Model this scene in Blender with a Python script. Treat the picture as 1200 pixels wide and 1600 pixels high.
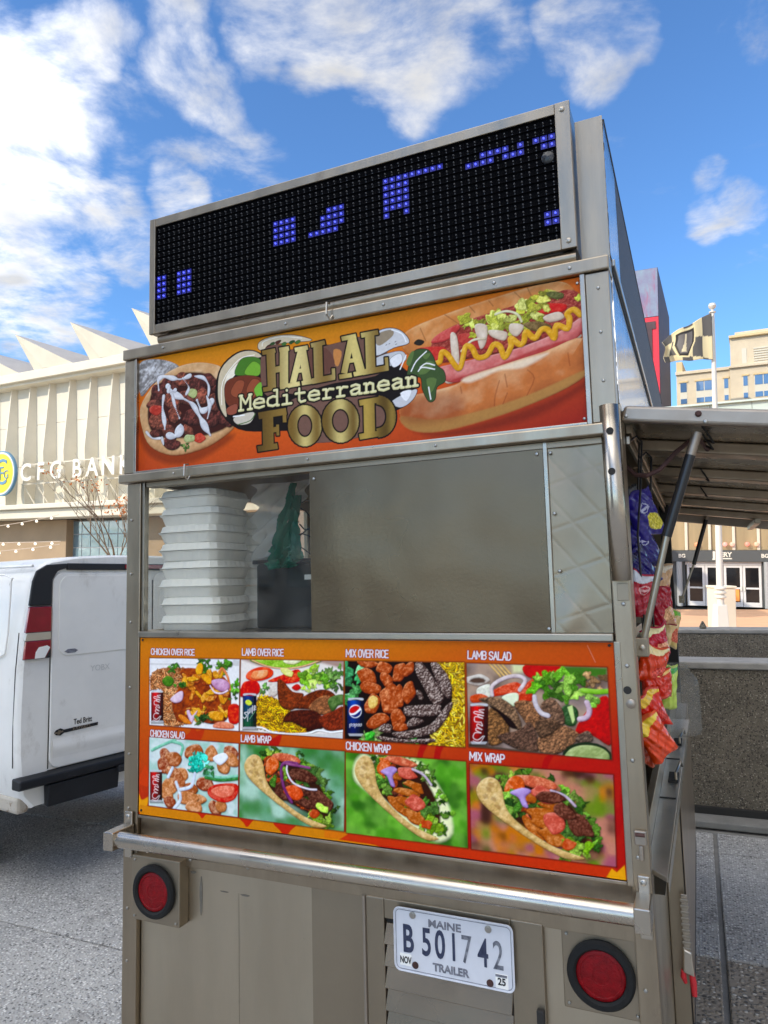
import bpy, math, random
import numpy as np
from mathutils import Matrix, Vector

for o in list(bpy.data.objects): bpy.data.objects.remove(o)
sc = bpy.context.scene
COL = sc.collection
R = math.radians

# ---------------------------------------------------------------- camera
CAMH = 1.85
cd = bpy.data.cameras.new('camera'); cam = bpy.data.objects.new('camera', cd); COL.objects.link(cam)
cam.location = (0, 0, CAMH); cam.rotation_euler = (R(90 + 3.4), 0, 0)
cd.sensor_fit = 'VERTICAL'; cd.sensor_height = 24; cd.lens = 24 * 1111 / 1600.0
cd.clip_start = 0.05; cd.clip_end = 3000
sc.camera = cam
sc.render.resolution_x = 768; sc.render.resolution_y = 1024

# ---------------------------------------------------------------- daylight
SUN_EL = 31.0
SUN_DIR = Vector((-0.90, -0.436, 0)).normalized()          # horizontal direction towards the sun (behind the camera, to the left)
sun_vec = Vector((SUN_DIR.x * math.cos(R(SUN_EL)), SUN_DIR.y * math.cos(R(SUN_EL)), math.sin(R(SUN_EL))))
sl = bpy.data.lights.new('sun', 'SUN'); sun = bpy.data.objects.new('sun', sl); COL.objects.link(sun)
sl.energy = 2.3; sl.angle = R(0.53); sl.color = (1.0, 0.90, 0.74)
sun.rotation_euler = sun_vec.to_track_quat('Z', 'Y').to_euler(); sun.location = (-20, -20, 30)

world = bpy.data.worlds.new('World'); sc.world = world; world.use_nodes = True
WN = world.node_tree.nodes; WL = world.node_tree.links; WN.clear()
def wn(t, **k):
    n = WN.new(t)
    for a, b in k.items(): setattr(n, a, b)
    return n
sky = wn('ShaderNodeTexSky', sky_type='NISHITA', sun_disc=False)
sky.sun_elevation = R(SUN_EL); sky.sun_rotation = math.atan2(SUN_DIR.x, SUN_DIR.y)
sky.altitude = 0; sky.air_density = 1.0; sky.dust_density = 0.15; sky.ozone_density = 3.0
tc = wn('ShaderNodeTexCoord')
sep = wn('ShaderNodeSeparateXYZ'); WL.new(tc.outputs['Generated'], sep.inputs[0])
def wm(op, a, b=None, c=None):
    n = wn('ShaderNodeMath', operation=op)
    for i, v in enumerate((a, b, c)):
        if v is None: continue
        if isinstance(v, (int, float)): n.inputs[i].default_value = v
        else: WL.new(v, n.inputs[i])
    return n.outputs[0]
zc = wm('MAXIMUM', wm('ADD', sep.outputs[2], 0.12), 0.05)
cx = wm('DIVIDE', sep.outputs[0], zc); cy = wm('DIVIDE', sep.outputs[1], zc)
cmb = wn('ShaderNodeCombineXYZ'); WL.new(cx, cmb.inputs[0]); WL.new(cy, cmb.inputs[1]); cmb.inputs[2].default_value = 3.7
def wnoise(scale, detail, rough, off=(0, 0, 0), dist=0.0):
    mp = wn('ShaderNodeMapping'); mp.inputs['Location'].default_value = off; WL.new(cmb.outputs[0], mp.inputs[0])
    n = wn('ShaderNodeTexNoise'); n.inputs['Scale'].default_value = scale; n.inputs['Detail'].default_value = detail
    n.inputs['Roughness'].default_value = rough; n.inputs['Distortion'].default_value = dist
    WL.new(mp.outputs[0], n.inputs['Vector']); return n.outputs['Fac']
# cumulus banks, each a direction in the sky and an angular size
nrm = wn('ShaderNodeVectorMath', operation='NORMALIZE'); WL.new(tc.outputs['Generated'], nrm.inputs[0])
wv = wn('ShaderNodeTexNoise'); wv.inputs['Scale'].default_value = 5.0; wv.inputs['Detail'].default_value = 4; WL.new(tc.outputs['Generated'], wv.inputs['Vector'])
wsub = wn('ShaderNodeVectorMath', operation='SUBTRACT'); WL.new(wv.outputs['Color'], wsub.inputs[0]); wsub.inputs[1].default_value = (.5, .5, .5)
wsc = wn('ShaderNodeVectorMath', operation='SCALE'); WL.new(wsub.outputs[0], wsc.inputs[0]); wsc.inputs['Scale'].default_value = 0.16
wad = wn('ShaderNodeVectorMath', operation='ADD'); WL.new(nrm.outputs[0], wad.inputs[0]); WL.new(wsc.outputs[0], wad.inputs[1])
wdir = wn('ShaderNodeVectorMath', operation='NORMALIZE'); WL.new(wad.outputs[0], wdir.inputs[0])
BANKS = [  # azimuth from +Y to the right (deg), elevation (deg), radius (deg), weight
    (-28.5, 31.5, 5.0, .62), (-26.7, 28.2, 6.0, .66), (-27.8, 23.6, 6.0, .66), (-24.4, 25.1, 3.8, .56), (-20.7, 22.3, 3.8, .64), (-26.4, 18.9, 5.2, .66), (-28.0, 15.6, 3.8, .5), (-22.9, 20.7, 2.9, .5),
    (-23.8, 34.6, 3.0, .50), (-22.2, 33.2, 2.1, .45), (-16.7, 34.1, 3.4, .64), (-13.6, 32.6, 3.4, .64), (-11.8, 31.0, 2.4, .48), (-17.7, 36.4, 3.0, .50), (-9.1, 37.4, 4.3, .68), (-3.2, 37.0, 4.8, .76),
    (2.7, 36.7, 5.2, .80), (7.5, 36.8, 3.8, .70), (-0.5, 34.5, 3.3, .46), (5.3, 34.4, 2.9, .42), (14.7, 36.5, 3.4, .58), (17.2, 34.0, 2.9, .55), (18.7, 35.6, 2.4, .50), (-16.5, 25.6, 1.9, .52),
    (-2.9, 31.5, 1.6, .36), (25.5, 23.5, 2.2, .54), (28.0, 23.6, 2.4, .57), (26.2, 26.4, 1.7, .40), (-22.4, 16.8, 1.4, .40)]
low = wnoise(0.85, 2, 0.5, (4.2, 2.9, 0))
lowm = wn('ShaderNodeMapRange', interpolation_type='SMOOTHSTEP'); WL.new(low, lowm.inputs['Value']); lowm.inputs['From Min'].default_value = 0.44; lowm.inputs['From Max'].default_value = 0.62; lowm.inputs['To Max'].default_value = 0.75
acc = lowm.outputs[0]
for az, el, rad, wgt in BANKS:
    a, e = R(az), R(el); d = (math.sin(a) * math.cos(e), math.cos(a) * math.cos(e), math.sin(e))
    dp = wn('ShaderNodeVectorMath', operation='DOT_PRODUCT'); WL.new(wdir.outputs[0], dp.inputs[0]); dp.inputs[1].default_value = d
    mr = wn('ShaderNodeMapRange', interpolation_type='SMOOTHERSTEP'); WL.new(dp.outputs['Value'], mr.inputs['Value'])
    mr.inputs['From Min'].default_value = math.cos(R(rad * 1.25)); mr.inputs['From Max'].default_value = 1.0
    mr.inputs['To Min'].default_value = 0; mr.inputs['To Max'].default_value = wgt
    acc = wm('MAXIMUM', acc, mr.outputs[0])
n1 = wnoise(4.2, 7, 0.60, (1.3, 0.4, 0), 0.25); n1s = wnoise(4.2, 2, 0.5, (1.3, 0.4, 0), 0.25); n2 = wnoise(4.2, 2, 0.5, (1.3 + .09, 0.4 + .06, 0), 0.25)
dens = wm('ADD', wm('MULTIPLY', wm('SUBTRACT', n1, 0.5), 2.9), wm('SUBTRACT', wm('MULTIPLY', acc, 1.25), 0.42))
cov = wn('ShaderNodeMapRange', interpolation_type='SMOOTHSTEP'); WL.new(dens, cov.inputs['Value'])
cov.inputs['From Min'].default_value = -0.20; cov.inputs['From Max'].default_value = 0.92
thick = wn('ShaderNodeMapRange', interpolation_type='SMOOTHSTEP'); WL.new(dens, thick.inputs['Value']); thick.inputs['From Min'].default_value = 0.55; thick.inputs['From Max'].default_value = 1.25
lit = wm('MULTIPLY', wm('SUBTRACT', n2, n1s), 1.9)
shade = wm('MINIMUM', wm('MAXIMUM', wm('SUBTRACT', wm('ADD', 0.92, lit), wm('MULTIPLY', thick.outputs[0], 0.46)), 0.40), 1.0)
CLOUD = 7.4
ccol = wn('ShaderNodeMix', data_type='RGBA'); WL.new(shade, ccol.inputs['Factor']); ccol.inputs['A'].default_value = (CLOUD * .18, CLOUD * .20, CLOUD * .24, 1); ccol.inputs['B'].default_value = (CLOUD, CLOUD * .97, CLOUD * .91, 1)
tint = wn('ShaderNodeMix', data_type='RGBA', blend_type='MULTIPLY'); tint.inputs['Factor'].default_value = 1; WL.new(sky.outputs[0], tint.inputs['A']); tint.inputs['B'].default_value = (.60, .85, 1.08, 1)
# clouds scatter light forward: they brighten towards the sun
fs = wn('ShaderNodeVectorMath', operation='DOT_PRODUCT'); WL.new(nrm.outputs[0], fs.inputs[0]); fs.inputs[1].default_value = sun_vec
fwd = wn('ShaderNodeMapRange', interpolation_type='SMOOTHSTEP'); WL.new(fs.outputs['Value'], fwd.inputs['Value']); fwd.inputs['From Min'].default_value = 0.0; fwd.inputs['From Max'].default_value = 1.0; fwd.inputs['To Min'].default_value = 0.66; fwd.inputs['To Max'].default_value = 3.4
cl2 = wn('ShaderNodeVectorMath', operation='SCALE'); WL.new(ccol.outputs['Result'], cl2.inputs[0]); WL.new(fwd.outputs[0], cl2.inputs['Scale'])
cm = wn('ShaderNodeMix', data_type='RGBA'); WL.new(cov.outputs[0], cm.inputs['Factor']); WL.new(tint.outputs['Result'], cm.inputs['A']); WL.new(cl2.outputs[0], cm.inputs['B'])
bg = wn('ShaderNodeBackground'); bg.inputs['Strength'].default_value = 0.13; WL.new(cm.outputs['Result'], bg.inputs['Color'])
wo = wn('ShaderNodeOutputWorld'); WL.new(bg.outputs[0], wo.inputs['Surface'])

sc.render.engine = 'CYCLES'
sc.cycles.max_bounces = 7; sc.cycles.diffuse_bounces = 4; sc.cycles.glossy_bounces = 4; sc.cycles.transmission_bounces = 6; sc.cycles.transparent_max_bounces = 12
world.cycles.sampling_method = 'MANUAL'; world.cycles.sample_map_resolution = 512
sc.view_settings.view_transform = 'Standard'; sc.view_settings.look = 'None'; sc.view_settings.gamma = 1.0; sc.view_settings.use_curve_mapping = False
sc.view_settings.exposure = 0.8
# ---------------------------------------------------------------- frames
# the pavement, trailer, van and low walls share one gently sloping street frame; its origin is at eye height above the paving
TR = Matrix(((0.91536541, 0.40187903, -0.02448277), (-0.40073549, 0.91526855, 0.04116485), (0.0389516, -0.02786976, 0.99885237)))
TM = Matrix.Translation((0, 0, CAMH)) @ TR.to_4x4()
WM = Matrix.Identity(4)
GZ = -1.85                                    # paving level in the street frame
BASE = {}

def new_obj(name, mesh, parent=None):
    o = bpy.data.objects.new(name, mesh); COL.objects.link(o)
    if parent is not None: o.parent = parent; BASE[o] = BASE[parent]
    return o
def tag(o, label=None, cat=None, group=None, kind=None):
    if label: o['label'] = label
    if cat: o['category'] = cat
    if group: o['group'] = group
    if kind: o['kind'] = kind
    return o
def thing(name, label, cat, base=(0, 0, 0), M=TM, group=None, kind=None):
    o = bpy.data.objects.new(name, None); COL.objects.link(o); o.empty_display_size = 0.1
    o.matrix_world = M @ Matrix.Translation(base); BASE[o] = Vector(base)
    return tag(o, label, cat, group, kind)
def copy_tree(o, parent=None):
    c = o.copy(); COL.objects.link(c)
    if parent is not None:
        c.parent = parent; c.matrix_parent_inverse = o.matrix_parent_inverse.copy()
    for ch in list(o.children): copy_tree(ch, c)
    return c

class MB:
    def __init__(s): s.v = []; s.f = []; s.sm = []
    def add(s, vs, fs, smooth=False):
        b = len(s.v); s.v += [tuple(x) for x in vs]; s.f += [tuple(b + i for i in f) for f in fs]; s.sm += [smooth] * len(fs); return s
    def box(s, x0, x1, y0, y1, z0, z1, M=None):
        vs = [Vector((x, y, z)) for z in (z0, z1) for y in (y0, y1) for x in (x0, x1)]
        if M is not None: vs = [M @ v for v in vs]
        return s.add(vs, [(0, 2, 3, 1), (4, 5, 7, 6), (0, 1, 5, 4), (2, 6, 7, 3), (0, 4, 6, 2), (1, 3, 7, 5)])
    def hexa(s, bottom, top):
        return s.add(list(bottom) + list(top), [(3, 2, 1, 0), (4, 5, 6, 7), (0, 1, 5, 4), (1, 2, 6, 5), (2, 3, 7, 6), (3, 0, 4, 7)])
    def tube(s, path, r, n=12, caps=True, smooth=True):
        P = [Vector(p) for p in path]; rr = r if isinstance(r, (list, tuple)) else [r] * len(P); rings = []
        up = Vector((0, 0, 1)); prev = None
        for i, p in enumerate(P):
            t = (P[min(i + 1, len(P) - 1)] - P[max(i - 1, 0)]).normalized()
            a = (prev - t * prev.dot(t)) if prev is not None else (up if abs(t.z) < .95 else Vector((1, 0, 0))).cross(t)
            a.normalize(); b = t.cross(a); prev = a
            rings.append([p + a * math.cos(2 * math.pi * k / n) * rr[i] + b * math.sin(2 * math.pi * k / n) * rr[i] for k in range(n)])
        vs = [v for g in rings for v in g]; fs = []
        for i in range(len(P) - 1):
            for k in range(n): fs.append((i * n + k, i * n + (k + 1) % n, (i + 1) * n + (k + 1) % n, (i + 1) * n + k))
        s.add(vs, fs, smooth)
        if caps:
            s.add(rings[0], [tuple(reversed(range(n)))]); s.add(rings[-1], [tuple(range(n))])
        return s
    def lathe(s, c, axis, prof, n=24, smooth=True):
        """prof: list of (radius, height along axis)"""
        ax = Vector(axis).normalized(); a = (Vector((0, 0, 1)) if abs(ax.z) < .9 else Vector((1, 0, 0))).cross(ax).normalized(); b = ax.cross(a); c = Vector(c); vs = []; fs = []
        for r, h in prof:
            for k in range(n): vs.append(c + ax * h + (a * math.cos(2 * math.pi * k / n) + b * math.sin(2 * math.pi * k / n)) * max(r, 1e-5))
        for i in range(len(prof) - 1):
            for k in range(n): fs.append((i * n + k, i * n + (k + 1) % n, (i + 1) * n + (k + 1) % n, (i + 1) * n + k))
        return s.add(vs, fs, smooth)
    def prism(s, poly, d0, d1, f):
        """extrude a 2-D outline; f(u, v, d) -> point"""
        n = len(poly); vs = [f(u, v, d0) for u, v in poly] + [f(u, v, d1) for u, v in poly]
        return s.add(vs, [tuple(range(n)), tuple(reversed(range(n, 2 * n)))] + [(i, n + i, n + (i + 1) % n, (i + 1) % n) for i in range(n)])
    def grid(s, fn, nu, nv, smooth=True, flip=False):
        vs = [fn(i / nu, j / nv) for j in range(nv + 1) for i in range(nu + 1)]; w = nu + 1
        fs = [(j * w + i, j * w + i + 1, (j + 1) * w + i + 1, (j + 1) * w + i) for j in range(nv) for i in range(nu)]
        if flip: fs = [tuple(reversed(f)) for f in fs]
        return s.add(vs, fs, smooth)
    def mesh(s, name, base=None, angle=40):
        me = bpy.data.meshes.new(name); b = base or Vector((0, 0, 0))
        me.from_pydata([(v[0] - b[0], v[1] - b[1], v[2] - b[2]) for v in s.v], [], s.f)
        if any(s.sm):
            me.polygons.foreach_set('use_smooth', s.sm); me.update()
            try: me.set_sharp_from_angle(angle=R(angle))
            except Exception: pass
        me.update(); return me
    def build(s, name, mat, parent=None, base=None, M=None, bevel=0, seg=2, angle=40):
        b = BASE[parent] if parent is not None else Vector(base or (0, 0, 0))
        me = s.mesh(name, b, angle); me.materials.append(mat)
        o = new_obj(name, me, parent)
        if parent is None:
            o.matrix_world = (M if M is not None else TM) @ Matrix.Translation(b); BASE[o] = b
        if bevel:
            m = o.modifiers.new('bevel', 'BEVEL'); m.width = bevel; m.segments = seg; m.limit_method = 'ANGLE'; m.angle_limit = R(35)
        return o
def bx(name, mat, parent, *a, bevel=.002, **k): return MB().box(*a).build(name, mat, parent, bevel=bevel, **k)

def screws(pts, parent, mat, r=.006, ny=-1, axis=None, name='screw_head'):
    """pan-head screws; one mesh shared"""
    me = None
    for p in pts:
        if me is None:
            mb = MB().lathe((0, 0, 0), axis or (0, ny, 0), [(r, -.001), (r, .001), (r * .75, .0028), (r * .3, .0034), (0, .0034)], 10)
            me = mb.mesh(name); me.materials.append(mat)
        o = new_obj(name, me, parent); o.location = Vector(p) - BASE[parent]

def text_mesh(txt, size, depth=0.0, offset=0.0, sx=1.0, space=1.0):
    c = bpy.data.curves.new('t', 'FONT'); c.body = txt; c.size = size; c.extrude = depth; c.offset = offset; c.align_x = 'CENTER'; c.align_y = 'CENTER'; c.space_character = space; c.resolution_u = 4
    o = bpy.data.objects.new('t', c); COL.objects.link(o); bpy.context.view_layer.update()
    me = bpy.data.meshes.new_from_object(o.evaluated_get(bpy.context.evaluated_depsgraph_get()))
    bpy.data.objects.remove(o); bpy.data.curves.remove(c)
    for v in me.vertices: v.co.x *= sx
    return me
def text(name, txt, size, mat, parent, pos, M3, depth=.0005, offset=0, sx=1.0, space=1.0):
    """M3 columns: text right, text up, text normal (parent's frame)"""
    me = text_mesh(txt, size, depth, offset, sx, space); me.materials.clear(); me.materials.append(mat)
    o = new_obj(name, me, parent); o.matrix_local = Matrix.Translation(Vector(pos) - BASE[parent]) @ M3.to_4x4(); return o
REAR3 = Matrix(((1, 0, 0), (0, 0, -1), (0, 1, 0)))      # lettering that faces -Y

# ---------------------------------------------------------------- materials
def _n(nt, t, **k):
    n = nt.nodes.new(t)
    for a, b in k.items(): setattr(n, a, b)
    return n
def mat(name, col, rough=.5, metal=0.0, var=0.0, vscale=8.0, vstretch=(1, 1, 1), bump=0.0, bscale=60.0, bstretch=(1, 1, 1), rvar=0.0, dirt=None, spec=.5, coat=0.0, trans=0.0, emit=None, estr=0.0, alpha=1.0, attr=None, col2=None, dent=0.0, spots=None):
    m = bpy.data.materials.new(name); m.use_nodes = True; nt = m.node_tree; p = nt.nodes['Principled BSDF']
    p.inputs['Base Color'].default_value = (*col, 1); p.inputs['Roughness'].default_value = rough; p.inputs['Metallic'].default_value = metal
    p.inputs['Specular IOR Level'].default_value = spec; p.inputs['Coat Weight'].default_value = coat; p.inputs['Transmission Weight'].default_value = trans; p.inputs['Alpha'].default_value = alpha
    if emit: p.inputs['Emission Color'].default_value = (*emit, 1); p.inputs['Emission Strength'].default_value = estr
    tcn = _n(nt, 'ShaderNodeTexCoord')
    def noise(scale, stretch, detail=5, rough_=.6, loc=(0, 0, 0)):
        mp = _n(nt, 'ShaderNodeMapping'); mp.inputs['Scale'].default_value = stretch; mp.inputs['Location'].default_value = loc; nt.links.new(tcn.outputs['Object'], mp.inputs[0])
        n = _n(nt, 'ShaderNodeTexNoise'); n.inputs['Scale'].default_value = scale; n.inputs['Detail'].default_value = detail; n.inputs['Roughness'].default_value = rough_; nt.links.new(mp.outputs[0], n.inputs['Vector']); return n.outputs['Fac']
    cur = None
    if attr:
        a = _n(nt, 'ShaderNodeAttribute', attribute_name=attr); cur = a.outputs['Color']
    if var or col2:
        mr = _n(nt, 'ShaderNodeMapRange'); nt.links.new(noise(vscale, vstretch), mr.inputs['Value']); mr.inputs['From Min'].default_value = .3; mr.inputs['From Max'].default_value = .7
        mx = _n(nt, 'ShaderNodeMix', data_type='RGBA'); nt.links.new(mr.outputs[0], mx.inputs['Factor'])
        if cur is None:
            c2 = col2 or tuple(min(1, c * (1 + var)) for c in col); c1 = col if col2 else tuple(c * (1 - var) for c in col)
            mx.inputs['A'].default_value = (*c1, 1); mx.inputs['B'].default_value = (*c2, 1)
        else:
            mx.blend_type = 'MULTIPLY'; mx.inputs['Factor'].default_value = var; nt.links.new(cur, mx.inputs['A']); nt.links.new(mr.outputs[0], mx.inputs['B'])
        cur = mx.outputs['Result']
    if dirt:   # (colour, scale, threshold low, high, stretch)
        mr = _n(nt, 'ShaderNodeMapRange', interpolation_type='SMOOTHSTEP'); nt.links.new(noise(dirt[1], dirt[4] if len(dirt) > 4 else (1, 1, 1), 7, .7, (5, 3, 1)), mr.inputs['Value']); mr.inputs['From Min'].default_value = dirt[2]; mr.inputs['From Max'].default_value = dirt[3]
        mx = _n(nt, 'ShaderNodeMix', data_type='RGBA'); nt.links.new(mr.outputs[0], mx.inputs['Factor'])
        if cur is None: mx.inputs['A'].default_value = (*col, 1)
        else: nt.links.new(cur, mx.inputs['A'])
        mx.inputs['B'].default_value = (*dirt[0], 1); cur = mx.outputs['Result']
        if metal > .5:
            m2 = _n(nt, 'ShaderNodeMapRange'); nt.links.new(mr.outputs[0], m2.inputs['Value']); m2.inputs['To Min'].default_value = metal; m2.inputs['To Max'].default_value = .35; nt.links.new(m2.outputs[0], p.inputs['Metallic'])
    if spots:  # aggregate: (scale, colours dark, mid, light)
        vo = _n(nt, 'ShaderNodeTexVoronoi'); vo.inputs['Scale'].default_value = spots[0]; nt.links.new(tcn.outputs['Object'], vo.inputs['Vector']); vo.inputs['Randomness'].default_value = 1
        sx_ = _n(nt, 'ShaderNodeSeparateColor'); nt.links.new(vo.outputs['Color'], sx_.inputs[0])
        cr = _n(nt, 'ShaderNodeValToRGB'); nt.links.new(sx_.outputs[0], cr.inputs[0]); cr.color_ramp.interpolation = 'CONSTANT'
        els = cr.color_ramp.elements; k = len(spots[1]); els[0].color = (*spots[1][0], 1); els[0].position = 0; els[1].color = (*spots[1][-1], 1); els[1].position = spots[2][-1]
        for i in range(1, k - 1): e = els.new(spots[2][i]); e.color = (*spots[1][i], 1)
        dm = _n(nt, 'ShaderNodeMapRange', interpolation_type='SMOOTHSTEP'); nt.links.new(vo.outputs['Distance'], dm.inputs['Value']); dm.inputs['From Min'].default_value = .28; dm.inputs['From Max'].default_value = .62
        mx = _n(nt, 'ShaderNodeMix', data_type='RGBA'); nt.links.new(dm.outputs[0], mx.inputs['Factor']); nt.links.new(cr.outputs[0], mx.inputs['A'])
        if cur is None: mx.inputs['B'].default_value = (*col, 1)
        else: nt.links.new(cur, mx.inputs['B'])
        cur2 = mx.outputs['Result']
        if cur is not None:
            m3 = _n(nt, 'ShaderNodeMix', data_type='RGBA'); m3.inputs['Factor'].default_value = .14; nt.links.new(cur2, m3.inputs['A']); nt.links.new(cur, m3.inputs['B']); cur2 = m3.outputs['Result']
        cur = cur2
    if cur is not None: nt.links.new(cur, p.inputs['Base Color'])
    if rvar:
        mr = _n(nt, 'ShaderNodeMapRange'); nt.links.new(noise(vscale * .7, vstretch, 4, .6, (2, 7, 4)), mr.inputs['Value']); mr.inputs['From Min'].default_value = .3; mr.inputs['From Max'].default_value = .7; mr.inputs['To Min'].default_value = max(rough - rvar, .02); mr.inputs['To Max'].default_value = rough + rvar; nt.links.new(mr.outputs[0], p.inputs['Roughness'])
    nrm_ = None
    if dent:
        b = _n(nt, 'ShaderNodeBump'); b.inputs['Strength'].default_value = 1; b.inputs['Distance'].default_value = dent; nt.links.new(noise(2.6, (1, 1, 1), 2, .5, (9, 1, 3)), b.inputs['Height']); nrm_ = b.outputs[0]
    if bump:
        b = _n(nt, 'ShaderNodeBump'); b.inputs['Strength'].default_value = 1; b.inputs['Distance'].default_value = bump
        if spots: nt.links.new(dm.outputs[0], b.inputs['Height']); b.invert = True
        else: nt.links.new(noise(bscale, bstretch, 4), b.inputs['Height'])
        if nrm_ is not None: nt.links.new(nrm_, b.inputs['Normal'])
        nrm_ = b.outputs[0]
    if nrm_ is not None: nt.links.new(nrm_, p.inputs['Normal'])
    return m
def glass(name, tint=(1, 1, 1), clear=.9, rough=.02, smear=0.0):
    """thin pane: see-through with a mirror share that grows at grazing angles"""
    m = bpy.data.materials.new(name); m.use_nodes = True; nt = m.node_tree; nt.nodes.clear()
    tr = _n(nt, 'ShaderNodeBsdfTransparent'); tr.inputs[0].default_value = (*[c * clear for c in tint], 1)
    gl = _n(nt, 'ShaderNodeBsdfGlossy'); gl.inputs['Roughness'].default_value = rough
    fr = _n(nt, 'ShaderNodeFresnel'); fr.inputs[0].default_value = 1.45
    ge = _n(nt, 'ShaderNodeNewGeometry'); mu = _n(nt, 'ShaderNodeMath', operation='SUBTRACT'); mu.inputs[0].default_value = 1; nt.links.new(ge.outputs['Backfacing'], mu.inputs[1])
    m0 = _n(nt, 'ShaderNodeMath', operation='MULTIPLY'); nt.links.new(fr.outputs[0], m0.inputs[0]); nt.links.new(mu.outputs[0], m0.inputs[1])
    mx = _n(nt, 'ShaderNodeMixShader'); nt.links.new(m0.outputs[0], mx.inputs[0]); nt.links.new(tr.outputs[0], mx.inputs[1]); nt.links.new(gl.outputs[0], mx.inputs[2]); last = mx
    if smear:
        t = _n(nt, 'ShaderNodeTexCoord'); n = _n(nt, 'ShaderNodeTexNoise'); n.inputs['Scale'].default_value = 9; n.inputs['Detail'].default_value = 8; nt.links.new(t.outputs['Object'], n.inputs['Vector'])
        r_ = _n(nt, 'ShaderNodeMapRange'); nt.links.new(n.outputs['Fac'], r_.inputs['Value']); r_.inputs['From Min'].default_value = .4; r_.inputs['From Max'].default_value = .8; r_.inputs['To Max'].default_value = smear
        df = _n(nt, 'ShaderNodeBsdfDiffuse'); df.inputs[0].default_value = (.6, .58, .54, 1)
        m2 = _n(nt, 'ShaderNodeMixShader'); nt.links.new(r_.outputs[0], m2.inputs[0]); nt.links.new(mx.outputs[0], m2.inputs[1]); nt.links.new(df.outputs[0], m2.inputs[2]); last = m2
    o = _n(nt, 'ShaderNodeOutputMaterial'); nt.links.new(last.outputs[0], o.inputs[0]); return m
def film(name, col, share=.45, rough=.3, attr=None):
    """thin plastic film: part see-through, part translucent, a little sheen"""
    m = bpy.data.materials.new(name); m.use_nodes = True; nt = m.node_tree; nt.nodes.clear()
    tr = _n(nt, 'ShaderNodeBsdfTransparent'); tr.inputs[0].default_value = (*[min(1, c * .5 + .5) for c in col], 1)
    p = _n(nt, 'ShaderNodeBsdfPrincipled'); p.inputs['Base Color'].default_value = (*col, 1); p.inputs['Roughness'].default_value = rough
    tl = _n(nt, 'ShaderNodeBsdfTranslucent'); tl.inputs[0].default_value = (*col, 1)
    a = _n(nt, 'ShaderNodeMixShader'); a.inputs[0].default_value = .4; nt.links.new(p.outputs[0], a.inputs[1]); nt.links.new(tl.outputs[0], a.inputs[2])
    b = _n(nt, 'ShaderNodeMixShader'); b.inputs[0].default_value = share; nt.links.new(a.outputs[0], b.inputs[1]); nt.links.new(tr.outputs[0], b.inputs[2])
    o = _n(nt, 'ShaderNodeOutputMaterial'); nt.links.new(b.outputs[0], o.inputs[0]); return m

M = {}
M['steel'] = mat('stainless_steel', (.36, .297, .22), .36, 1, var=.10, vscale=3, vstretch=(6, 6, .8), rvar=.08, bump=.0003, bscale=220, bstretch=(1, 1, .05), dirt=((.14, .11, .08), 7, .58, .80, (1, 1, .5)), dent=.010)
M['steel_worn'] = mat('worn_stainless_sheet', (.48, .415, .32), .38, 1, var=.07, vscale=2.2, vstretch=(3, 3, .6), rvar=.08, bump=.0003, bscale=180, bstretch=(1, 1, .06), dirt=((.20, .17, .13), 13, .66, .82, (1, 1, .7)), dent=.012)
M['steel_plain'] = mat('dull_stainless_plate', (.33, .275, .205), .46, 1, var=.08, vscale=2.5, rvar=.06, bump=.0002, bscale=90, dirt=((.24, .21, .17), 6, .60, .85), dent=.004)
M['panel_steel'] = mat('brown_tinted_sheet', (.145, .108, .072), .28, 1, var=.12, vscale=1.8, rvar=.06, bump=.0002, bscale=120, dirt=((.11, .085, .06), 5, .58, .85), dent=.012)
M['quilt'] = mat('quilted_stainless', (.27, .22, .16), .32, 1, var=.10, vscale=6, rvar=.06, dent=.012)
M['steel_bright'] = mat('bright_stainless', (.50, .45, .38), .28, 1, var=.06, vscale=9, rvar=.08, dent=.002)
M['steel_mirror'] = mat('polished_stainless', (.62, .61, .60), .10, 1, var=.05, vscale=6, rvar=.03, bump=.004, bscale=9, bstretch=(3, 5, .6))
M['counter'] = mat('brushed_counter', (.72, .70, .66), .36, 1, var=.08, vscale=9, rvar=.06, dent=.004)
M['alu'] = mat('aluminium_trim', (.40, .36, .30), .32, 1, var=.08, vscale=12, rvar=.08)
M['galv'] = mat('weathered_aluminium', (.36, .31, .26), .45, 1, var=.14, vscale=7, rvar=.1, dirt=((.22, .13, .09), 9, .62, .8))
M['screw'] = mat('zinc_screw', (.42, .40, .37), .35, 1)
M['rust'] = mat('rusty_iron', (.07, .03, .025), .7, .2, var=.3, vscale=40)
M['black'] = mat('black_rubber', (.014, .014, .014), .6, 0, spec=.2, var=.2, vscale=30)
M['black_gloss'] = mat('black_enamel', (.012, .012, .014), .28)
M['dark'] = mat('dark_parts_and_shade', (.02, .018, .016), .8)  # near-black for dark parts and for the painted shade under the gutter
M['print'] = mat('printed_vinyl', (1, 1, 1), .45, attr='Col', spec=.12)
M['attr_foil'] = mat('printed_foil', (1, 1, 1), .17, attr='Col', spec=.7, bump=.0012, bscale=55)
M['attr_cloth'] = mat('dyed_cloth', (1, 1, 1), .8, attr='Col', spec=.2)
M['red_lens'] = mat('red_reflector_lens', (.20, .002, .005), .22, 0, bump=.0022, bscale=220, spec=.2, var=.25, vscale=60)
M['white_paint'] = mat('white_van_paint', (.83, .81, .77), .34, 0, var=.05, vscale=3, rvar=.06, coat=.25, dirt=((.50, .46, .40), 4, .54, .80, (1, 1, .6)))
M['led_face'] = mat('led_board_black', (.0025, .0025, .0035), .8, spec=.05)
M['led_off'] = mat('unlit_led', (.085, .085, .09), .35, spec=.3)
M['led_on'] = mat('lit_blue_led', (.05, .05, .4), .3, emit=(.06, .08, 1.0), estr=1.8)
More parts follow.
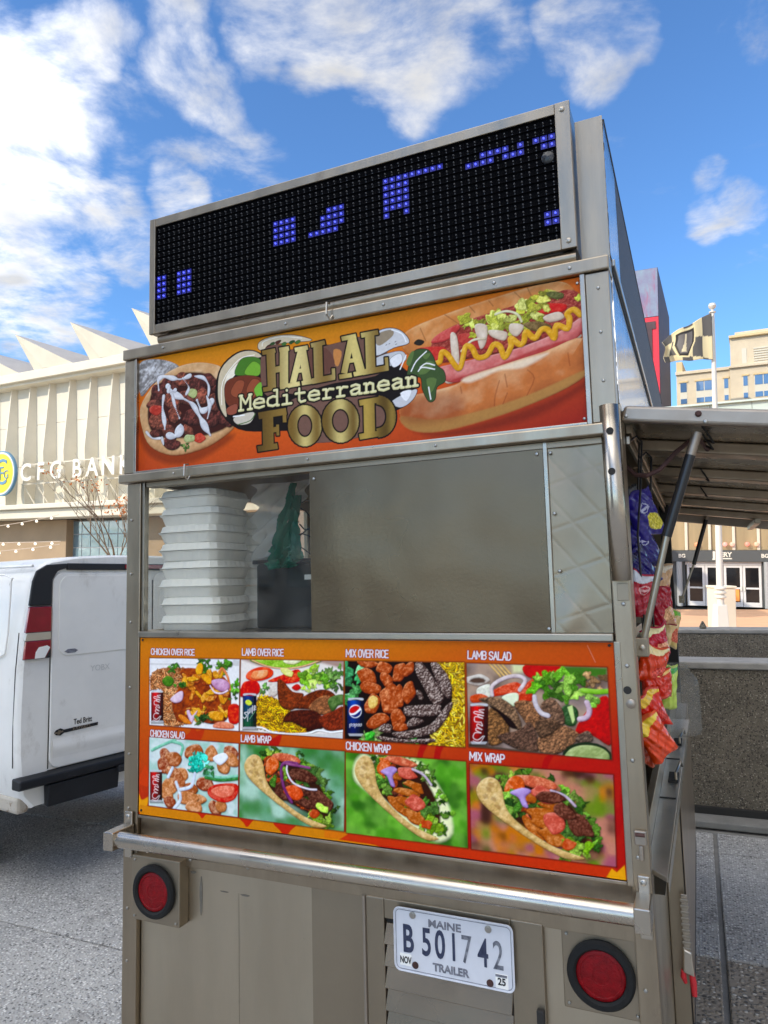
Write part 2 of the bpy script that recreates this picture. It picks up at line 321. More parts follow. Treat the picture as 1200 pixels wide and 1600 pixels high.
M['led_halo'] = mat('painted_blue_halo', (.01, .01, .10), .5, emit=(.0, .0, .8), estr=.10)  # faintly glowing sheet that paints in the blue haze round lit LEDs
M['foam'] = mat('white_foam', (.90, .885, .84), .6, 0, bump=.0004, bscale=300)
M['cream'] = mat('cream_concrete', (.70, .64, .51), .8, 0, var=.06, vscale=1.2, bump=.004, bscale=20)
M['cream_pan'] = mat('pale_concrete_panel', (.66, .61, .50), .8, 0, var=.05, vscale=1.5, bump=.004, bscale=14)
# ---------------------------------------------------------------- print artwork (numpy painter)
def lin(c):
    c = np.asarray(c, float) / 255.0
    return np.where(c <= 0.04045, c / 12.92, ((c + 0.055) / 1.055) ** 2.4)

def vnoise(h, w, cell, seed, octaves=3):
    rs = np.random.RandomState(seed); out = np.zeros((h, w)); amp = 1.0; tot = 0
    for o in range(octaves):
        c = max(cell / 2 ** o, 1.0)
        gh, gw = int(h / c) + 3, int(w / c) + 3
        g = rs.rand(gh, gw)
        y = np.arange(h) / c; x = np.arange(w) / c
        yi = y.astype(int); xi = x.astype(int); fy = y - yi; fx = x - xi
        fy = (fy * fy * (3 - 2 * fy))[:, None]; fx = (fx * fx * (3 - 2 * fx))[None, :]
        a = g[yi][:, xi]; b = g[yi][:, xi + 1]; d = g[yi + 1][:, xi]; e = g[yi + 1][:, xi + 1]
        out += amp * ((a * (1 - fx) + b * fx) * (1 - fy) + (d * (1 - fx) + e * fx) * fy)
        tot += amp; amp *= 0.55
    return out / tot

def sm(t, a, b):
    t = np.clip((t - a) / (b - a), 0, 1); return t * t * (3 - 2 * t)

class Print:
    """flat artwork of a printed panel; points may be given in the tracing frame (x0, y0, scale)"""
    def __init__(s, corners, wmm, hmm, W, H):
        # corners: traced outline TL, TR, BR, BL -> panel mm
        src = np.array(corners, float); dst = np.array([(0, 0), (wmm, 0), (wmm, hmm), (0, hmm)], float)
        A = []; b = []
        for (x, y), (u, v) in zip(src, dst):
            A += [[x, y, 1, 0, 0, 0, -u * x, -u * y], [0, 0, 0, x, y, 1, -v * x, -v * y]]; b += [u, v]
        h = np.linalg.solve(np.array(A), np.array(b)); s.Hm = np.append(h, 1).reshape(3, 3)
        s.W, s.H, s.wmm, s.hmm = W, H, wmm, hmm
        s.img = np.zeros((H, W, 3)); s.k = W / wmm
        s.fr = (0, 0, 1); s.clip = None; s.seed = 1
        s.rs = np.random.RandomState(7)
    def P(s, pts):
        p = np.atleast_2d(np.array(pts, float)); x = s.fr[0] + p[:, 0] / s.fr[2]; y = s.fr[1] + p[:, 1] / s.fr[2]
        q = np.stack([x, y, np.ones_like(x)]); r = s.Hm @ q; r = r[:2] / r[2]
        return np.stack([r[0] * s.k, r[1] * s.k], 1)          # cells
    def win(s, p, m):
        x0 = max(int(p[:, 0].min() - m), 0); x1 = min(int(p[:, 0].max() + m) + 2, s.W)
        y0 = max(int(p[:, 1].min() - m), 0); y1 = min(int(p[:, 1].max() + m) + 2, s.H)
        if x1 <= x0 or y1 <= y0: return None
        Y, X = np.mgrid[y0:y1, x0:x1]
        return slice(y0, y1), slice(x0, x1), X + 0.5, Y + 0.5
    def seg(s, p, X, Y, closed):
        d = np.full(X.shape, 1e9); ins = np.zeros(X.shape, bool); n = len(p)
        for i in range(n if closed else n - 1):
            a = p[i]; b = p[(i + 1) % n]; e = b - a; L = e @ e + 1e-9
            t = np.clip(((X - a[0]) * e[0] + (Y - a[1]) * e[1]) / L, 0, 1)
            d = np.minimum(d, np.hypot(X - a[0] - t * e[0], Y - a[1] - t * e[1]))
            if closed:
                c = ((a[1] <= Y) != (b[1] <= Y)) & (X < a[0] + (Y - a[1]) * e[0] / (e[1] if abs(e[1]) > 1e-9 else 1e-9))
                ins ^= c
        return np.where(ins, -d, d) if closed else d
    def mask(s, d, sl, soft=0.7):
        m = sm(-d, -soft, soft)
        if s.clip is not None: m = m * s.clip[sl[0], sl[1]]
        return m
    def put(s, sl, m, col):
        a = s.img[sl[0], sl[1]]; s.img[sl[0], sl[1]] = a * (1 - m[..., None]) + col * m[..., None]
    def curve(s, pts, n=5, closed=True):
        p = np.array(pts, float); N = len(p); out = []
        for i in range(N if closed else N - 1):
            g = (lambda j: p[j % N]) if closed else (lambda j: p[min(max(j, 0), N - 1)])
            a, b, c, d = g(i - 1), g(i), g(i + 1), g(i + 2)
            for t in np.arange(n) / n:
                out.append(0.5 * (2 * b + (c - a) * t + (2 * a - 5 * b + 4 * c - d) * t * t + (3 * b - a - 3 * c + d) * t ** 3))
        if not closed: out.append(p[-1])
        return np.array(out)
    def setclip(s, pts=None):
        s.clip = None
        if pts is None: return
        p = s.P(pts); Y, X = np.mgrid[0:s.H, 0:s.W]
        s.clip = sm(-s.seg(p, X + .5, Y + .5, True), -0.6, 0.6)
    def fill(s, pts, col, soft=0.7, alpha=1.0, curve=0, grow=0.0):
        if curve: pts = s.curve(pts, curve)
        p = s.P(pts); w = s.win(p, soft * 2 + 2 + grow)
        if w is None: return
        d = s.seg(p, w[2], w[3], True) - grow
        s.put(w, s.mask(d, w, soft) * alpha, lin(col))
    def line(s, pts, width, col, soft=0.7, alpha=1.0, curve=0):
        if curve: pts = s.curve(pts, curve, False)
        p = s.P(pts); wd = width * s.k * 0.5; w = s.win(p, wd + soft * 2 + 2)
        if w is None: return
        d = s.seg(p, w[2], w[3], False) - wd
        s.put(w, s.mask(d, w, soft) * alpha, lin(col))
    def body(s, d, w, col, dark, hi, rim, nz, nc, soft=0.7, gloss=0.5):
        s.seed += 1; h, wd = d.shape
        n = vnoise(h, wd, max(nc * 1.3 * s.k, 2.5), s.seed, 2); n2 = vnoise(h, wd, max(nc * 0.8 * s.k, 2), s.seed + 999, 3); n3 = vnoise(h, wd, max(nc * 2.5 * s.k, 3), s.seed + 555, 2)
        t = np.clip(-d / (rim * s.k), 0, 1); z = np.sqrt(1 - (1 - t) ** 2) * rim * s.k * .8 + (n - .5) * nz * rim * s.k * 1.5
        gy, gx = np.gradient(z)
        lum = np.clip(0.52 + (0.35 * gx + 0.62 * gy) * 0.40, 0, 1)
        a, b, c = lin(dark), lin(col), lin(hi)
        q = np.clip(lum * 0.72 + 0.26 * t ** .5 + (n2 - .5) * nz * 1.0 + (n3 - .5) * .35, 0, 1)[..., None]
        colr = np.where(q < .58, a + (b - a) * (q / .58), b + (c - b) * np.clip((q - .58) / .42 * gloss * 1.8, 0, 1))
        s.put(w, s.mask(d, w, soft), np.clip(colr, 0, 1))
    def piece(s, pts, col, dark, hi, rim=6, nz=.35, nc=5, curve=4, shadow=0.45, gloss=.5):
        if curve: pts = s.curve(pts, curve)
        p = s.P(pts); w = s.win(p, 6)
        if w is None or min(w[2].shape) < 3: return
        d = s.seg(p, w[2], w[3], True)
        if shadow:
            q = p + np.array([0.8, 2.0]) * s.k; ws = s.win(q, 8)
            if ws is not None:
                s.put(ws, s.mask(s.seg(q, ws[2], ws[3], True), ws, 2.5 * s.k) * shadow, lin((22, 12, 8)))
        s.body(d, w, col, dark, hi, rim, nz, nc, gloss=gloss)
    def rope(s, pts, width, col, dark, hi, curve=4, shadow=.4, nz=.1):
        if curve: pts = s.curve(pts, curve, False)
        p = s.P(pts); wd = width * s.k * .5; w = s.win(p, wd + 4)
        if w is None or min(w[2].shape) < 3: return
        if shadow:
            q = p + np.array([0.5, 1.6]) * s.k; ws = s.win(q, wd + 5)
            if ws is not None: s.put(ws, s.mask(s.seg(q, ws[2], ws[3], False) - wd, ws, 1.8 * s.k) * shadow, lin((22, 12, 8)))
        s.body(s.seg(p, w[2], w[3], False) - wd, w, col, dark, hi, width * .5, nz, 4)
    def drizzle(s, pts, width, col, dark, hi, seed=0):
        c = s.curve(pts, 8, False); p = s.P(c); rs = np.random.RandomState(seed); n = len(p); t = np.arange(n)
        r_ = width * s.k * .5 * np.clip(.75 + .35 * np.sin(t * .45 + rs.rand() * 6) + .25 * np.sin(t * .21 + rs.rand() * 6), .35, 1.5)
        w = s.win(p, r_.max() + 6)
        if w is None: return
        d = np.full(w[2].shape, 1e9)
        for (x, y), q in zip(p, r_): d = np.minimum(d, np.hypot(w[2] - x, w[3] - y) - q)
        s.put(w, s.mask(d - 1.5 * s.k, w, 2.5 * s.k) * .35, lin((30, 16, 10))); s.body(d, w, col, dark, hi, width * .45, .12, 6)
    def blob(s, cx, cy, rx, ry, ang=0, wob=.15, n=9):
        a = np.arange(n) / n * 2 * np.pi; r = 1 + (s.rs.rand(n) - .5) * 2 * wob
        x = np.cos(a) * rx * r; y = np.sin(a) * ry * r; c, q = math.cos(math.radians(ang)), math.sin(math.radians(ang))
        return np.stack([cx + x * c - y * q, cy + x * q + y * c], 1)
    def blurbg(s, pts, cols, cell=12, seed=3, contrast=1.6):
        p = s.P(pts); w = s.win(p, 2); d = s.seg(p, w[2], w[3], True); h, wd = d.shape
        out = np.zeros((h, wd, 3)); tot = np.zeros((h, wd))
        for i, c in enumerate(cols):
            m = np.exp(contrast * 6 * vnoise(h, wd, cell * s.k, seed + i * 17, 2)); out += m[..., None] * lin(c); tot += m
        s.put(w, s.mask(d, w), out / tot[..., None])
    def grains(s, pts, n, length, width, cols, bg, seed=1):
        """many short strokes (rice) inside an outline"""
        s.fill(pts, bg, curve=3); rs = np.random.RandomState(seed)
        q = s.curve(pts, 3); lo = q.min(0); hi = q.max(0); k = 0
        pp = [tuple(x) for x in q]
        def inside(x, y):
            r = False
            for i in range(len(pp)):
                (x1, y1), (x2, y2) = pp[i], pp[i - 1]
                if (y1 > y) != (y2 > y) and x < (x2 - x1) * (y - y1) / (y2 - y1) + x1: r = not r
            return r
        n = n * 3
        while k < n:
            x = lo[0] + rs.rand() * (hi[0] - lo[0]); y = lo[1] + rs.rand() * (hi[1] - lo[1])
            if not inside(x, y): k += .2; continue
            a = rs.rand() * math.pi; c = np.array(cols[rs.randint(len(cols))]) * (.75 + .45 * rs.rand())
            dx, dy = math.cos(a) * length * .5 * s.fr[2], math.sin(a) * length * .5 * s.fr[2]
            s.line([(x - dx, y - dy + .9 * s.fr[2]), (x + dx, y + dy + .9 * s.fr[2])], width * 1.3, np.array(bg) * .6, alpha=.6)
            s.line([(x - dx, y - dy), (x + dx, y + dy)], width, np.clip(c, 0, 255)); k += 1
    def leaf(s, cx, cy, r, n, cols, seed=0, jag=.45):
        rs = np.random.RandomState(seed)
        for i in range(n):
            a = rs.rand() * 6.28; q = rs.rand() ** .6 * r
            b = s.blob(cx + math.cos(a) * q, cy + math.sin(a) * q * .85, r * (.25 + .3 * rs.rand()), r * (.18 + .2 * rs.rand()), rs.rand() * 180, jag, 11)
            c = np.array(cols[rs.randint(len(cols))], float) * (.7 + .5 * rs.rand())
            s.piece(b, np.clip(c, 0, 255), c * .35, np.clip(c * 1.35 + 25, 0, 255), rim=3, nz=.5, nc=3, curve=3, shadow=.35)

# upright stroke capitals for lettering (unit cell 0..1 wide, 0 top .. 1 bottom)
STROKES = {'A': [[(0, 1), (.5, 0), (1, 1)], [(.2, .65), (.8, .65)]], 'B': [[(0, 0), (0, 1), (.7, 1), (1, .85), (1, .62), (.7, .48), (0, .48)], [(.7, .48), (.95, .35), (.95, .13), (.7, 0), (0, 0)]],
 'C': [[(1, .22), (.9, .05), (.6, 0), (.3, 0), (0, .15), (0, .85), (.3, 1), (.6, 1), (.9, .95), (1, .78)]], 'D': [[(0, 0), (0, 1), (.6, 1), (1, .8), (1, .2), (.6, 0), (0, 0)]],
 'E': [[(1, 0), (0, 0), (0, 1), (1, 1)], [(0, .48), (.85, .48)]], 'H': [[(0, 0), (0, 1)], [(1, 0), (1, 1)], [(0, .48), (1, .48)]], 'I': [[(.5, 0), (.5, 1)]],
 'K': [[(0, 0), (0, 1)], [(1, 0), (.1, .52)], [(.3, .42), (1, 1)]], 'L': [[(0, 0), (0, 1), (1, 1)]], 'M': [[(0, 1), (0, 0), (.5, .7), (1, 0), (1, 1)]],
 'N': [[(0, 1), (0, 0), (1, 1), (1, 0)]], 'O': [[(.3, 0), (.7, 0), (1, .18), (1, .82), (.7, 1), (.3, 1), (0, .82), (0, .18), (.3, 0)]], 'P': [[(0, 1), (0, 0), (.7, 0), (1, .15), (1, .4), (.7, .55), (0, .55)]],
 'R': [[(0, 1), (0, 0), (.7, 0), (1, .15), (1, .38), (.7, .52), (0, .52)], [(.6, .52), (1, 1)]], 'S': [[(1, .2), (.8, .02), (.3, 0), (0, .15), (0, .35), (.3, .48), (.75, .56), (1, .7), (1, .85), (.7, 1), (.25, 1), (0, .8)]],
 'V': [[(0, 0), (.5, 1), (1, 0)]], 'W': [[(0, 0), (.25, 1), (.5, .3), (.75, 1), (1, 0)]], 'X': [[(0, 0), (1, 1)], [(1, 0), (0, 1)]]}

def title(s, text, p0, p1, hpx, col=(236, 226, 230), edge=(150, 18, 30)):
    """condensed bold capitals between p0 and p1 (baseline), tall hpx"""
    p0 = np.array(p0, float); p1 = np.array(p1, float); d = (p1 - p0); L = np.linalg.norm(d); d /= L; up = np.array([0, -1.0])
    units = sum(.38 if c == ' ' else (.3 if c == 'I' else (1.25 if c in 'MW' else .92)) for c in text) + .25 * (len(text) - 1)
    k = L / units; x = 0; segs = []
    for c in text:
        w = .38 if c == ' ' else (.3 if c == 'I' else (1.25 if c in 'MW' else .92))
        for st in STROKES.get(c, []):
            segs.append([p0 + d * (x + a * w) * k + up * hpx * (1 - b) for a, b in st])
        x += w + .25
    for g in segs: s.line(g, s.tw * 2.1, edge)
    for g in segs: s.line(g, s.tw, col)

def can(s, x0, y0, x1, y1, top, bot, kind):
    """small drinks can in a picture corner"""
    w = x1 - x0; h = y1 - y0
    s.fill([(x0 - w * .05, y1 - h * .03), (x1 + w * .1, y1 - h * .03), (x1 + w * .15, y1 + h * .05), (x0, y1 + h * .05)], (15, 10, 10), soft=2, alpha=.6)
    n = 9
    for i in range(n):
        t = (i + .5) / n; sh = .55 + .6 * math.exp(-((t - .35) / .28) ** 2) - .25 * (t > .8)
        for j in range(6):
            v = j / 5; c = np.array(top) * (1 - v) + np.array(bot) * v
            s.fill([(x0 + w * i / n, y0 + h * (.06 + j * .147)), (x0 + w * (i + 1.15) / n, y0 + h * (.06 + j * .147)), (x0 + w * (i + 1.15) / n, y0 + h * (.06 + (j + 1.1) * .147)), (x0 + w * i / n, y0 + h * (.06 + (j + 1.1) * .147))], np.clip(c * sh, 0, 255), soft=.8)
    s.fill(s.curve([(x0 + w * .08, y0 + h * .06), (x0 + w * .5, y0 + h * .03), (x1 - w * .08, y0 + h * .06), (x1 - w * .1, y0), (x0 + w * .1, y0)], 3), (190, 190, 196))
    s.fill([(x0 + w * .06, y1 - h * .06), (x1 - w * .02, y1 - h * .06), (x1 - w * .12, y1), (x0 + w * .14, y1)], (170, 170, 175))
    def scr(pts, wd=1.3, col=(240, 235, 235)):
        s.line([(x0 + w * a, y0 + h * b) for a, b in pts], wd, col, curve=3)
    if kind == 'script':   # flowing white script climbing the can
        scr([(.75, .80), (.45, .90), (.2, .84), (.3, .72), (.62, .72)])
        scr([(.62, .72), (.35, .66), (.4, .60), (.68, .64), (.4, .56), (.45, .50), (.7, .55), (.62, .46)])
        scr([(.62, .46), (.28, .44), (.3, .32), (.7, .36)]); scr([(.7, .36), (.45, .31), (.5, .27), (.74, .3)])
        scr([(.74, .3), (.25, .24), (.3, .19), (.75, .23), (.5, .16), (.78, .15)])
        scr([(.2, .92), (.55, .97), (.82, .8)], 1.0)
    elif kind == 'slant':
        scr([(.34, .52), (.12, .55), (.3, .62), (.14, .70), (.02, .66)], 1.7)
        for a in (.38, .5, .6, .7, .82): scr([(a, .66 - a * .22), (a + .02, .53 - a * .22)], 1.6)
        scr([(.36, .78), (.38, .6), (.5, .52)], 1.4); scr([(.7, .56), (.72, .34)], 1.4); scr([(.82, .45), (.96, .38), (.86, .34), (.84, .46), (.98, .44)], 1.2)
        s.piece(s.blob(x0 + w * .42, y0 + h * .26, w * .2, h * .1, 120, .1), (190, 205, 60), (90, 120, 20), (240, 245, 140), rim=3, shadow=0)
        scr([(.5, .72), (.9, .5)], .8, (150, 210, 160))
    elif kind == 'globe':
        cx, cy, r = x0 + w * .48, y0 + h * .35, w * .36
        s.fill(s.blob(cx, cy, r * 1.08, r * 1.15, 0, 0, 20), (235, 235, 240))
        s.fill(s.curve([(cx - r, cy + r * .2), (cx - r * .85, cy - r * .55), (cx, cy - r), (cx + r * .75, cy - r * .7), (cx + r * .2, cy), (cx - r * .4, cy + r * .35)], 4), (205, 30, 45))
        s.fill(s.curve([(cx - r * .75, cy + r * .7), (cx, cy + r * .55), (cx + r * .95, cy - r * .2), (cx + r * .8, cy + r * .6), (cx, cy + r * 1.05)], 4), (20, 40, 120))
        for i, a in enumerate((.2, .36, .52, .66, .8)):
            s.line([(x0 + w * (a - .05), y0 + h * .7), (x0 + w * (a + .06), y0 + h * .68), (x0 + w * (a + .05), y0 + h * .73), (x0 + w * (a - .04), y0 + h * .735)], 1.1, (225, 225, 235), curve=2)
            if i in (0, 2): s.line([(x0 + w * (a - .05), y0 + h * .69), (x0 + w * (a - .05), y0 + h * .78)], 1.1, (225, 225, 235))

def paint_menu():
    s = Print([(222, 996), (957, 1001), (985, 1371), (219, 1280)], 1408, 533, 1000, 380); s.tw = 3.0
    H, W = s.H, s.W; yy = np.linspace(0, 1, H)[:, None]; xx = np.linspace(0, 1, W)[None, :]
    a, b, c = lin((206, 134, 4)), lin((196, 92, 18)), lin((184, 46, 20))
    t = np.clip(xx * .55 + yy * .75, 0, 1.3)
    t = np.clip(.12 + yy * .85 + np.maximum(xx - .45, 0) * .9, 0, 1)[..., None]
    s.img[:] = np.where(t < .5, a + (b - a) * t * 2, b + (c - b) * (t * 2 - 1))
    s.fr = (215, 990, 3.478)
    # flame border
    for x, y, r, cc in [(60, 800, 70, (206, 74, 20)), (20, 950, 60, (226, 160, 10)), (370, 1010, 50, (196, 44, 24)), (620, 1040, 60, (200, 50, 22)), (840, 1075, 75, (198, 46, 24)), (330, 560, 60, (190, 60, 24)), (740, 600, 80, (184, 36, 26)), (210, 990, 40, (190, 40, 24))]:
        s.fill(s.curve([(x - r, y + r * .3), (x - r * .5, y - r * .2), (x - r * .1, y - r * .9), (x + r * .2, y - r * .3), (x + r * .9, y - r * .6), (x + r * .6, y + r * .4), (x, y + r * .8)], 4), cc, soft=1.5, alpha=.85)
    s.fill([(20, 1000), (20, 960), (400, 1010), (900, 1060), (1170, 1100), (1400, 1190), (20, 1113)], (208, 132, 8), soft=1)
    for x, y, r in [(370, 1005, 30), (620, 1035, 45), (830, 1072, 60)]:
        s.fill(s.curve([(x - r, y - r * .4), (x + r, y - r * .3), (x + r * .6, y + r * .3), (x + r * .05, y + r * .9), (x - r * .4, y + r * .35)], 4), (200, 58, 24))
    s.fr = (540, 990, 2.609)
    s.fill([(-60, 800), (40, 822), (0, 850), (-60, 845)], (214, 120, 12)); s.fill([(0, 852), (45, 822), (540, 880), (1110, 945), (1150, 1000)], (202, 66, 22), soft=1)
    s.fill([(1150, 935), (1160, 1010), (1080, 985), (1100, 950), (1120, 965)], (228, 160, 20))
    for x, y, r in [(400, 470, 45), (330, 478, 40), (830, 520, 40), (1120, 740, 70), (1140, 640, 40)]:
        s.fill(s.curve([(x - r * .4, y + r), (x - r * .1, y - r * .5), (x + r * .8, y - r * .9), (x + r * .3, y + r * .2), (x + r * .1, y + r)], 4), (178, 34, 26), soft=1, alpha=.8)
    white = (226, 224, 224)
    # ---------- chicken over rice
    s.fr = (225, 1010, 6.857); F = [(82, 130), (1068, 138), (1062, 922), (80, 865)]
    s.fill(F, (60, 25, 10), grow=2, soft=2, alpha=.7); s.setclip(F); s.fill(F, white)
    s.fill([(80, 185), (990, 200), (1000, 140), (1062, 150), (1070, 210), (80, 200)], (196, 194, 194), soft=2)
    s.grains([(95, 330), (180, 250), (330, 235), (520, 260), (520, 500), (470, 700), (480, 850), (240, 850), (220, 480), (100, 480)], 300, 5.0, 2.6, [(214, 150, 104), (226, 168, 120), (190, 116, 70)], (140, 74, 40), 5)
    s.piece([(330, 610), (440, 380), (420, 270), (560, 235), (900, 330), (980, 560), (930, 800), (760, 850), (560, 800), (400, 830)], (150, 62, 22), (60, 20, 8), (190, 90, 40), rim=12, nz=.8, nc=9)
    s.leaf(700, 210, 90, 9, [(60, 110, 36), (96, 150, 50)], 3); s.leaf(880, 220, 95, 10, [(70, 122, 40), (120, 170, 70)], 4); s.leaf(1010, 420, 80, 9, [(80, 150, 40), (110, 180, 60)], 5); s.leaf(1000, 540, 60, 5, [(40, 80, 30), (70, 110, 40)], 15)
    rs = np.random.RandomState(4)
    for i in range(46):
        x, y = 420 + rs.rand() * 520, 260 + rs.rand() * 520
        if x < 520 and y > 480: continue
        c = [(206, 116, 34), (214, 140, 40), (176, 70, 24), (224, 160, 50)][rs.randint(4)]
        s.piece(s.blob(x, y, 40 + rs.rand() * 38, 18 + rs.rand() * 18, rs.rand() * 180, .25), c, np.array(c) * .35, (250, 214, 130), rim=4, nz=.4, nc=4, shadow=.5)
    s.piece(s.blob(630, 250, 40, 65, 10), (228, 156, 30), (130, 70, 10), (250, 210, 110), rim=5); s.piece(s.blob(710, 350, 70, 38, 45), (226, 150, 24), (130, 66, 10), (250, 210, 110), rim=5)
    s.piece(s.blob(820, 760, 90, 60, 10), (216, 140, 30), (110, 56, 10), (248, 210, 120), rim=6)
    s.rope([(850, 290), (880, 240), (940, 330), (965, 470)], 8, (216, 130, 84), (150, 60, 30), (240, 190, 150))
    s.piece([(770, 370), (880, 355), (955, 400), (950, 470), (860, 490), (780, 430)], (190, 140, 176), (120, 60, 100), (236, 206, 226), rim=8, nz=.15)
    s.rope([(750, 430), (800, 500), (880, 510), (940, 480)], 5, (226, 206, 220), (130, 40, 80), (250, 245, 250))
    s.piece([(310, 580), (400, 500), (450, 500), (440, 590), (370, 620)], (214, 186, 202), (140, 90, 120), (245, 235, 240), rim=6, nz=.1)
    s.piece([(490, 720), (520, 700), (550, 760), (610, 700), (570, 800), (540, 840)], (206, 172, 196), (130, 80, 110), (240, 225, 235), rim=5, nz=.1)
    s.leaf(350, 240, 60, 8, [(56, 104, 34), (84, 140, 50)], 8); s.piece(s.blob(290, 385, 65, 62, 20, .12), (70, 124, 36), (26, 56, 14), (130, 180, 70), rim=8, nz=.3); s.leaf(410, 420, 62, 8, [(46, 92, 30), (70, 124, 40)], 9)
    s.leaf(680, 790, 80, 9, [(36, 72, 28), (60, 100, 40), (90, 130, 60)], 10)
    s.piece([(400, 770), (440, 750), (550, 840), (480, 850)], (220, 130, 60), (140, 70, 20), (245, 180, 110), rim=5)
    s.piece([(950, 650), (1062, 640), (1062, 830), (960, 830)], (208, 44, 28), (130, 20, 14), (240, 110, 80), rim=8); s.piece([(790, 850), (880, 820), (1000, 850), (990, 900), (800, 890)], (216, 120, 90), (170, 50, 36), (244, 180, 150), rim=5)
    can(s, 98, 485, 232, 838, (196, 22, 40), (130, 10, 24), 'script'); s.setclip()
    # ---------- lamb over rice
    s.fr = (375, 1010, 6.667); F = [(55, 137), (1130, 150), (1130, 965), (45, 895)]
    s.fill(F, (60, 25, 10), grow=2, soft=2, alpha=.7); s.setclip(F); s.fill(F, (224, 216, 210))
    s.fill([(45, 130), (1140, 130), (1140, 230), (900, 170), (560, 240), (240, 200)], (170, 140, 130), soft=4)
    s.piece([(170, 125), (880, 130), (780, 190), (620, 225), (430, 225), (280, 195)], (140, 190, 60), (60, 110, 30), (190, 220, 110), rim=8, nz=.6); s.rope([(170, 140), (330, 205), (520, 228), (700, 205), (880, 145)], 4, (220, 170, 130), (160, 110, 80), (245, 210, 180))
    s.piece(s.blob(590, 145, 90, 40), (232, 228, 190), (170, 160, 110), (250, 248, 230), rim=8)
    s.piece(s.blob(250, 290, 150, 75, -10, .05), (226, 66, 40), (160, 30, 18), (250, 150, 110), rim=4, nz=.2); s.piece(s.blob(255, 292, 100, 45, -10, .15), (236, 150, 100), (206, 80, 50), (250, 210, 170), rim=6)
    s.piece([(60, 420), (110, 365), (230, 370), (260, 470), (180, 530), (50, 530)], (204, 24, 22), (120, 8, 10), (240, 90, 70), rim=8)
    s.piece([(340, 360), (480, 300), (660, 235), (690, 350), (560, 390), (420, 380)], (214, 46, 34), (130, 16, 14), (246, 130, 90), rim=7, nz=.5); s.piece(s.blob(540, 265, 75, 35, 25), (214, 214, 120), (150, 140, 60), (240, 236, 180), rim=4)
    s.piece([(345, 400), (450, 375), (470, 450), (420, 520), (360, 520)], (206, 196, 186), (140, 100, 90), (236, 230, 226), rim=8)
    s.leaf(790, 300, 120, 14, [(140, 186, 60), (110, 164, 50), (180, 206, 100)], 21); s.leaf(930, 330, 120, 14, [(100, 160, 50), (140, 184, 70), (60, 100, 34)], 22); s.leaf(1060, 270, 90, 10, [(90, 136, 60), (130, 170, 90)], 23); s.leaf(760, 430, 70, 7, [(150, 190, 70), (190, 206, 120)], 24); s.leaf(1060, 430, 70, 6, [(40, 70, 34), (70, 100, 50)], 25)
    s.piece([(590, 430), (650, 390), (690, 430), (640, 465)], (196, 30, 24), (120, 10, 10), (230, 80, 60), rim=5)
    s.leaf(310, 450, 65, 8, [(96, 150, 70), (130, 176, 90)], 26)
    s.grains([(225, 560), (330, 520), (450, 560), (560, 650), (640, 780), (760, 830), (750, 905), (600, 910), (330, 880), (220, 820)], 170, 6, 3.0, [(226, 176, 30), (236, 194, 50), (204, 146, 16)], (130, 80, 6), 11)
    for q, c in [([(440, 360), (500, 360), (600, 470), (720, 500), (640, 640), (560, 670), (460, 600)], (112, 50, 30)), ([(600, 640), (720, 520), (880, 450), (1010, 470), (1060, 560), (900, 660), (760, 660)], (106, 46, 28)), ([(780, 620), (900, 520), (1010, 530), (1060, 640), (940, 720), (800, 680)], (132, 84, 56)), ([(500, 790), (580, 680), (820, 670), (930, 760), (920, 850), (740, 860), (600, 800)], (74, 30, 22)), ([(880, 750), (1020, 680), (1135, 630), (1135, 870), (1000, 890), (920, 850)], (112, 44, 30)), ([(760, 850), (920, 840), (880, 880), (770, 915)], (50, 20, 14))]:
        s.piece(q, c, np.array(c) * .3, np.clip(np.array(c) * 1.7, 0, 255), rim=7, nz=.6, nc=5, shadow=.6)
    s.piece([(970, 580), (1020, 520), (1135, 500), (1135, 600), (1080, 620), (1020, 680)], (70, 104, 48), (26, 50, 20), (140, 170, 100), rim=8, nz=.2)
    s.rope([(60, 880), (160, 860), (280, 860), (380, 905), (560, 925), (760, 915), (880, 880), (1000, 900), (1130, 885)], 5, (240, 238, 236), (190, 184, 180), (255, 255, 255)); s.fill([(45, 890), (380, 925), (1130, 915), (1130, 970), (45, 905)], (206, 202, 198))
    can(s, 75, 497, 220, 875, (24, 56, 120), (12, 84, 52), 'slant'); s.setclip()
    # ---------- mix over rice
    s.fr = (540, 1005, 5.854); F = [(42, 158), (1120, 168), (1138, 945), (45, 880)]
    s.fill(F, (60, 25, 10), grow=2, soft=2, alpha=.7); s.setclip(F); s.fill(F, (30, 20, 16))
    s.leaf(90, 250, 130, 12, [(80, 180, 110), (120, 196, 130), (60, 140, 80)], 31); s.leaf(110, 480, 110, 9, [(120, 170, 130), (90, 160, 90), (60, 130, 60)], 32); s.leaf(260, 830, 110, 10, [(60, 160, 50), (90, 180, 70), (130, 150, 90)], 33); s.leaf(640, 900, 80, 5, [(50, 130, 50)], 34)
    s.grains([(880, 160), (1130, 160), (1145, 950), (800, 940), (900, 760), (1010, 560), (1010, 420)], 190, 8, 3.0, [(232, 196, 70), (240, 210, 100), (214, 170, 40)], (140, 96, 16), 12)
    for (cx, cy, rx, ry, an) in [(250, 180, 100, 40, 5), (240, 300, 100, 70, 40), (270, 410, 100, 60, 10), (400, 220, 70, 60, 0), (420, 330, 80, 50, 60), (540, 260, 60, 100, 20), (620, 230, 45, 80, 30), (450, 500, 90, 130, 0), (540, 480, 40, 110, 0), (620, 450, 65, 100, 10), (295, 560, 70, 100, 20), (340, 710, 120, 65, -30), (530, 690, 70, 90, 0), (560, 770, 70, 40, 0)]:
        s.piece(s.blob(cx, cy, rx, ry, an, .15), (178, 78, 42), (70, 20, 10), (240, 168, 120), rim=9, nz=.45, nc=6, shadow=.6)
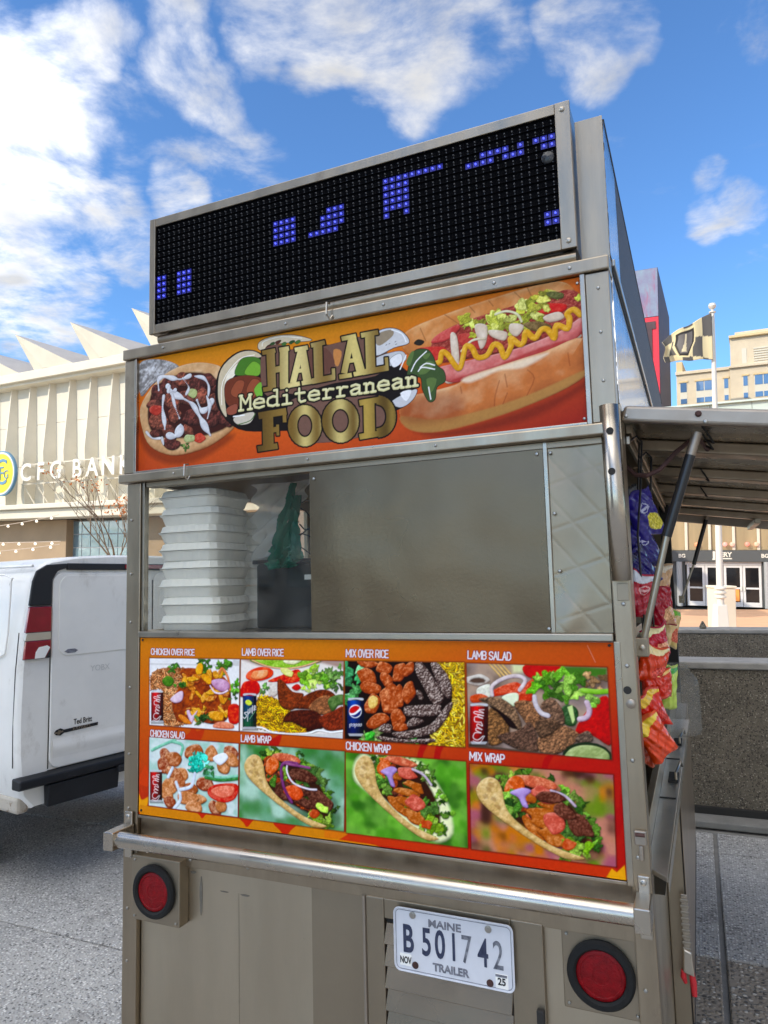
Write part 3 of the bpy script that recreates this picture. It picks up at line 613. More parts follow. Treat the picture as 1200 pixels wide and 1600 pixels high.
    s.piece(s.blob(300, 540, 45, 65, 15, .1), (224, 190, 110), (190, 110, 50), (245, 230, 170), rim=8, shadow=0)
    for q in [[(680, 180), (740, 170), (860, 330), (940, 480), (900, 560), (830, 530), (760, 400), (690, 270)], [(820, 180), (890, 180), (980, 300), (1015, 420), (990, 500), (940, 460), (870, 330)], [(580, 600), (620, 570), (880, 555), (920, 590), (900, 650), (680, 670), (590, 650)], [(480, 820), (620, 800), (820, 740), (960, 570), (1015, 530), (1010, 600), (880, 800), (700, 860), (540, 870)], [(610, 740), (660, 680), (740, 690), (760, 720), (640, 770)], [(350, 800), (400, 740), (470, 750), (460, 820)], [(340, 850), (600, 880), (860, 870), (800, 910), (420, 900)], [(690, 430), (730, 430), (760, 500), (720, 510)]]:
        s.piece(q, (98, 74, 68), (30, 16, 18), (196, 178, 168), rim=8, nz=.95, nc=3, shadow=.7, gloss=.6)
    can(s, 68, 500, 217, 852, (16, 70, 160), (8, 30, 84), 'globe'); s.setclip()
    # ---------- lamb salad
    s.fr = (725, 1005, 4.8); F = [(48, 142), (1068, 170), (1118, 855), (75, 770)]
    s.fill(F, (60, 25, 10), grow=2, soft=2, alpha=.7); s.setclip(F); s.blurbg(F, [(150, 132, 128), (176, 150, 130), (110, 90, 80)], 40, 3)
    for i in range(4): s.rope([(210 + i * 30, 140), (300 + i * 30, 240)], 5, (206, 170, 110), (130, 90, 50), (240, 214, 160))
    s.fill([(380, 140), (480, 150), (470, 210), (390, 210)], (206, 206, 160), soft=5); s.piece([(480, 150), (740, 150), (720, 240), (600, 270), (480, 230)], (196, 16, 14), (110, 6, 6), (224, 70, 50), rim=10, nz=.1); s.fill([(740, 160), (1075, 170), (1070, 230), (900, 250), (740, 220)], (70, 120, 40), soft=4); s.leaf(980, 270, 80, 6, [(170, 130, 90), (120, 90, 60)], 40)
    s.piece(s.blob(130, 270, 85, 45), (196, 186, 176), (130, 110, 100), (230, 224, 216), rim=8, nz=.1); s.fill(s.blob(130, 270, 60, 24), (90, 66, 54), soft=2)
    s.piece([(130, 330), (220, 300), (225, 400), (140, 390)], (214, 212, 196), (150, 150, 130), (240, 240, 230), rim=8); s.piece([(80, 390), (160, 370), (220, 410), (100, 440)], (206, 80, 50), (150, 40, 24), (240, 150, 110), rim=6)
    s.piece([(240, 390), (250, 340), (400, 280), (470, 300), (560, 230), (610, 270), (540, 330), (530, 420), (440, 430), (350, 380)], (206, 66, 44), (140, 26, 18), (240, 140, 110), rim=9, nz=.4)
    s.rope([(240, 380), (240, 310), (330, 250), (430, 235), (480, 270), (440, 340)], 9, (206, 190, 190), (140, 110, 130), (236, 226, 226)); s.piece([(310, 400), (370, 365), (430, 370), (425, 440), (390, 460)], (216, 222, 190), (120, 150, 90), (240, 245, 226), rim=6, nz=.1)
    s.piece([(850, 640), (980, 430), (1090, 400), (1120, 740), (980, 680)], (190, 18, 24), (100, 6, 10), (226, 70, 60), rim=12, nz=.3)
    s.leaf(640, 320, 110, 12, [(90, 150, 40), (130, 180, 70), (60, 110, 30)], 41); s.leaf(800, 300, 130, 18, [(100, 160, 50), (140, 186, 80), (70, 120, 36)], 42); s.leaf(930, 390, 80, 8, [(110, 160, 60), (150, 190, 90)], 43); s.rope([(900, 340), (1000, 350), (1080, 345)], 12, (130, 190, 60), (60, 110, 20), (180, 220, 110))
    s.piece([(750, 470), (820, 450), (870, 500), (850, 600), (770, 590)], (44, 80, 40), (16, 36, 18), (100, 140, 90), rim=8); s.fill([(790, 465), (825, 450), (845, 560), (830, 590)], (190, 210, 140))
    for q, c in [([(140, 410), (280, 395), (400, 470), (460, 600), (430, 640), (330, 540), (220, 450)], (112, 86, 66)), ([(215, 490), (300, 520), (370, 620), (340, 720), (220, 750)], (112, 78, 50)), ([(400, 440), (500, 420), (590, 480), (590, 590), (540, 640), (470, 560)], (118, 82, 58)), ([(600, 440), (680, 400), (750, 480), (770, 590), (690, 610), (600, 560)], (104, 78, 62)), ([(280, 690), (440, 640), (520, 580), (580, 700), (580, 800), (440, 790)], (88, 64, 52)), ([(590, 680), (740, 600), (870, 660), (860, 720), (720, 820), (600, 810)], (124, 88, 64)), ([(850, 700), (940, 640), (980, 710), (900, 740)], (96, 76, 64)), ([(560, 580), (690, 560), (740, 610), (600, 700)], (90, 66, 50))]:
        s.piece(q, c, np.array(c) * .28, np.clip(np.array(c) * 1.7, 0, 255), rim=8, nz=.8, nc=4, shadow=.7)
    s.fill(s.curve([(210, 455), (290, 490), (380, 560), (430, 630), (370, 620), (300, 530)], 3), (30, 18, 14), soft=1.5)
    s.rope([(550, 390), (560, 450), (600, 510), (650, 530)], 11, (196, 186, 190), (130, 110, 130), (236, 230, 232)); s.rope([(930, 430), (950, 490), (930, 540), (880, 555)], 12, (196, 170, 184), (110, 70, 100), (236, 226, 230))
    s.fill(s.blob(940, 850, 190, 125, 0, .02, 16), (34, 50, 30)); s.piece(s.blob(940, 852, 165, 105, 0, .02, 16), (150, 166, 104), (96, 116, 66), (196, 206, 150), rim=20, nz=.15, shadow=0); s.fill([(75, 750), (700, 815), (700, 900), (70, 800)], (86, 70, 58), soft=1.5)
    can(s, 78, 445, 212, 750, (200, 24, 36), (140, 12, 24), 'script'); s.setclip()
    # ---------- chicken salad
    s.fr = (215, 990, 3.478); F = [(75, 577), (573, 610), (570, 1020), (72, 962)]
    s.fill(F, (60, 25, 10), grow=2, soft=2, alpha=.7); s.setclip(F); s.blurbg(F, [(210, 220, 218), (196, 206, 206), (150, 190, 176)], 30, 9)
    for q in [[(90, 650), (150, 620), (220, 590)], [(200, 600), (260, 620), (250, 680)], [(380, 780), (470, 800), (570, 790)]]: s.rope(q, 9, (120, 190, 160), (60, 130, 100), (190, 230, 210))
    rs = np.random.RandomState(12)
    for (x, y) in [(170, 690), (210, 700), (160, 740), (330, 660), (420, 670), (530, 660), (490, 740), (250, 790), (210, 780), (190, 850), (160, 890), (380, 840), (300, 870), (350, 920), (290, 920), (190, 940), (440, 970), (480, 960), (330, 970), (530, 700), (240, 820)]:
        c = [(176, 92, 52), (196, 120, 72), (160, 70, 44)][rs.randint(3)]
        s.piece(s.blob(x, y, 38 + rs.rand() * 20, 30 + rs.rand() * 16, rs.rand() * 90, .2, 5), c, np.array(c) * .35, (240, 200, 160), rim=8, nz=.4, nc=7, shadow=.6)
    s.piece([(400, 880), (440, 840), (565, 835), (560, 910), (500, 940), (430, 920)], (206, 40, 30), (150, 14, 14), (240, 140, 120), rim=4, nz=.15); s.piece([(420, 880), (460, 850), (545, 850), (540, 895), (480, 915)], (226, 120, 96), (200, 60, 46), (246, 190, 170), rim=5, shadow=0)
    s.leaf(340, 720, 62, 16, [(70, 196, 170), (50, 170, 146), (110, 214, 190)], 51); s.leaf(420, 750, 40, 6, [(50, 110, 60), (70, 140, 90)], 52); s.rope([(390, 800), (470, 815), (570, 805)], 9, (50, 130, 60), (20, 70, 30), (120, 190, 120))
    for q in [[(215, 975), (250, 920), (225, 830)], [(250, 870), (310, 850), (330, 780)], [(180, 800), (205, 750)]]: s.rope(q, 10, (206, 214, 224), (150, 160, 180), (250, 252, 255))
    s.piece([(430, 690), (490, 660), (515, 690), (470, 730)], (230, 232, 236), (170, 170, 180), (255, 255, 255), rim=8, nz=.1)
    can(s, 78, 762, 146, 942, (190, 20, 38), (130, 10, 24), 'script'); s.setclip()
    # ---------- wraps
    def wrap(F, bg, cell, X, chicken, glow=False, seed=60, contrast=1.6):
        s.fill(F, (60, 25, 10), grow=2, soft=2, alpha=.7); s.setclip(F); s.blurbg(F, bg, cell, seed, contrast)
        T = lambda pts: [X(x, y) for x, y in pts]
        rad = abs(X(1, 0)[0] - X(0, 0)[0])
        B = lambda x, y, rx, ry, a=0, w=.2: s.blob(*X(x, y), rx * rad, ry * rad, a, w)
        out = [(0, 35), (8, 12), (25, 0), (45, 6), (80, -8), (130, 5), (180, 18), (215, 55), (250, 110), (262, 140), (268, 185), (238, 205), (200, 195), (150, 165), (85, 120), (30, 80), (5, 60)]
        s.fill(s.curve(T([(x + 5, y + 9) for x, y in out]), 3), (20, 24, 10), soft=5, alpha=.45)
        if glow: s.fill(s.curve(T(out), 3), (236, 236, 190), soft=5, grow=3, alpha=.9)
        # salad frill along the open edge
        for k, (x, y, r_) in enumerate([(60, 8, 20), (110, 0, 22), (150, 8, 20), (185, 30, 22), (212, 62, 22), (236, 100, 22), (250, 140, 22), (240, 175, 22)]):
            s.leaf(*X(x, y), r_ * rad, 7, [(70, 112, 34), (104, 150, 52), (44, 80, 26)], seed + 30 + k)
        s.fill(s.curve(T([(40, 25), (100, 8), (160, 25), (205, 70), (235, 130), (230, 180), (150, 150), (70, 95)]), 3), (58, 30, 18), soft=3)
        s.leaf(*X(85, 2), 26 * rad, 12, [(96, 130, 40), (136, 166, 66), (60, 90, 30)], seed + 1); s.leaf(*X(195, 45), 22 * rad, 8, [(90, 130, 50), (130, 160, 70)], seed + 2)
        rw = np.random.RandomState(seed + 9)
        for k in range(46):
            t = rw.rand(); off = (rw.rand() - .5) * 62; x = 55 + t * 165 + off * .45; y = 22 + t * 135 - off * .75
            c = [(66, 108, 36), (110, 146, 54), (190, 90, 44), (150, 62, 34), (206, 92, 60), (90, 44, 32), (48, 76, 28)][rw.randint(7)]
            s.piece(B(x, y, 9 + rw.rand() * 9, 6 + rw.rand() * 5, rw.rand() * 180, .3), c, np.array(c) * .25, np.clip(np.array(c) * 1.6 + 20, 0, 255), rim=4, nz=.5, nc=3, shadow=.5)
        for x, y, rx, ry, a, c in [(125, 12, 42, 14, 12, (206, 96, 70)), (80, 30, 22, 26, 20, (214, 92, 36))]: s.piece(B(x, y, rx, ry, a), c, np.array(c) * .45, (246, 190, 150), rim=6, nz=.3)
        if chicken:
            s.leaf(*X(75, 70), 34 * rad, 14, [(70, 120, 40), (44, 84, 28), (110, 150, 60)], seed + 3); s.leaf(*X(205, 130), 30 * rad, 10, [(50, 84, 36), (80, 120, 50)], seed + 4)
            for x, y, rx, ry, a in [(110, 50, 24, 10, 20), (160, 70, 26, 10, 15), (140, 88, 34, 10, 10), (120, 125, 36, 12, 50), (175, 80, 20, 12, 40), (140, 112, 26, 12, 30), (165, 150, 34, 16, 30)]: s.piece(B(x, y, rx, ry, a), (184, 96, 44), (80, 30, 12), (236, 170, 110), rim=6, nz=.4)
            for x, y, rx, ry, a in [(145, 42, 28, 16, 20), (170, 115, 26, 22, 20)]: s.piece(B(x, y, rx, ry, a), (206, 90, 74), (150, 40, 34), (240, 160, 140), rim=6)
            s.piece(T([(72, 38), (100, 26), (118, 34), (105, 50), (112, 75), (100, 72), (90, 50)]), (170, 140, 196), (110, 76, 136), (220, 200, 236), rim=6, nz=.15)
            s.rope(T([(160, 32), (190, 45), (212, 70)]), 6, (190, 170, 186), (120, 90, 120), (230, 220, 230))
            if chicken == 2:
                for x, y, rx, ry, a in [(160, 50, 38, 12, 8), (225, 120, 32, 22, 40), (190, 85, 30, 14, 40)]: s.piece(B(x, y, rx, ry, a), (96, 48, 36), (36, 14, 12), (160, 100, 80), rim=6, nz=.7)
        else:
            s.leaf(*X(190, 70), 36 * rad, 8, [(50, 80, 34), (80, 110, 50)], seed + 3)
            for x, y, rx, ry, a in [(160, 60, 44, 18, 10), (215, 130, 40, 26, 40), (110, 100, 24, 30, 0), (180, 140, 34, 16, 20), (160, 100, 30, 16, 20)]: s.piece(B(x, y, rx, ry, a), (88, 44, 34), (34, 14, 12), (150, 96, 76), rim=6, nz=.7)
            s.piece(B(140, 105, 26, 22, 20), (216, 82, 46), (140, 40, 20), (246, 150, 110), rim=7)
            s.rope(T([(150, 25), (118, 22), (105, 40), (112, 90), (135, 135)]), 9, (120, 54, 110), (60, 16, 50), (176, 110, 160)); s.rope(T([(122, 26), (122, 50), (140, 80), (180, 96), (205, 98)]), 5, (216, 206, 216), (150, 130, 150), (248, 244, 248)); s.rope(T([(120, 25), (150, 30), (185, 36)]), 7, (150, 80, 130), (90, 30, 70), (190, 130, 170))
        s.leaf(*X(215, 180), 34 * rad, 14, [(130, 170, 50), (160, 196, 80), (100, 140, 36)], seed + 5)
        s.piece(B(200, 168, 16, 12, 20), (196, 76, 44), (120, 30, 16), (230, 140, 100), rim=4)
        # front flap of the bread
        s.piece(T([(0, 35), (8, 12), (26, 0), (45, 8), (56, 35), (62, 70), (82, 105), (120, 140), (165, 172), (205, 190), (235, 203), (200, 206), (150, 180), (95, 140), (40, 95), (10, 62)]), (206, 170, 110), (140, 96, 52), (236, 214, 168), rim=9, nz=.35, nc=6)
        for x, y in [(25, 30), (38, 55), (20, 50), (48, 75), (32, 20)]: s.fill(B(x, y, 8, 5, 40, .3), (150, 100, 56), soft=2, alpha=.5)
        s.setclip()
    s.fr = (215, 990, 3.478)
    wrap([(583, 610), (1157, 645), (1157, 1090), (578, 1022)], [(120, 170, 140), (52, 122, 44), (80, 148, 70), (176, 206, 190)], 45, lambda x, y: (605 + x * 1.95, 668 + y * 1.95 - (x * .0)), 0, seed=60)
    s.fr = (540, 990, 2.609)
    wrap([(25, 488), (512, 520), (525, 877), (30, 822)], [(84, 156, 46), (44, 100, 28), (126, 190, 74), (110, 166, 70)], 34, lambda x, y: (62 + x * 1.47, 500 + y * 1.68), 1, True, 70)
    wrap([(527, 528), (1097, 566), (1117, 942), (540, 880)], [(196, 130, 110), (70, 40, 30), (110, 140, 40), (206, 120, 40), (170, 90, 110)], 42, lambda x, y: (556 + x * 1.86, 582 + y * 1.62), 2, False, 80, 2.2)
    # photographic contrast: deeper shadows, fuller colour, a little lens softness and grain
    y = s.img.mean(2, keepdims=True); im = np.clip(y + (s.img - y) * 1.12, 0, 1); im = np.clip(im * 1.04 - .006, 0, 1)
    im = im * (.80 + .35 * np.clip(y * 2.2, 0, 1)); g5 = im.copy()
    g5[1:-1, 1:-1] = (im[1:-1, 1:-1] * 4 + im[:-2, 1:-1] + im[2:, 1:-1] + im[1:-1, :-2] + im[1:-1, 2:]) / 8
    s.img = np.clip(g5, 0, 1)
    # titles
    s.fr = (215, 990, 3.478)
    title(s, 'CHICKEN OVER RICE', (86, 114), (326, 118), 32); title(s, 'LAMB OVER RICE', (592, 116), (818, 120), 36); title(s, 'CHICKEN SALAD', (82, 572), (271, 583), 34); title(s, 'LAMB WRAP', (588, 596), (752, 603), 36)
    s.fr = (540, 990, 2.609)
    title(s, 'MIX OVER RICE', (23, 92), (193, 95), 30); title(s, 'LAMB SALAD', (514, 97), (684, 103), 31); title(s, 'CHICKEN WRAP', (27, 474), (206, 487), 30); title(s, 'MIX WRAP', (528, 512), (665, 522), 32)
    s.fr = (725, 1005, 4.8); s.line([(925, 5), (985, 130)], 1.5, (220, 150, 120), alpha=.6)
    g = vnoise(H, W, 4, 77, 2); s.img *= (0.93 + .14 * g)[..., None]
    return s
def paint_banner():
    s = Print([(216, 563), (914, 433), (922, 663), (216, 745)], 1405, 373, 1000, 266)
    H, W = s.H, s.W; yy = np.linspace(0, 1, H)[:, None]; xx = np.linspace(0, 1, W)[None, :]
    a, b, c = lin((212, 136, 14)), lin((206, 84, 22)), lin((150, 30, 22))
    t = np.clip(yy * .62 + np.maximum(xx - .5, 0) * .75 + np.maximum(.1 - xx, 0) * 1.5, 0, 1)[..., None]
    s.img[:] = np.where(t < .5, a + (b - a) * t * 2, b + (c - b) * (t * 2 - 1))
    # ---- lamb pita
    s.fr = (190, 430, 3.077)
    s.fill(s.curve([(85, 700), (110, 860), (240, 930), (400, 900), (560, 780), (300, 800)], 4), (60, 14, 8), soft=9, alpha=.55)
    s.piece([(80, 430), (180, 405), (280, 440), (230, 490), (150, 530), (90, 590)], (150, 146, 146), (70, 66, 68), (226, 226, 230), rim=14, nz=.9, nc=12, shadow=.2)
    for i in range(14):
        x = 85 + i * 13; s.line([(x - 10, 580 - i * 6), (x + 60, 500 - i * 4), (x + 90, 440)], 1.2, [(70, 68, 70), (215, 215, 220)][i % 2], alpha=.6, curve=3)
    s.piece([(90, 640), (150, 540), (210, 480), (300, 435), (400, 422), (500, 450), (560, 540), (570, 720), (480, 810), (380, 860), (250, 885), (140, 840), (95, 740)], (206, 160, 112), (140, 84, 44), (238, 206, 166), rim=18, nz=.25, nc=16, shadow=.5)
    s.fill(s.curve([(125, 700), (150, 560), (230, 500), (330, 470), (450, 490), (540, 600), (545, 720), (440, 780), (300, 800), (170, 790)], 4), (60, 24, 18), soft=3)
    rs = np.random.RandomState(5)
    for (x, y, r) in [(180, 580, 45), (230, 540, 50), (300, 510, 42), (370, 530, 50), (430, 510, 40), (160, 640, 40), (250, 620, 50), (330, 600, 46), (400, 590, 44), (470, 620, 50), (510, 700, 48), (180, 720, 52), (260, 690, 40), (350, 700, 50), (440, 700, 44), (240, 780, 46), (160, 780, 30), (250, 830, 40), (330, 760, 30), (480, 560, 36)]:
        c = [(96, 52, 42), (112, 60, 46), (80, 40, 34)][rs.randint(3)]
        s.piece(s.blob(x, y, r, r * .8, rs.rand() * 90, .2), c, np.array(c) * .3, np.clip(np.array(c) * 1.8, 0, 255), rim=12, nz=.7, nc=8, shadow=.6)
    s.piece(s.blob(165, 660, 34, 26), (178, 50, 36), (100, 20, 16), (220, 110, 90), rim=6); s.piece(s.blob(385, 800, 30, 24), (190, 56, 36), (110, 20, 16), (226, 110, 90), rim=6); s.piece(s.blob(350, 575, 22, 24), (176, 186, 120), (110, 120, 60), (220, 226, 180), rim=5); s.piece(s.blob(335, 800, 26, 20), (170, 180, 120), (110, 120, 60), (220, 226, 180), rim=5); s.leaf(320, 840, 26, 6, [(70, 104, 40), (100, 130, 60)], 3)
    for k, (q, w) in enumerate([([(180, 560), (178, 510), (205, 492), (250, 500), (290, 505), (335, 488)], 15), ([(300, 500), (330, 545), (318, 580)], 9), ([(225, 540), (250, 575), (300, 600), (350, 632), (385, 690), (412, 740), (440, 785)], 19), ([(372, 610), (395, 660), (425, 650), (445, 615)], 18), ([(235, 540), (228, 570), (262, 560)], 14), ([(205, 590), (200, 650), (210, 720), (212, 755)], 13), ([(248, 585), (262, 640), (285, 700)], 11), ([(228, 785), (262, 790), (285, 765), (290, 735)], 26), ([(360, 490), (405, 500), (430, 540), (428, 590)], 10), ([(198, 798), (206, 832)], 11), ([(420, 590), (436, 640), (425, 700)], 10), ([(120, 770), (150, 800), (190, 800)], 8)]):
        s.drizzle(q, w, (208, 208, 214), (150, 148, 160), (250, 250, 255), k)
    # ---- hot dog
    s.fr = (560, 420, 3)
    s.fill(s.curve([(250, 740), (420, 770), (700, 700), (960, 600), (1090, 520), (1090, 560), (800, 720), (400, 800)], 4), (70, 10, 10), soft=8, alpha=.5)
    s.piece([(230, 360), (260, 290), (430, 215), (650, 140), (850, 80), (960, 60), (1030, 95), (1060, 200), (1000, 260), (700, 300), (450, 380), (300, 420)], (206, 130, 66), (140, 70, 26), (240, 196, 140), rim=32, nz=.15, nc=22)
    for q in [[(320, 280), (345, 340)], [(435, 215), (500, 260)], [(760, 110), (790, 140)], [(820, 90), (835, 125)], [(550, 175), (575, 205)], [(640, 150), (660, 175)]]: s.line(q, 1.8, (130, 66, 26), soft=1.5, curve=2, alpha=.8)
    s.piece([(370, 360), (480, 265), (900, 130), (1010, 100), (1070, 140), (1070, 260), (760, 380), (520, 430), (400, 440)], (150, 50, 40), (70, 20, 14), (206, 110, 90), rim=12, nz=.5)
    def chunk(l, col, dk, hi, rim=7, nz=.2): s.piece(l, col, dk, hi, rim=rim, nz=nz, nc=6, shadow=.5)
    chunk([(370, 350), (400, 310), (490, 265), (500, 290), (440, 340)], (198, 60, 56), (120, 20, 24), (230, 130, 120)); chunk([(300, 380), (430, 370), (430, 420), (350, 450)], (200, 44, 36), (120, 16, 16), (230, 110, 90))
    chunk([(500, 310), (600, 310), (660, 340), (640, 380), (520, 370)], (184, 50, 44), (110, 18, 18), (220, 110, 90)); chunk([(840, 185), (900, 165), (995, 170), (980, 205), (880, 215)], (206, 26, 20), (120, 8, 8), (236, 100, 80))
    s.leaf(560, 270, 60, 10, [(176, 186, 60), (200, 206, 90), (150, 150, 40)], 5); s.leaf(700, 260, 70, 14, [(190, 196, 60), (214, 216, 100), (160, 160, 40)], 6); s.leaf(820, 210, 75, 14, [(200, 200, 60), (220, 220, 110), (160, 164, 40)], 7); s.leaf(900, 155, 60, 8, [(206, 200, 90), (176, 170, 50)], 8); s.leaf(1040, 140, 35, 5, [(190, 196, 60), (160, 170, 50)], 9)
    s.piece(s.blob(945, 125, 45, 18, 8, .1), (90, 90, 40), (40, 44, 16), (150, 150, 90), rim=6); s.piece([(800, 260), (870, 250), (930, 275), (880, 300), (820, 285)], (104, 80, 40), (50, 36, 16), (170, 140, 90), rim=6)
    for q in [[(460, 310), (490, 320), (500, 450), (470, 440)], [(575, 265), (630, 270), (625, 350), (600, 380), (585, 330)], [(640, 290), (720, 300), (710, 340), (650, 320)], [(740, 260), (800, 270), (770, 320), (735, 300)], [(890, 230), (960, 205), (985, 235), (920, 255)], [(950, 330), (1010, 270), (1065, 320), (1000, 350)], [(430, 520), (500, 480), (515, 520), (450, 545)]]:
        chunk(q, (214, 192, 170), (150, 120, 100), (248, 240, 228), 8, .1)
    s.rope([(670, 215), (720, 200), (770, 215), (790, 250)], 6, (216, 210, 170), (150, 140, 90), (246, 244, 220)); s.rope([(510, 390), (560, 340), (620, 330)], 6, (216, 200, 170), (150, 120, 90), (246, 240, 220))
    s.piece([(400, 470), (520, 440), (760, 380), (960, 300), (1070, 230), (1070, 300), (980, 370), (800, 450), (600, 510), (470, 540), (410, 510)], (206, 104, 100), (150, 40, 40), (240, 180, 170), rim=18, nz=.12, nc=10)
    s.fill(s.curve([(470, 525), (640, 470), (860, 380), (990, 340), (980, 375), (800, 450), (640, 500), (520, 530)], 4), (170, 40, 36), soft=3, alpha=.8)
    z = [(380, 450), (410, 440), (420, 395), (450, 410), (490, 470), (510, 455), (530, 370), (560, 375), (585, 420), (630, 410), (660, 360), (690, 370), (710, 420), (740, 370), (740, 330), (780, 360), (800, 345), (810, 300), (850, 330), (880, 290), (910, 290), (940, 330), (950, 270), (1000, 285), (1010, 240), (1000, 215), (1030, 195), (1060, 220)]
    s.rope(z, 15, (222, 160, 20), (140, 84, 6), (250, 214, 100), curve=4)
    s.piece([(220, 690), (240, 610), (330, 590), (480, 550), (540, 510), (690, 460), (900, 390), (1070, 330), (1090, 480), (1000, 560), (800, 650), (600, 715), (400, 760), (270, 755)], (196, 112, 54), (110, 40, 16), (244, 206, 156), rim=48, nz=.12, nc=26, shadow=.5)
    s.fill(s.curve([(520, 520), (700, 460), (900, 400), (880, 425), (790, 470), (690, 480), (600, 520), (540, 540)], 4), (240, 222, 196), soft=4, alpha=.8)
    s.fill(s.curve([(225, 700), (400, 715), (640, 660), (860, 580), (1075, 480), (1085, 500), (950, 585), (700, 690), (420, 770), (270, 765)], 4), (176, 128, 66), soft=2.5, alpha=.9)
    s.fill(s.curve([(240, 640), (340, 600), (500, 600), (500, 700), (300, 740), (225, 710)], 4), (120, 34, 20), soft=14, alpha=.5)
    for q in [[(505, 560), (510, 590)], [(685, 530), (665, 600), (660, 650)], [(720, 590), (700, 640)], [(815, 480), (845, 520), (810, 600)], [(1000, 400), (1008, 460)], [(710, 500), (720, 560)]]: s.line(q, 2, (140, 64, 28), soft=1.8, curve=3, alpha=.8)
    # ---- cartoon sandwich behind the lettering
    s.fr = (340, 490, 3.158); K = (18, 12, 10)
    def toon(q, col, ow=3.6, curve=4):
        q = s.curve(q, curve); s.fill(q, K, grow=ow * s.k * .6); s.fill(q, col)
    toon([(20, 480), (5, 380), (30, 270), (110, 195), (200, 185), (330, 240), (520, 160), (640, 170), (800, 180), (960, 290), (1000, 360), (940, 470), (760, 520), (560, 570), (300, 590), (120, 580)], (24, 16, 14), 4)
    toon([(15, 400), (30, 280), (110, 200), (190, 185), (235, 215), (150, 230), (70, 320), (50, 420), (60, 520), (30, 480)], (206, 190, 160)); s.fill(s.curve([(45, 400), (60, 310), (120, 245), (130, 270), (80, 340), (70, 430)], 4), (240, 232, 214)); s.line([(35, 460), (40, 340), (120, 230), (200, 205)], 2.5, (250, 246, 238), curve=4)
    for q, c in [([(100, 300), (130, 230), (180, 215), (230, 230), (235, 300), (150, 310)], (70, 120, 36)), ([(150, 300), (190, 240), (230, 260), (220, 310)], (116, 170, 50)), ([(50, 420), (60, 340), (150, 310), (240, 330), (235, 420), (150, 460), (80, 470)], (112, 52, 32)), ([(80, 400), (110, 340), (150, 345), (120, 420)], (150, 76, 48)), ([(160, 390), (190, 330), (230, 345), (200, 420)], (150, 76, 48)), ([(200, 380), (235, 345), (240, 420), (215, 420)], (120, 180, 60)), ([(60, 480), (110, 455), (110, 500), (70, 510)], (150, 80, 60)), ([(95, 530), (150, 505), (200, 500), (180, 550), (120, 560)], (206, 196, 180))]: toon(q, c, 1.6)
    s.line([(95, 520), (150, 512)], 4, (240, 240, 240)); s.line([(120, 560), (180, 540), (205, 505)], 3, (70, 110, 50), curve=3)
    toon([(230, 180), (225, 140), (300, 110), (400, 105), (490, 130), (400, 140), (310, 150)], (216, 200, 170), 3); s.line([(240, 160), (250, 135), (340, 112), (440, 120)], 2.2, (248, 244, 236), curve=3)
    for i, (x, y) in enumerate([(290, 150), (320, 140), (350, 150), (390, 140), (270, 165), (420, 140)]): toon(s.blob(x, y, 16, 8, -30), [(50, 80, 40), (80, 40, 30), (70, 110, 50)][i % 3], .8)
    toon([(350, 200), (560, 160), (820, 110), (850, 290), (600, 350), (360, 400)], (112, 80, 68), 1); toon([(240, 190), (360, 170), (360, 400), (250, 400)], (112, 80, 68), 0)
    toon([(380, 440), (560, 430), (860, 420), (870, 560), (640, 640), (400, 630)], (116, 84, 72), 1)
    s.fill(s.curve([(600, 180), (640, 190), (625, 260), (605, 250)], 3), (196, 130, 70)); s.fill(s.curve([(455, 200), (560, 170), (605, 260), (520, 330), (470, 300)], 4), (104, 66, 54))
    toon([(805, 130), (820, 90), (880, 72), (940, 90), (975, 145), (900, 170), (810, 210)], (206, 206, 210), 3.4); s.fill(s.curve([(805, 130), (830, 95), (890, 80), (895, 110), (830, 160)], 4), (150, 134, 112)); s.line([(890, 80), (940, 100), (960, 140)], 3, (245, 245, 250), curve=3)
    for x, y in [(860, 158), (875, 152), (905, 142), (908, 155)]: s.line([(x, y), (x + 6, y - 3)], 1.6, K)
    toon([(800, 230), (870, 200), (940, 190), (960, 230), (900, 260), (810, 260)], (196, 196, 200), 2); toon([(880, 230), (930, 200), (940, 240), (900, 270)], (230, 230, 235), 1.5)
    toon([(890, 440), (1005, 380), (1000, 420), (960, 460), (920, 470)], (200, 200, 206), 3); s.fill(s.curve([(930, 400), (985, 385), (960, 440)], 3), (240, 240, 245))
    toon([(970, 280), (1000, 190), (1060, 180), (1090, 210), (1110, 260), (1145, 290), (1150, 340), (1110, 370), (1100, 430), (1070, 440), (1040, 380), (1030, 320), (970, 320)], (62, 84, 44), 3)
    for q in [[(960, 250), (980, 200), (1000, 190), (980, 260)], [(1020, 300), (1060, 240), (1100, 250), (1060, 300)], [(1060, 330), (1110, 330), (1080, 400)], [(1040, 210), (1080, 200), (1060, 230)]]: s.fill(s.curve(q, 3), (92, 116, 60))
    for q in [[(985, 290), (1010, 240), (1060, 190)], [(1020, 290), (1040, 270), (1100, 280)], [(1080, 430), (1070, 370)], [(1100, 260), (1060, 250), (1030, 270)], [(930, 280), (960, 210)]]: s.line(q, 3.2, (240, 240, 240), curve=3)
    toon([(1000, 150), (1020, 130), (1050, 140), (1030, 160)], (40, 34, 26), 1)
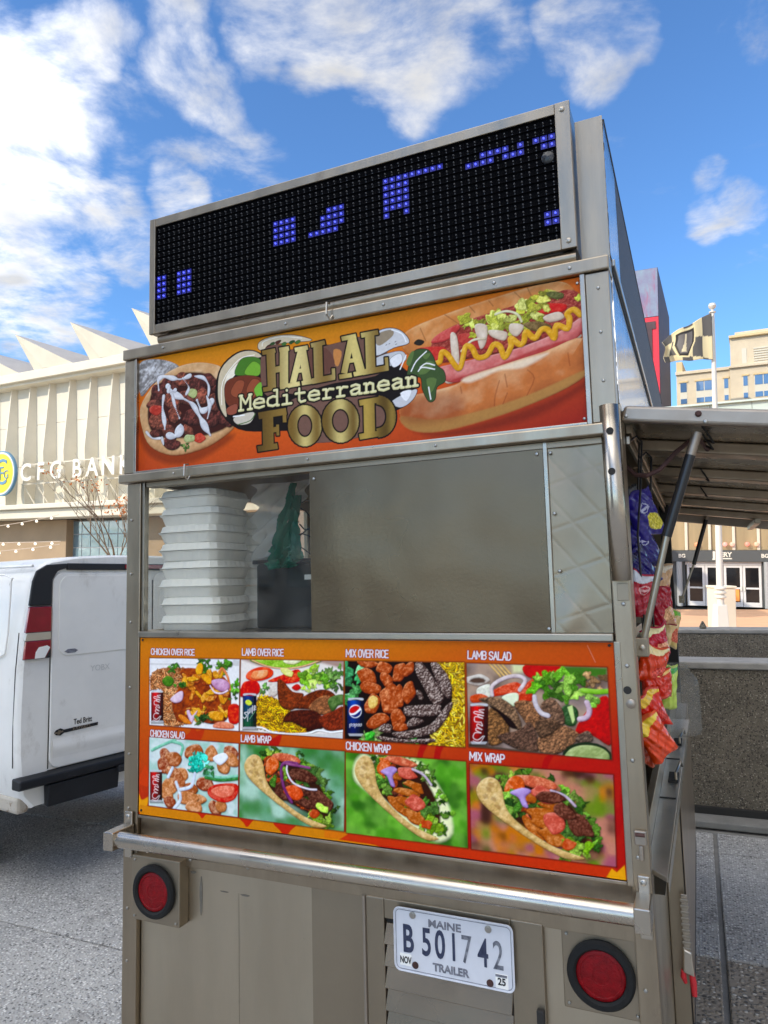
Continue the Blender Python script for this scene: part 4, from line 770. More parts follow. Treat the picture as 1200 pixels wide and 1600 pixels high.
    # ---- gold slab lettering
    def gold(shapes, x0, x1, lo=(96, 70, 26), hi=(206, 186, 116), ow=6.0):
        polys = [s.P(q) for q in shapes]; allp = np.concatenate(polys); w = s.win(allp, ow * s.k + 4)
        d = np.full(w[2].shape, 1e9)
        for q in polys: d = np.minimum(d, s.seg(q, w[2], w[3], True))
        s.put(w, s.mask(d - ow * s.k * .75, w), lin(K))
        t = (w[2] - s.P([(x0, 300)])[0, 0]) / (s.P([(x1, 300)])[0, 0] - s.P([(x0, 300)])[0, 0])
        g = np.clip(np.exp(-((t - .45) / .2) ** 2) + .45 * np.exp(-((t - .95) / .08) ** 2), 0, 1)[..., None]
        s.put(w, s.mask(d, w), lin(lo) * (1 - g) + lin(hi) * g)
    def bar(a, b, wd):   # thick straight stroke as quad
        a = np.array(a, float); b = np.array(b, float); e = (b - a) / np.linalg.norm(b - a); n = np.array([-e[1], e[0]]) * wd / 2
        return [a + n, b + n, b - n, a - n]
    H1 = [bar((282, 190), (290, 380), 42), bar((350, 178), (350, 370), 42), bar((290, 285), (350, 272), 30), bar((240, 195), (306, 182), 22), bar((326, 180), (375, 172), 22), bar((245, 383), (308, 372), 22), bar((330, 370), (380, 362), 22)]
    A1 = [bar((437, 175), (395, 350), 30), bar((440, 175), (468, 340), 40), bar((405, 290), (470, 280), 20), bar((405, 180), (470, 168), 22), bar((372, 362), (430, 352), 22), bar((440, 350), (500, 340), 22)]
    L1 = [bar((520, 150), (525, 330), 44), bar((487, 158), (556, 142), 22), bar((492, 340), (605, 318), 28), bar((598, 275), (600, 325), 16)]
    A2 = [bar((690, 115), (652, 300), 30), bar((690, 115), (735, 290), 42), bar((660, 240), (735, 228), 20), bar((640, 125), (712, 110), 22), bar((628, 318), (690, 308), 22), bar((700, 305), (765, 293), 22)]
    L2 = [bar((780, 100), (785, 280), 46), bar((738, 108), (822, 92), 24), bar((745, 295), (870, 272), 28), bar((862, 220), (866, 285), 16)]
    gold(H1 + A1 + L1, 230, 640, (128, 98, 40), (226, 208, 140)); gold(A2 + L2, 560, 900, (128, 98, 40), (216, 196, 120))
    def ring(cx, cy, rx, ry, wd, n=26):
        o = []
        for i in range(n):
            a0, a1 = 2 * math.pi * i / n, 2 * math.pi * (i + 1.9) / n
            f = lambda a, k: (cx + math.cos(a) * (rx + k), cy + math.sin(a) * (ry + k))
            o.append([f(a0, wd / 2), f(a1, wd / 2), f(a1, -wd / 2), f(a0, -wd / 2)])
        return o
    Fl = [bar((268, 505), (272, 680), 54), bar((222, 516), (362, 492), 34), bar((352, 490), (354, 548), 18), bar((270, 592), (322, 582), 26), bar((318, 560), (320, 615), 14), bar((218, 684), (318, 668), 28)]
    Dl = [bar((775, 440), (778, 610), 54), bar((728, 450), (830, 432), 28), bar((728, 620), (840, 600), 28)] + [bar((820 + 66 * math.cos(a), 517 + 84 * math.sin(a)), (820 + 66 * math.cos(a + .5), 517 + 84 * math.sin(a + .5)), 46) for a in np.arange(-1.6, 1.2, .16)]
    gold(ring(455, 565, 62, 82, 46), 380, 545, (120, 92, 38)); gold(ring(633, 540, 68, 86, 48), 545, 730, (110, 84, 34)); gold(Fl, 130, 640, (84, 60, 22), (140, 110, 50)); gold(Dl, 640, 900, (84, 62, 22), (180, 150, 70))
    # ---- typewriter word
    LC = {'M': ([[(.1, 1), (.1, .05), (.5, .6), (.9, .05), (.9, 1)], [(0, .05), (.2, .05)], [(.8, .05), (1, .05)], [(-.05, 1), (.3, 1)], [(.7, 1), (1.05, 1)]], 1),
          'e': ([[(.05, .68), (.92, .68), (.85, .48), (.5, .38), (.15, .48), (.03, .7), (.15, .92), (.5, 1), (.9, .93)]], 0), 'd': ([[(.85, .45), (.5, .38), (.12, .48), (.03, .7), (.12, .92), (.5, 1), (.85, .92)], [(.6, 0), (.85, 0), (.85, 1), (1, 1)]], 0),
          'i': ([[(.25, .42), (.52, .42), (.52, 1)], [(.15, 1), (.9, 1)], [(.5, .1), (.52, .12)]], 0), 't': ([[(.4, .12), (.4, .85), (.55, 1), (.9, .95)], [(.1, .42), (.85, .42)]], 0),
          'r': ([[(.1, .42), (.35, .42), (.35, 1)], [(.1, 1), (.7, 1)], [(.35, .6), (.6, .42), (.95, .46)]], 0), 'a': ([[(.15, .44), (.5, .38), (.8, .48), (.8, 1), (1, 1)], [(.8, .64), (.4, .66), (.1, .78), (.2, .98), (.5, 1), (.8, .88)]], 0),
          'n': ([[(.05, .42), (.22, .42), (.22, 1)], [(.05, 1), (.4, 1)], [(.22, .55), (.5, .4), (.78, .5), (.78, 1)], [(.62, 1), (.98, 1)]], 0)}
    a = np.array((122, 490.)); bb = np.array((1022, 360.)); d = (bb - a) / 13; segs = []
    for i, ch in enumerate('Mediterranean'):
        for st in LC[ch][0]:
            segs.append([a + d * (i + .06 + p * .86) + np.array([0, -1]) * (1 - q) * 78 for p, q in st])
    for g in segs: s.line(g, 17, K)
    for g in segs: s.line(g, 7.4, (214, 206, 150))
    for g in segs: s.line([(x, y - 3) for x, y in g], 2.6, (236, 232, 196), alpha=.7)
    gn = vnoise(H, W, 4, 78, 2); s.img *= (0.92 + .16 * gn)[..., None]
    return s
# ---------------------------------------------------------------- ground
gran = [(.10, .10, .095), (.30, .29, .275), (.50, .485, .455), (.72, .70, .66)]
M['granite'] = mat('exposed_aggregate', (.38, .365, .34), .75, 0, var=.16, vscale=1.3, bump=.004, spots=(72, gran, [0, .16, .45, .74]), dirt=((.13, .12, .105), 2.3, .55, .74))
peb = [(.09, .08, .065), (.27, .225, .17), (.40, .345, .27), (.66, .61, .53)]
M['pebble'] = mat('pebble_paving', (.28, .235, .18), .75, 0, var=.15, vscale=3, bump=.006, spots=(48, peb, [0, .2, .6, .85]))
M['mortar'] = mat('mortar_bed', (.22, .21, .19), .9, 0, var=.15, vscale=9, bump=.004, bscale=60)
M['plaza'] = mat('brick_plaza', (.66, .38, .22), .8, 0, var=.10, vscale=.6, vstretch=(1, 5, 1), bump=.003, bscale=30)
M['aggw'] = mat('dark_aggregate_wall', (.15, .125, .09), .85, 0, var=.3, vscale=3, bump=.006, spots=(92, [(.022, .018, .014), (.15, .125, .09), (.26, .22, .165), (.40, .35, .27)], [0, .30, .62, .88]))
M['coping'] = mat('light_concrete_coping', (.27, .25, .22), .8, 0, var=.18, vscale=8, bump=.004, bscale=60, dirt=((.13, .12, .10), 7, .55, .75))
M['terr'] = mat('far_street', (.30, .285, .26), .85, 0, var=.15, vscale=.15)

# far terrain: one sheet to the horizon, a little below the sloping street
tag(MB().add([(-900, -900, -1.1), (900, -900, -1.1), (900, 900, -1.1), (-900, 900, -1.1)], [(0, 1, 2, 3)]).build('terrain', M['terr'], M=WM), kind='structure')
PV = MB().box(-13, 11, -16, 6.2, GZ - .5, GZ - .014).build('pavement', M['mortar'], M=TM, base=(0, 0, GZ)); tag(PV, kind='structure')
SX, SY, GAP = 2.25, 1.45, .008
slab_me = {}
def slab(x0, x1, y0, y1, mt):
    k = (round(x1 - x0, 3), round(y1 - y0, 3), mt.name)
    if k not in slab_me:
        m = MB().box(0, x1 - x0, 0, y1 - y0, -.05, 0).mesh('paving_slab'); m.materials.append(mt); slab_me[k] = m
    o = new_obj('paving_slab', slab_me[k], PV); o.location = Vector((x0, y0, GZ + random.uniform(-.0015, .0015))) - BASE[PV]
    b = o.modifiers.new('bevel', 'BEVEL'); b.width = .006; b.segments = 1
random.seed(3)
for i in range(-5, 3):
    x0 = i * SX; left = i < -1
    y = (3.0 if left else 3.98) - 7 * SY
    while y < 6.0:
        y1 = min(y + SY, 5.84)
        if y1 - y > .2:
            g = GAP if not (i in (0, -1)) else .014
            slab(x0 + (g if i != 0 else .013), x0 + SX - (g if i != -1 else .013), y + GAP, y1 - GAP, M['pebble'] if (i in (-1, 0, 1) and 2.4 < y < 3.9) else M['granite'])
        y += SY
# brick plaza beyond the wall
BP = MB().box(-6, 60, 9, 34.4, -1.5, -.80).build('plaza', M['plaza'], M=WM, base=(16, 20, -.8)); tag(BP, kind='structure')

# low aggregate walls at the right
def wall(name, label, y0, y1, z1, x0, x1, cop, lip):
    t = thing(name, label, 'wall', (x0 + 1, y0, GZ))
    n = 5; w = (x1 - x0) / n
    for k in range(n): bx('wall_panel', M['aggw'], t, x0 + k * w + .004, x0 + (k + 1) * w - .004, y0, y1, GZ + .0, z1, bevel=.01)
    if cop:
        for k in range(n): bx('coping', M['coping'], t, x0 + k * w + .003, x0 + (k + 1) * w - .003, y0 - lip, y1 + lip, z1 + .001, z1 + cop, bevel=.012, seg=3)
    return t
w1 = wall('planter_wall', 'low dark aggregate wall with a pale worn coping beside the trailer', 6.14, 6.5, -.72, -.6, 9.4, .055, .02)
bx('plinth', M['mortar'], w1, -.6, 9.4, 5.92, 6.137, GZ + .0, GZ + .05, bevel=.01)
bx('drain_gap', M['dark'], w1, -.6, 9.4, 6.10, 6.139, GZ + .051, GZ + .10, bevel=0)
w2 = wall('terrace_wall', 'second dark aggregate wall behind the first one', 8.2, 8.6, -.60, -.9, 10.1, .045, .01)
bd = MB().lathe((0.02, 8.3, -.553), (0, 0, 1), [(.0, 0), (.03, .0), (.036, .02), (.024, .045), (.010, .075), (0, .08)], 9)
tag(bd.build('stone_chip', M['aggw'], base=(0.02, 8.3, -.553)), 'small dark stone lying on top of the rear wall', 'stone')
# ---------------------------------------------------------------- buildings (city-grid frames: x along the facade, y into the building)
def grid_frame(ox, oy, e=(.884, -.468)):
    l = math.hypot(*e); ex, ey = e[0] / l, e[1] / l
    return Matrix(((ex, -ey, 0, ox), (ey, ex, 0, oy), (0, 0, 1, 0), (0, 0, 0, 1)))
FACE3 = REAR3
AM = grid_frame(-13.478, 30)
A = thing('concrete_arena', 'cream concrete arena with tapered fins, folded roof and pale sign letters', 'building', (0, 0, -1.1), AM)
M['tan'] = mat('tan_wall', (.40, .28, .17), .8, 0, var=.08, vscale=1); M['roofgrey'] = mat('grey_roof_felt', (.34, .33, .33), .8, 0, var=.08, vscale=2)
M['skyglass'] = mat('mirror_window_glass', (.16, .24, .28), .05, 0, spec=1.0, coat=1.0, bump=.02, bscale=1.5)
M['mull'] = mat('grey_mullion', (.35, .36, .36), .5); M['cornice'] = mat('painted_cornice', (.64, .585, .47), .7, 0, var=.05, vscale=1)
X0, X1 = -14.0, 11.0
fins = [.39 + 1.285 * k for k in range(-11, 9)]
for k in range(len(fins) - 1):
    a, b = fins[k], fins[k + 1]
    for z0, z1 in ((3.9, 5.7), (5.71, 7.5), (7.51, 9.31)): bx('wall_panel', M['cream_pan'], A, a + .012, b - .012, 0, .4, z0, z1, bevel=.01)
for s in fins:
    def sec(w, p, z): return [(s - w, -.001, z), (s - .07, -p, z), (s - .01, -p, z), (s + w, -.001, z)]
    mb = MB(); secs = [sec(.19, .34, 3.95), sec(.24, .46, 6.2), sec(.09, .20, 9.30)]
    vs = [v for q in secs for v in q]; fs = []
    for i in range(2):
        for j in range(3): fs.append((i * 4 + j, i * 4 + j + 1, i * 4 + 5 + j, i * 4 + 4 + j))
    mb.add(vs, fs); mb.build('fin', M['cream'], A)
bx('cornice', M['cornice'], A, X0, X1, -.75, .4, 9.32, 9.70, bevel=.02); bx('soffit', M['cream'], A, X0, X1, -.55, .4, 9.20, 9.319, bevel=0)
bx('ledge', M['cornice'], A, X0, X1, -.95, .4, 3.74, 3.945, bevel=.03); bx('fascia', M['cream'], A, X0, X1, -.75, .4, 3.36, 3.735, bevel=.03)
bx('lower_wall', M['tan'], A, X0, -.60, .55, 1.2, -1.1, 3.355, bevel=.02); bx('lower_wall', M['tan'], A, 3.3, X1, .55, 1.2, -1.1, 3.355, bevel=.02)
bx('side_wall', M['cream'], A, X0, X1, 1.25, 14, -1.1, 9.6, bevel=0)
wf = bx('window', M['mull'], A, -.60, 3.3, .9, 1.0, -.8, 3.30, bevel=.01)
for i in range(7):
    for j in range(7):
        x = -.56 + i * .55; z = -.74 + j * .575; bx('pane', M['skyglass'], wf, x + .025, x + .53, .88, .895, z + .025, z + .55, bevel=0)
for k in range(-3, 4):
    p = 1.45 + 3.48 * k
    P_, A_, B_, C1, C2 = (p, -1.15, 11.25), (p + .55, -.55, 9.72), (p + 1.32, -.72, 9.72), (p + 3.1, -.60, 9.72), (p + 3.95, .9, 9.9)
    Q_, Ab = (p + .6, 11, 11.0), (p + .9, 11, 9.72)
    MB().add([P_, A_, B_, C1], [(0, 1, 2), (0, 2, 3)]).build('roof_gable', M['cream'], A)
    MB().add([P_, C1, C2, Q_, Ab, A_], [(0, 1, 2), (0, 2, 3), (0, 3, 4, 5)]).build('roof_fold', M['roofgrey'], A)
# sign
M['yellow'] = mat('sign_yellow', (.86, .66, .0), .4); M['sblue'] = mat('sign_blue', (.10, .24, .38), .4); M['swhite'] = mat('sign_white', (.74, .70, .60), .5)
def disc(name, m, par, cx_, cz_, rx, rz, y0, y1):
    return MB().prism([(cx_ + rx * math.cos(a), cz_ + rz * math.sin(a)) for a in np.linspace(0, 2 * math.pi, 40)[:-1]], y0, y1, lambda u, v, d: (u, d, v)).build(name, m, par)
LG = disc('sign_disc', M['sblue'], A, -2.72, 5.30, .93, .97, -1.10, -.98)
disc('disc_ring', M['swhite'], LG, -2.72, 5.30, .875, .915, -1.112, -1.101); disc('disc_face', M['yellow'], LG, -2.72, 5.30, .80, .84, -1.124, -1.113)
text('monogram', 'C', 1.62, M['sblue'], LG, (-2.70, -1.135, 5.30), FACE3, .01, -.012, .82); text('monogram', 'F', .86, M['sblue'], LG, (-2.66, -1.135, 5.26), FACE3, .01, -.004, .8); text('monogram', 'G', .52, M['sblue'], LG, (-2.34, -1.135, 5.22), FACE3, .01, -.002, .9)
for ch, x in zip('CFGBANK', (-1.22, -.28, .66, 1.92, 2.80, 3.70, 4.62)):
    text('sign_letter', ch, 1.02, M['swhite'], A, (x, -.92, 5.24), FACE3, .10, .02, 1.0)
for z in (4.80, 5.62): bx('sign_rail', M['cornice'], A, -1.9, 5.1, -.72, -.66, z, z + .05, bevel=0)
for x in np.arange(-1.8, 5.1, .85): MB().tube([(x, -.69, 4.80), (x + .5, -.5, 4.0)], .025, 6).build('sign_stay', M['cream'], A)

# low market hall behind the plaza at the right
HM = grid_frame(17.143, 36)
Hh = thing('market_hall', 'low pale hall with brass panels, dark fascia and white double doors', 'building', (0, 0, -.8), HM)
M['palegreen'] = mat('pale_green_metal', (.52, .60, .53), .4, .0, var=.04, vscale=.5); M['brass'] = mat('brass_panel', (.42, .31, .17), .42, 0.55, var=.22, vscale=.9, vstretch=(1.5, 1, .2)); M['fascia'] = mat('dark_grey_fascia', (.075, .08, .08), .5)
M['doorwhite'] = mat('white_door_frame', (.68, .66, .64), .5); M['darkglass'] = mat('dark_door_glass', (.012, .012, .014), .06, 0, spec=.6); M['glow_o'] = mat('orange_display', (.7, .25, .05), .5, emit=(1, .35, .08), estr=.25)
for k in range(14): bx('parapet_panel', M['palegreen'], Hh, -8 + k * 1.9 + .01, -8 + (k + 1) * 1.9 - .01, -.4, .1, 8.0, 9.42, bevel=.01)
bx('parapet_rail', M['palegreen'], Hh, -8, 18.6, -.6, .2, 9.425, 9.52, bevel=.01)
bx('upper_wall', M['cream_pan'], Hh, -8, 18.6, .12, 3, 3.95, 9.4, bevel=0); bx('rear_block', M['cream_pan'], Hh, -8, 18.6, 3.01, 18, -.8, 9.4, bevel=0)
for k in range(9):
    bx('brass_panel', M['brass'], Hh, -5 + k * 1.1 + .08, -5 + (k + 1) * 1.1 - .08, .0, .1, 2.05, 3.94, bevel=.02); bx('pilaster', M['cornice'], Hh, -5 + k * 1.1 - .075, -5 + k * 1.1 + .075, -.10, .1, 2.05, 3.94, bevel=.03)
for x, c in ((-1.20, (1, .28, .1)), (.10, (1, .4, .4)), (.42, (1, .5, .4)), (1.10, (1, .22, .2)), (1.50, (1, .5, .35))):
    m_ = mat('red_lamp_globe', (.6, .2, .12), .4, emit=c, estr=.6); MB().lathe((x, -.18, 2.35), (0, 0, 1), [(0, -.11), (.08, -.08), (.11, 0), (.08, .08), (0, .11)], 12).build('lamp_globe', m_, Hh)
fa = bx('fascia', M['fascia'], Hh, -6, 6, -.14, .1, 1.47, 2.045, bevel=.01)
text('fascia_lettering', 'ERY', .32, M['swhite'], fa, (.13, -.155, 1.82), FACE3, .01, .012, .95); MB().prism([(-.50, 1.56), (-.36, 1.56), (-.36, 1.98), (-.42, 2.02), (-.47, 1.98), (-.47, 1.64), (-.50, 1.62)], -.152, -.1405, lambda u, v, d: (u, d, v)).build('fascia_mark', M['swhite'], fa); bx('fascia_mark', M['swhite'], fa, -.10, .40, -.152, -.1405, 1.60, 1.66, bevel=0)
text('fascia_lettering', 'BG', .26, M['swhite'], fa, (-1.92, -.155, 1.76), FACE3, .01, .008, 1.0); text('fascia_lettering', 'BG', .26, M['swhite'], fa, (1.86, -.155, 1.76), FACE3, .01, .008, 1.0)
bx('hall_wall', M['fascia'], Hh, -6, -1.80, .1, .6, -.8, 1.465, bevel=0); bx('hall_wall', M['fascia'], Hh, 1.70, 6, .1, .6, -.8, 1.465, bevel=0); bx('door_header', M['doorwhite'], Hh, -1.795, 1.695, .05, .3, 1.30, 1.465, bevel=.01)
for i, (a, b) in enumerate(((-1.72, -.88), (-.86, -.02), (.0, .84), (.86, 1.68))):
    d = bx('door_leaf', M['darkglass'], Hh, a + .05, b - .05, .14, .17, -.76, 1.28, bevel=0)
    for q in ((a, a + .115, -.78, 1.29), (b - .115, b, -.78, 1.29)): bx('stile', M['doorwhite'], d, q[0], q[1], .08, .138, q[2], q[3], bevel=.01)
    for q in ((-.78, -.55), (.10, .19), (1.17, 1.29)): bx('rail', M['doorwhite'], d, a + .116, b - .116, .09, .137, q[0], q[1], bevel=.01)
    bx('handle', M['swhite'], d, (b - .09 if i % 2 == 0 else a + .03), (b - .03 if i % 2 == 0 else a + .09), .03, .079, .02, .26, bevel=.01)
bx('display', M['glow_o'], Hh, .25, .68, .128, .1385, -.50, .09, bevel=0)
for x in (-2.05, 1.93): MB().tube([(x, -.25, -.8), (x, -.25, 1.468)], .14, 20).build('column', M['mull'], Hh)

# distant stone block
SM = grid_frame(38.097, 80)
Sb = thing('stone_office_block', 'distant sandy stone office block with blue windows and stepped roofline', 'building', (0, 0, -1.1), SM)
M['sand'] = mat('sandstone', (.58, .48, .34), .85, 0, var=.08, vscale=.6, bump=.02, bscale=2); M['sand2'] = mat('warm_sandstone', (.60, .45, .24), .85, 0, var=.08, vscale=.6); M['blind'] = mat('window_blind', (.58, .54, .44), .7); M['blueglass'] = mat('blue_window_glass', (.08, .16, .30), .05, 0, spec=1, coat=1)
bx('wing', M['sand'], Sb, -4.43, 1.2, 0, 20, -1.1, 22.7, bevel=.02); bx('wing_coping', M['sand'], Sb, -4.5, 1.2, -.25, 20, 22.701, 23.05, bevel=.03); bx('corner_pier', M['sand2'], Sb, -4.43, -3.75, .1, 20, 23.055, 24.3, bevel=.03)
bx('main_block', M['sand'], Sb, 1.21, 14, -.3, 20, -1.1, 22.75, bevel=.02); bx('string_course', M['sand'], Sb, 1.15, 14, -.6, 19, 22.751, 23.0, bevel=.03)
bx('attic', M['sand'], Sb, 1.3, 14, -.1, 19, 23.001, 26.2, bevel=.02); bx('cornice', M['sand2'], Sb, 1.2, 14, -.5, 19, 26.201, 26.5, bevel=.05); bx('roof_block', M['sand'], Sb, 1.8, 14, .3, 18, 26.501, 27.0, bevel=.03)
for a, b in ((-4.05, -3.29), (-2.35, -.63), (.55, 1.05), (2.50, 3.02), (3.65, 6.2), (6.9, 7.4), (8.0, 10.5)):
    for z in (18.9, 15.2, 11.5):
        yy = 0 if b < 1.2 else -.3
        w = bx('window', M['blind'], Sb, a, b, yy - .02, yy - .004, z + .35, z + 2.85, bevel=0); n = max(1, round((b - a) / .8)); dw = (b - a) / n
        for k in range(n):
            for z0, z1 in ((.38, .95), (1.75, 2.82)): bx('pane', M['blueglass'], w, a + k * dw + .05, a + (k + 1) * dw - .05, yy - .05, yy - .021, z + z0, z + z1, bevel=0)
        bx('lintel', M['sand2'], w, a - .1, b + .1, yy - .10, yy - .021, z + 2.86, z + 3.05, bevel=0)
for a, b in ((2.46, 2.94), (6.9, 7.3)): bx('slot_window', M['blind'], Sb, a, b, -.13, -.104, 23.2, 24.95, bevel=0)
for k in range(7): bx('louvre', M['blind'], Sb, 3.64, 6.2, -.18, -.104, 23.1 + k * .27, 23.24 + k * .27, bevel=0)

# digital blade sign tower
KM = grid_frame(23.6, 60, (.90, -.43))
K_ = thing('blade_sign', 'tall blade sign with a lilac pixel screen over a red panel', 'sign', (0, 0, -1.1), KM)
M['pix'] = mat('lilac_pixel_screen', (.17, .14, .25), .5, 0, col2=(.20, .27, .34), vscale=1.1, bump=.02, bscale=30, dirt=((.26, .11, .19), 1.2, .5, .7, (2, 1, .4))); M['maroon'] = mat('dark_maroon_metal', (.055, .024, .028), .6, 0, var=.3, vscale=.8); M['sred'] = mat('sign_red', (.62, .015, .035), .5)
bx('tower', M['maroon'], K_, -7.2, 0, .06, 14.5, -1.1, 26.6, bevel=.02); bx('screen', M['pix'], K_, -7.18, -.02, -.03, .055, 22.3, 26.55, bevel=.01); bx('red_panel', M['sred'], K_, -7.18, -.02, -.03, .055, 9.0, 22.25, bevel=.01)
bx('sign_letter', M['maroon'], K_, -1.55, -.25, -.10, -.032, 21.2, 21.85, bevel=0); bx('sign_letter', M['maroon'], K_, -1.25, -.55, -.10, -.0325, 18.7, 21.195, bevel=0)

# flagpole
FX, FY = 9.41, 20.0
Fp = thing('flagpole', 'white flagpole with a black and gold chequered flag', 'flagpole', (FX, FY, -.8), WM)
M['polew'] = mat('white_pole_paint', (.66, .64, .58), .4)
MB().tube([(FX, FY, -.8), (FX, FY, 8.75)], [.105, .055], 20).build('pole', M['polew'], Fp)
MB().lathe((FX, FY, 8.75), (0, 0, 1), [(.03, 0), (.09, .01), (.09, .04), (.03, .06), (.03, .10), (.085, .14), (.11, .20), (.085, .27), (.0, .30)], 18).build('finial', M['polew'], Fp)
for z in (.66, .78, .90): MB().lathe((FX, FY, z), (0, 0, 1), [(.10, -.05), (.16, -.02), (.16, .02), (.10, .05)], 18).build('collar', M['polew'], Fp)
MB().hexa([(FX - .24, FY - .30, -.8), (FX + .14, FY - .30, -.8), (FX + .14, FY + .2, -.8), (FX - .24, FY + .2, -.8)], [(FX - .17, FY - .15, .45), (FX + .12, FY - .15, .45), (FX + .12, FY + .12, .45), (FX - .17, FY + .12, .45)]).build('pedestal', M['polew'], Fp, bevel=.02)
def flagp(u, v):
    w = .09 * math.sin(u * 9 + v * 1.5) * u + .05 * math.sin(u * 16 + 1.5 * v) * u
    return (FX - .07 - u * 1.36 + .05 * math.sin(v * 6) * u, FY - .1 + w * 1.6 + u * .15, 8.72 - v * (1.36 - .70 * u) - .74 * u ** 1.1 + .05 * math.sin(u * 11) * u)
NU, NV = 80, 44
fl = MB().grid(flagp, NU, NV); me = fl.mesh('flag', BASE[Fp]); me.materials.append(M['attr_cloth']); ca = me.color_attributes.new('Col', 'FLOAT_COLOR', 'POINT'); cc = []
for j in range(NV + 1):
    for i in range(NU + 1):
        u, v = i / NU, j / NV; k = int(u * 5 + .0) + int(v * 2 + (u * .55))
        c = (92, 90, 88) if k % 2 == 0 else (214, 200, 160)
        dx_, dy_ = (u - .56) / .21, (v - .48) / .42; q = max(abs(dx_) + max(0, dy_) * .55, abs(dy_))
        if q < 1: c = (230, 214, 166)
        if q < .86: c = (56, 54, 54)
        if q < .70: c = (110, 106, 104)
        if q < .62 and abs(dx_) < .10 + .22 * max(0, dy_): c = (216, 204, 170)
        cc.append((*lin(c), 1))
ca.data.foreach_set('color', np.array(cc, np.float32).reshape(-1)); fo = new_obj('flag', me, Fp); fo.modifiers.new('t', 'SOLIDIFY').thickness = .004
pr_ = thing('stone_pier', 'square cream pier standing behind the flagpole base', 'pier', (10.9, 22.6, -.8), WM)
MB().box(10.35, 10.98, 22.3, 22.9, -.8, .78).build('shaft', M['cream'], pr_, bevel=.02); MB().box(10.32, 11.01, 22.27, 22.93, .785, .86).build('cap', M['cream'], pr_, bevel=.02)

# unseen stone block added behind the viewer to bounce sunlight onto the trailer
CM = grid_frame(24, -16)
Cb = thing('bounce_building', 'unseen pale stone building added behind the viewer to bounce sunlight', 'building', (0, 0, -1.1), CM)
M['limestone'] = mat('pale_limestone', (.66, .60, .50), .8, 0, var=.06, vscale=.4)
bx('wall', M['limestone'], Cb, -9, 12, -20, 9, -1.1, 26, bevel=0)
cme_ = MB().box(-.06, .06, -.8, .8, -1.2, 1.2).mesh('window'); cme_.materials.append(M['blueglass'])
for i in range(8):
    for j in range(6):
        o = new_obj('window', cme_, Cb); o.location = Vector((-9.03, -18 + i * 3.5, 3 + j * 4)) - BASE[Cb]
# tall block behind the viewer that shades the street
OM = grid_frame(-24.7, -8.6)
Ob = thing('office_building', 'slim stone office tower behind the viewer whose shadow covers the street', 'building', (0, 0, -1.1), OM)
M['office'] = mat('warm_limestone', (.50, .46, .40), .8, 0, var=.06, vscale=.4)
bx('wall', M['office'], Ob, -5.6, 5.6, -5.6, 5.6, -1.1, 22, bevel=0)
wme = MB().box(-.8, .8, -.06, .06, -1.2, 1.2).mesh('window'); wme.materials.append(M['blueglass'])
for i in range(4):
    for j in range(5):
        for f in range(2):
            o = new_obj('window', wme, Ob); u = -4.05 + i * 2.7
            o.location = Vector((u, 5.63, 3 + j * 3.9) if f == 0 else (5.63, u, 3 + j * 3.9)) - BASE[Ob]; o.rotation_euler.z = R(90) * f
# ---------------------------------------------------------------- food trailer (street frame, z from eye height)
Y = 1.743; YF = 5.08; XL, XR = -1.645, -.147
T = thing('food_trailer', 'stainless steel food trailer with menu boards and a blue lit message sign on top', 'food trailer', (-.9, 3.3, GZ))
S = M['steel']; SW = M['steel_worn']; SP = M['steel_plain']
# shell
sh = bx('rear_wall', SW, T, -1.594, -.176, Y + .012, Y + .03, GZ + .42, -.738)
for p in [(-1.56, -.785), (-1.36, -.785), (-1.2, -.785), (-1.02, -.785), (-.86, -.785), (-.6, -.768), (-.34, -.79), (-.2, -.79)]: pass
screws([(x, Y - .003, -.787 + .004 * i) for i, x in enumerate((-1.56, -1.40, -1.20, -1.04, -.87, -.60, -.35, -.20))], sh, M['screw'])
bx('seam_strip', S, T, -1.594, -.176, Y - .001, Y + .0115, -.806, -.742, bevel=.0015)
bx('upper_strip', S, T, -1.594, -.176, Y + .006, Y + .028, -.737, -.676, bevel=.0015)
bx('lower_sill', S, T, -1.65, -.13, Y - .002, Y + .05, GZ + .36, GZ + .418)
pl = bx('corner_post', S, T, -1.650, -1.596, Y - .006, Y + .022, GZ + .42, .336)
screws([(-1.630, Y - .0065, z) for z in (.22, .05, -.1, -.3, -.5, -.66, -.95, -1.1)], pl, M['screw'], .0045)
pr = MB().hexa([(-.172, Y - .008, GZ + .42), (-.124, Y - .008, GZ + .42), (-.124, Y + .05, GZ + .42), (-.172, Y + .05, GZ + .42)], [(-.187, Y - .008, .336), (-.148, Y - .008, .336), (-.148, Y + .05, .336), (-.187, Y + .05, .336)]).build('corner_post', S, T, bevel=.003)
screws([(-.160, Y - .0085, z) for z in (-.06, -.2, -.41, -.62, -.90, -1.02)], pr, M['screw'], .005)
MB().lathe((-.162, Y - .0085, -.255), (0, -1, 0), [(.009, 0), (.009, .001), (0, .001)], 14).build('post_hole', M['dark'], pr)
MB().lathe((-.156, Y - .0085, -.285), (0, -1, 0), [(.011, 0), (.011, .003), (.008, .005), (0, .005)], 8).build('bolt', M['galv'], pr)
bx('left_wall', SW, T, XL, XL + .02, Y + .052, YF, GZ + .42, -.13)
bx('left_wall', SW, T, XL, XL + .02, Y + .052, YF, .34, .74)
bx('left_window_post', S, T, XL, XL + .02, Y + 1.1, Y + 1.2, -.129, .339)
bx('right_wall', M['steel_mirror'], T, XR - .02, XR, Y + .052, YF, .425, .770, bevel=.001)
bx('right_wall', SW, T, XR - .02, XR, Y + .052, YF, GZ + .42, -.60)
bx('right_wall', SW, T, XR - .02, XR, Y + .052, Y + .15, -.598, .423)
bx('window_post', M['dark'], T, XR - .018, XR + .03, 4.05, 4.16, -.598, .423)
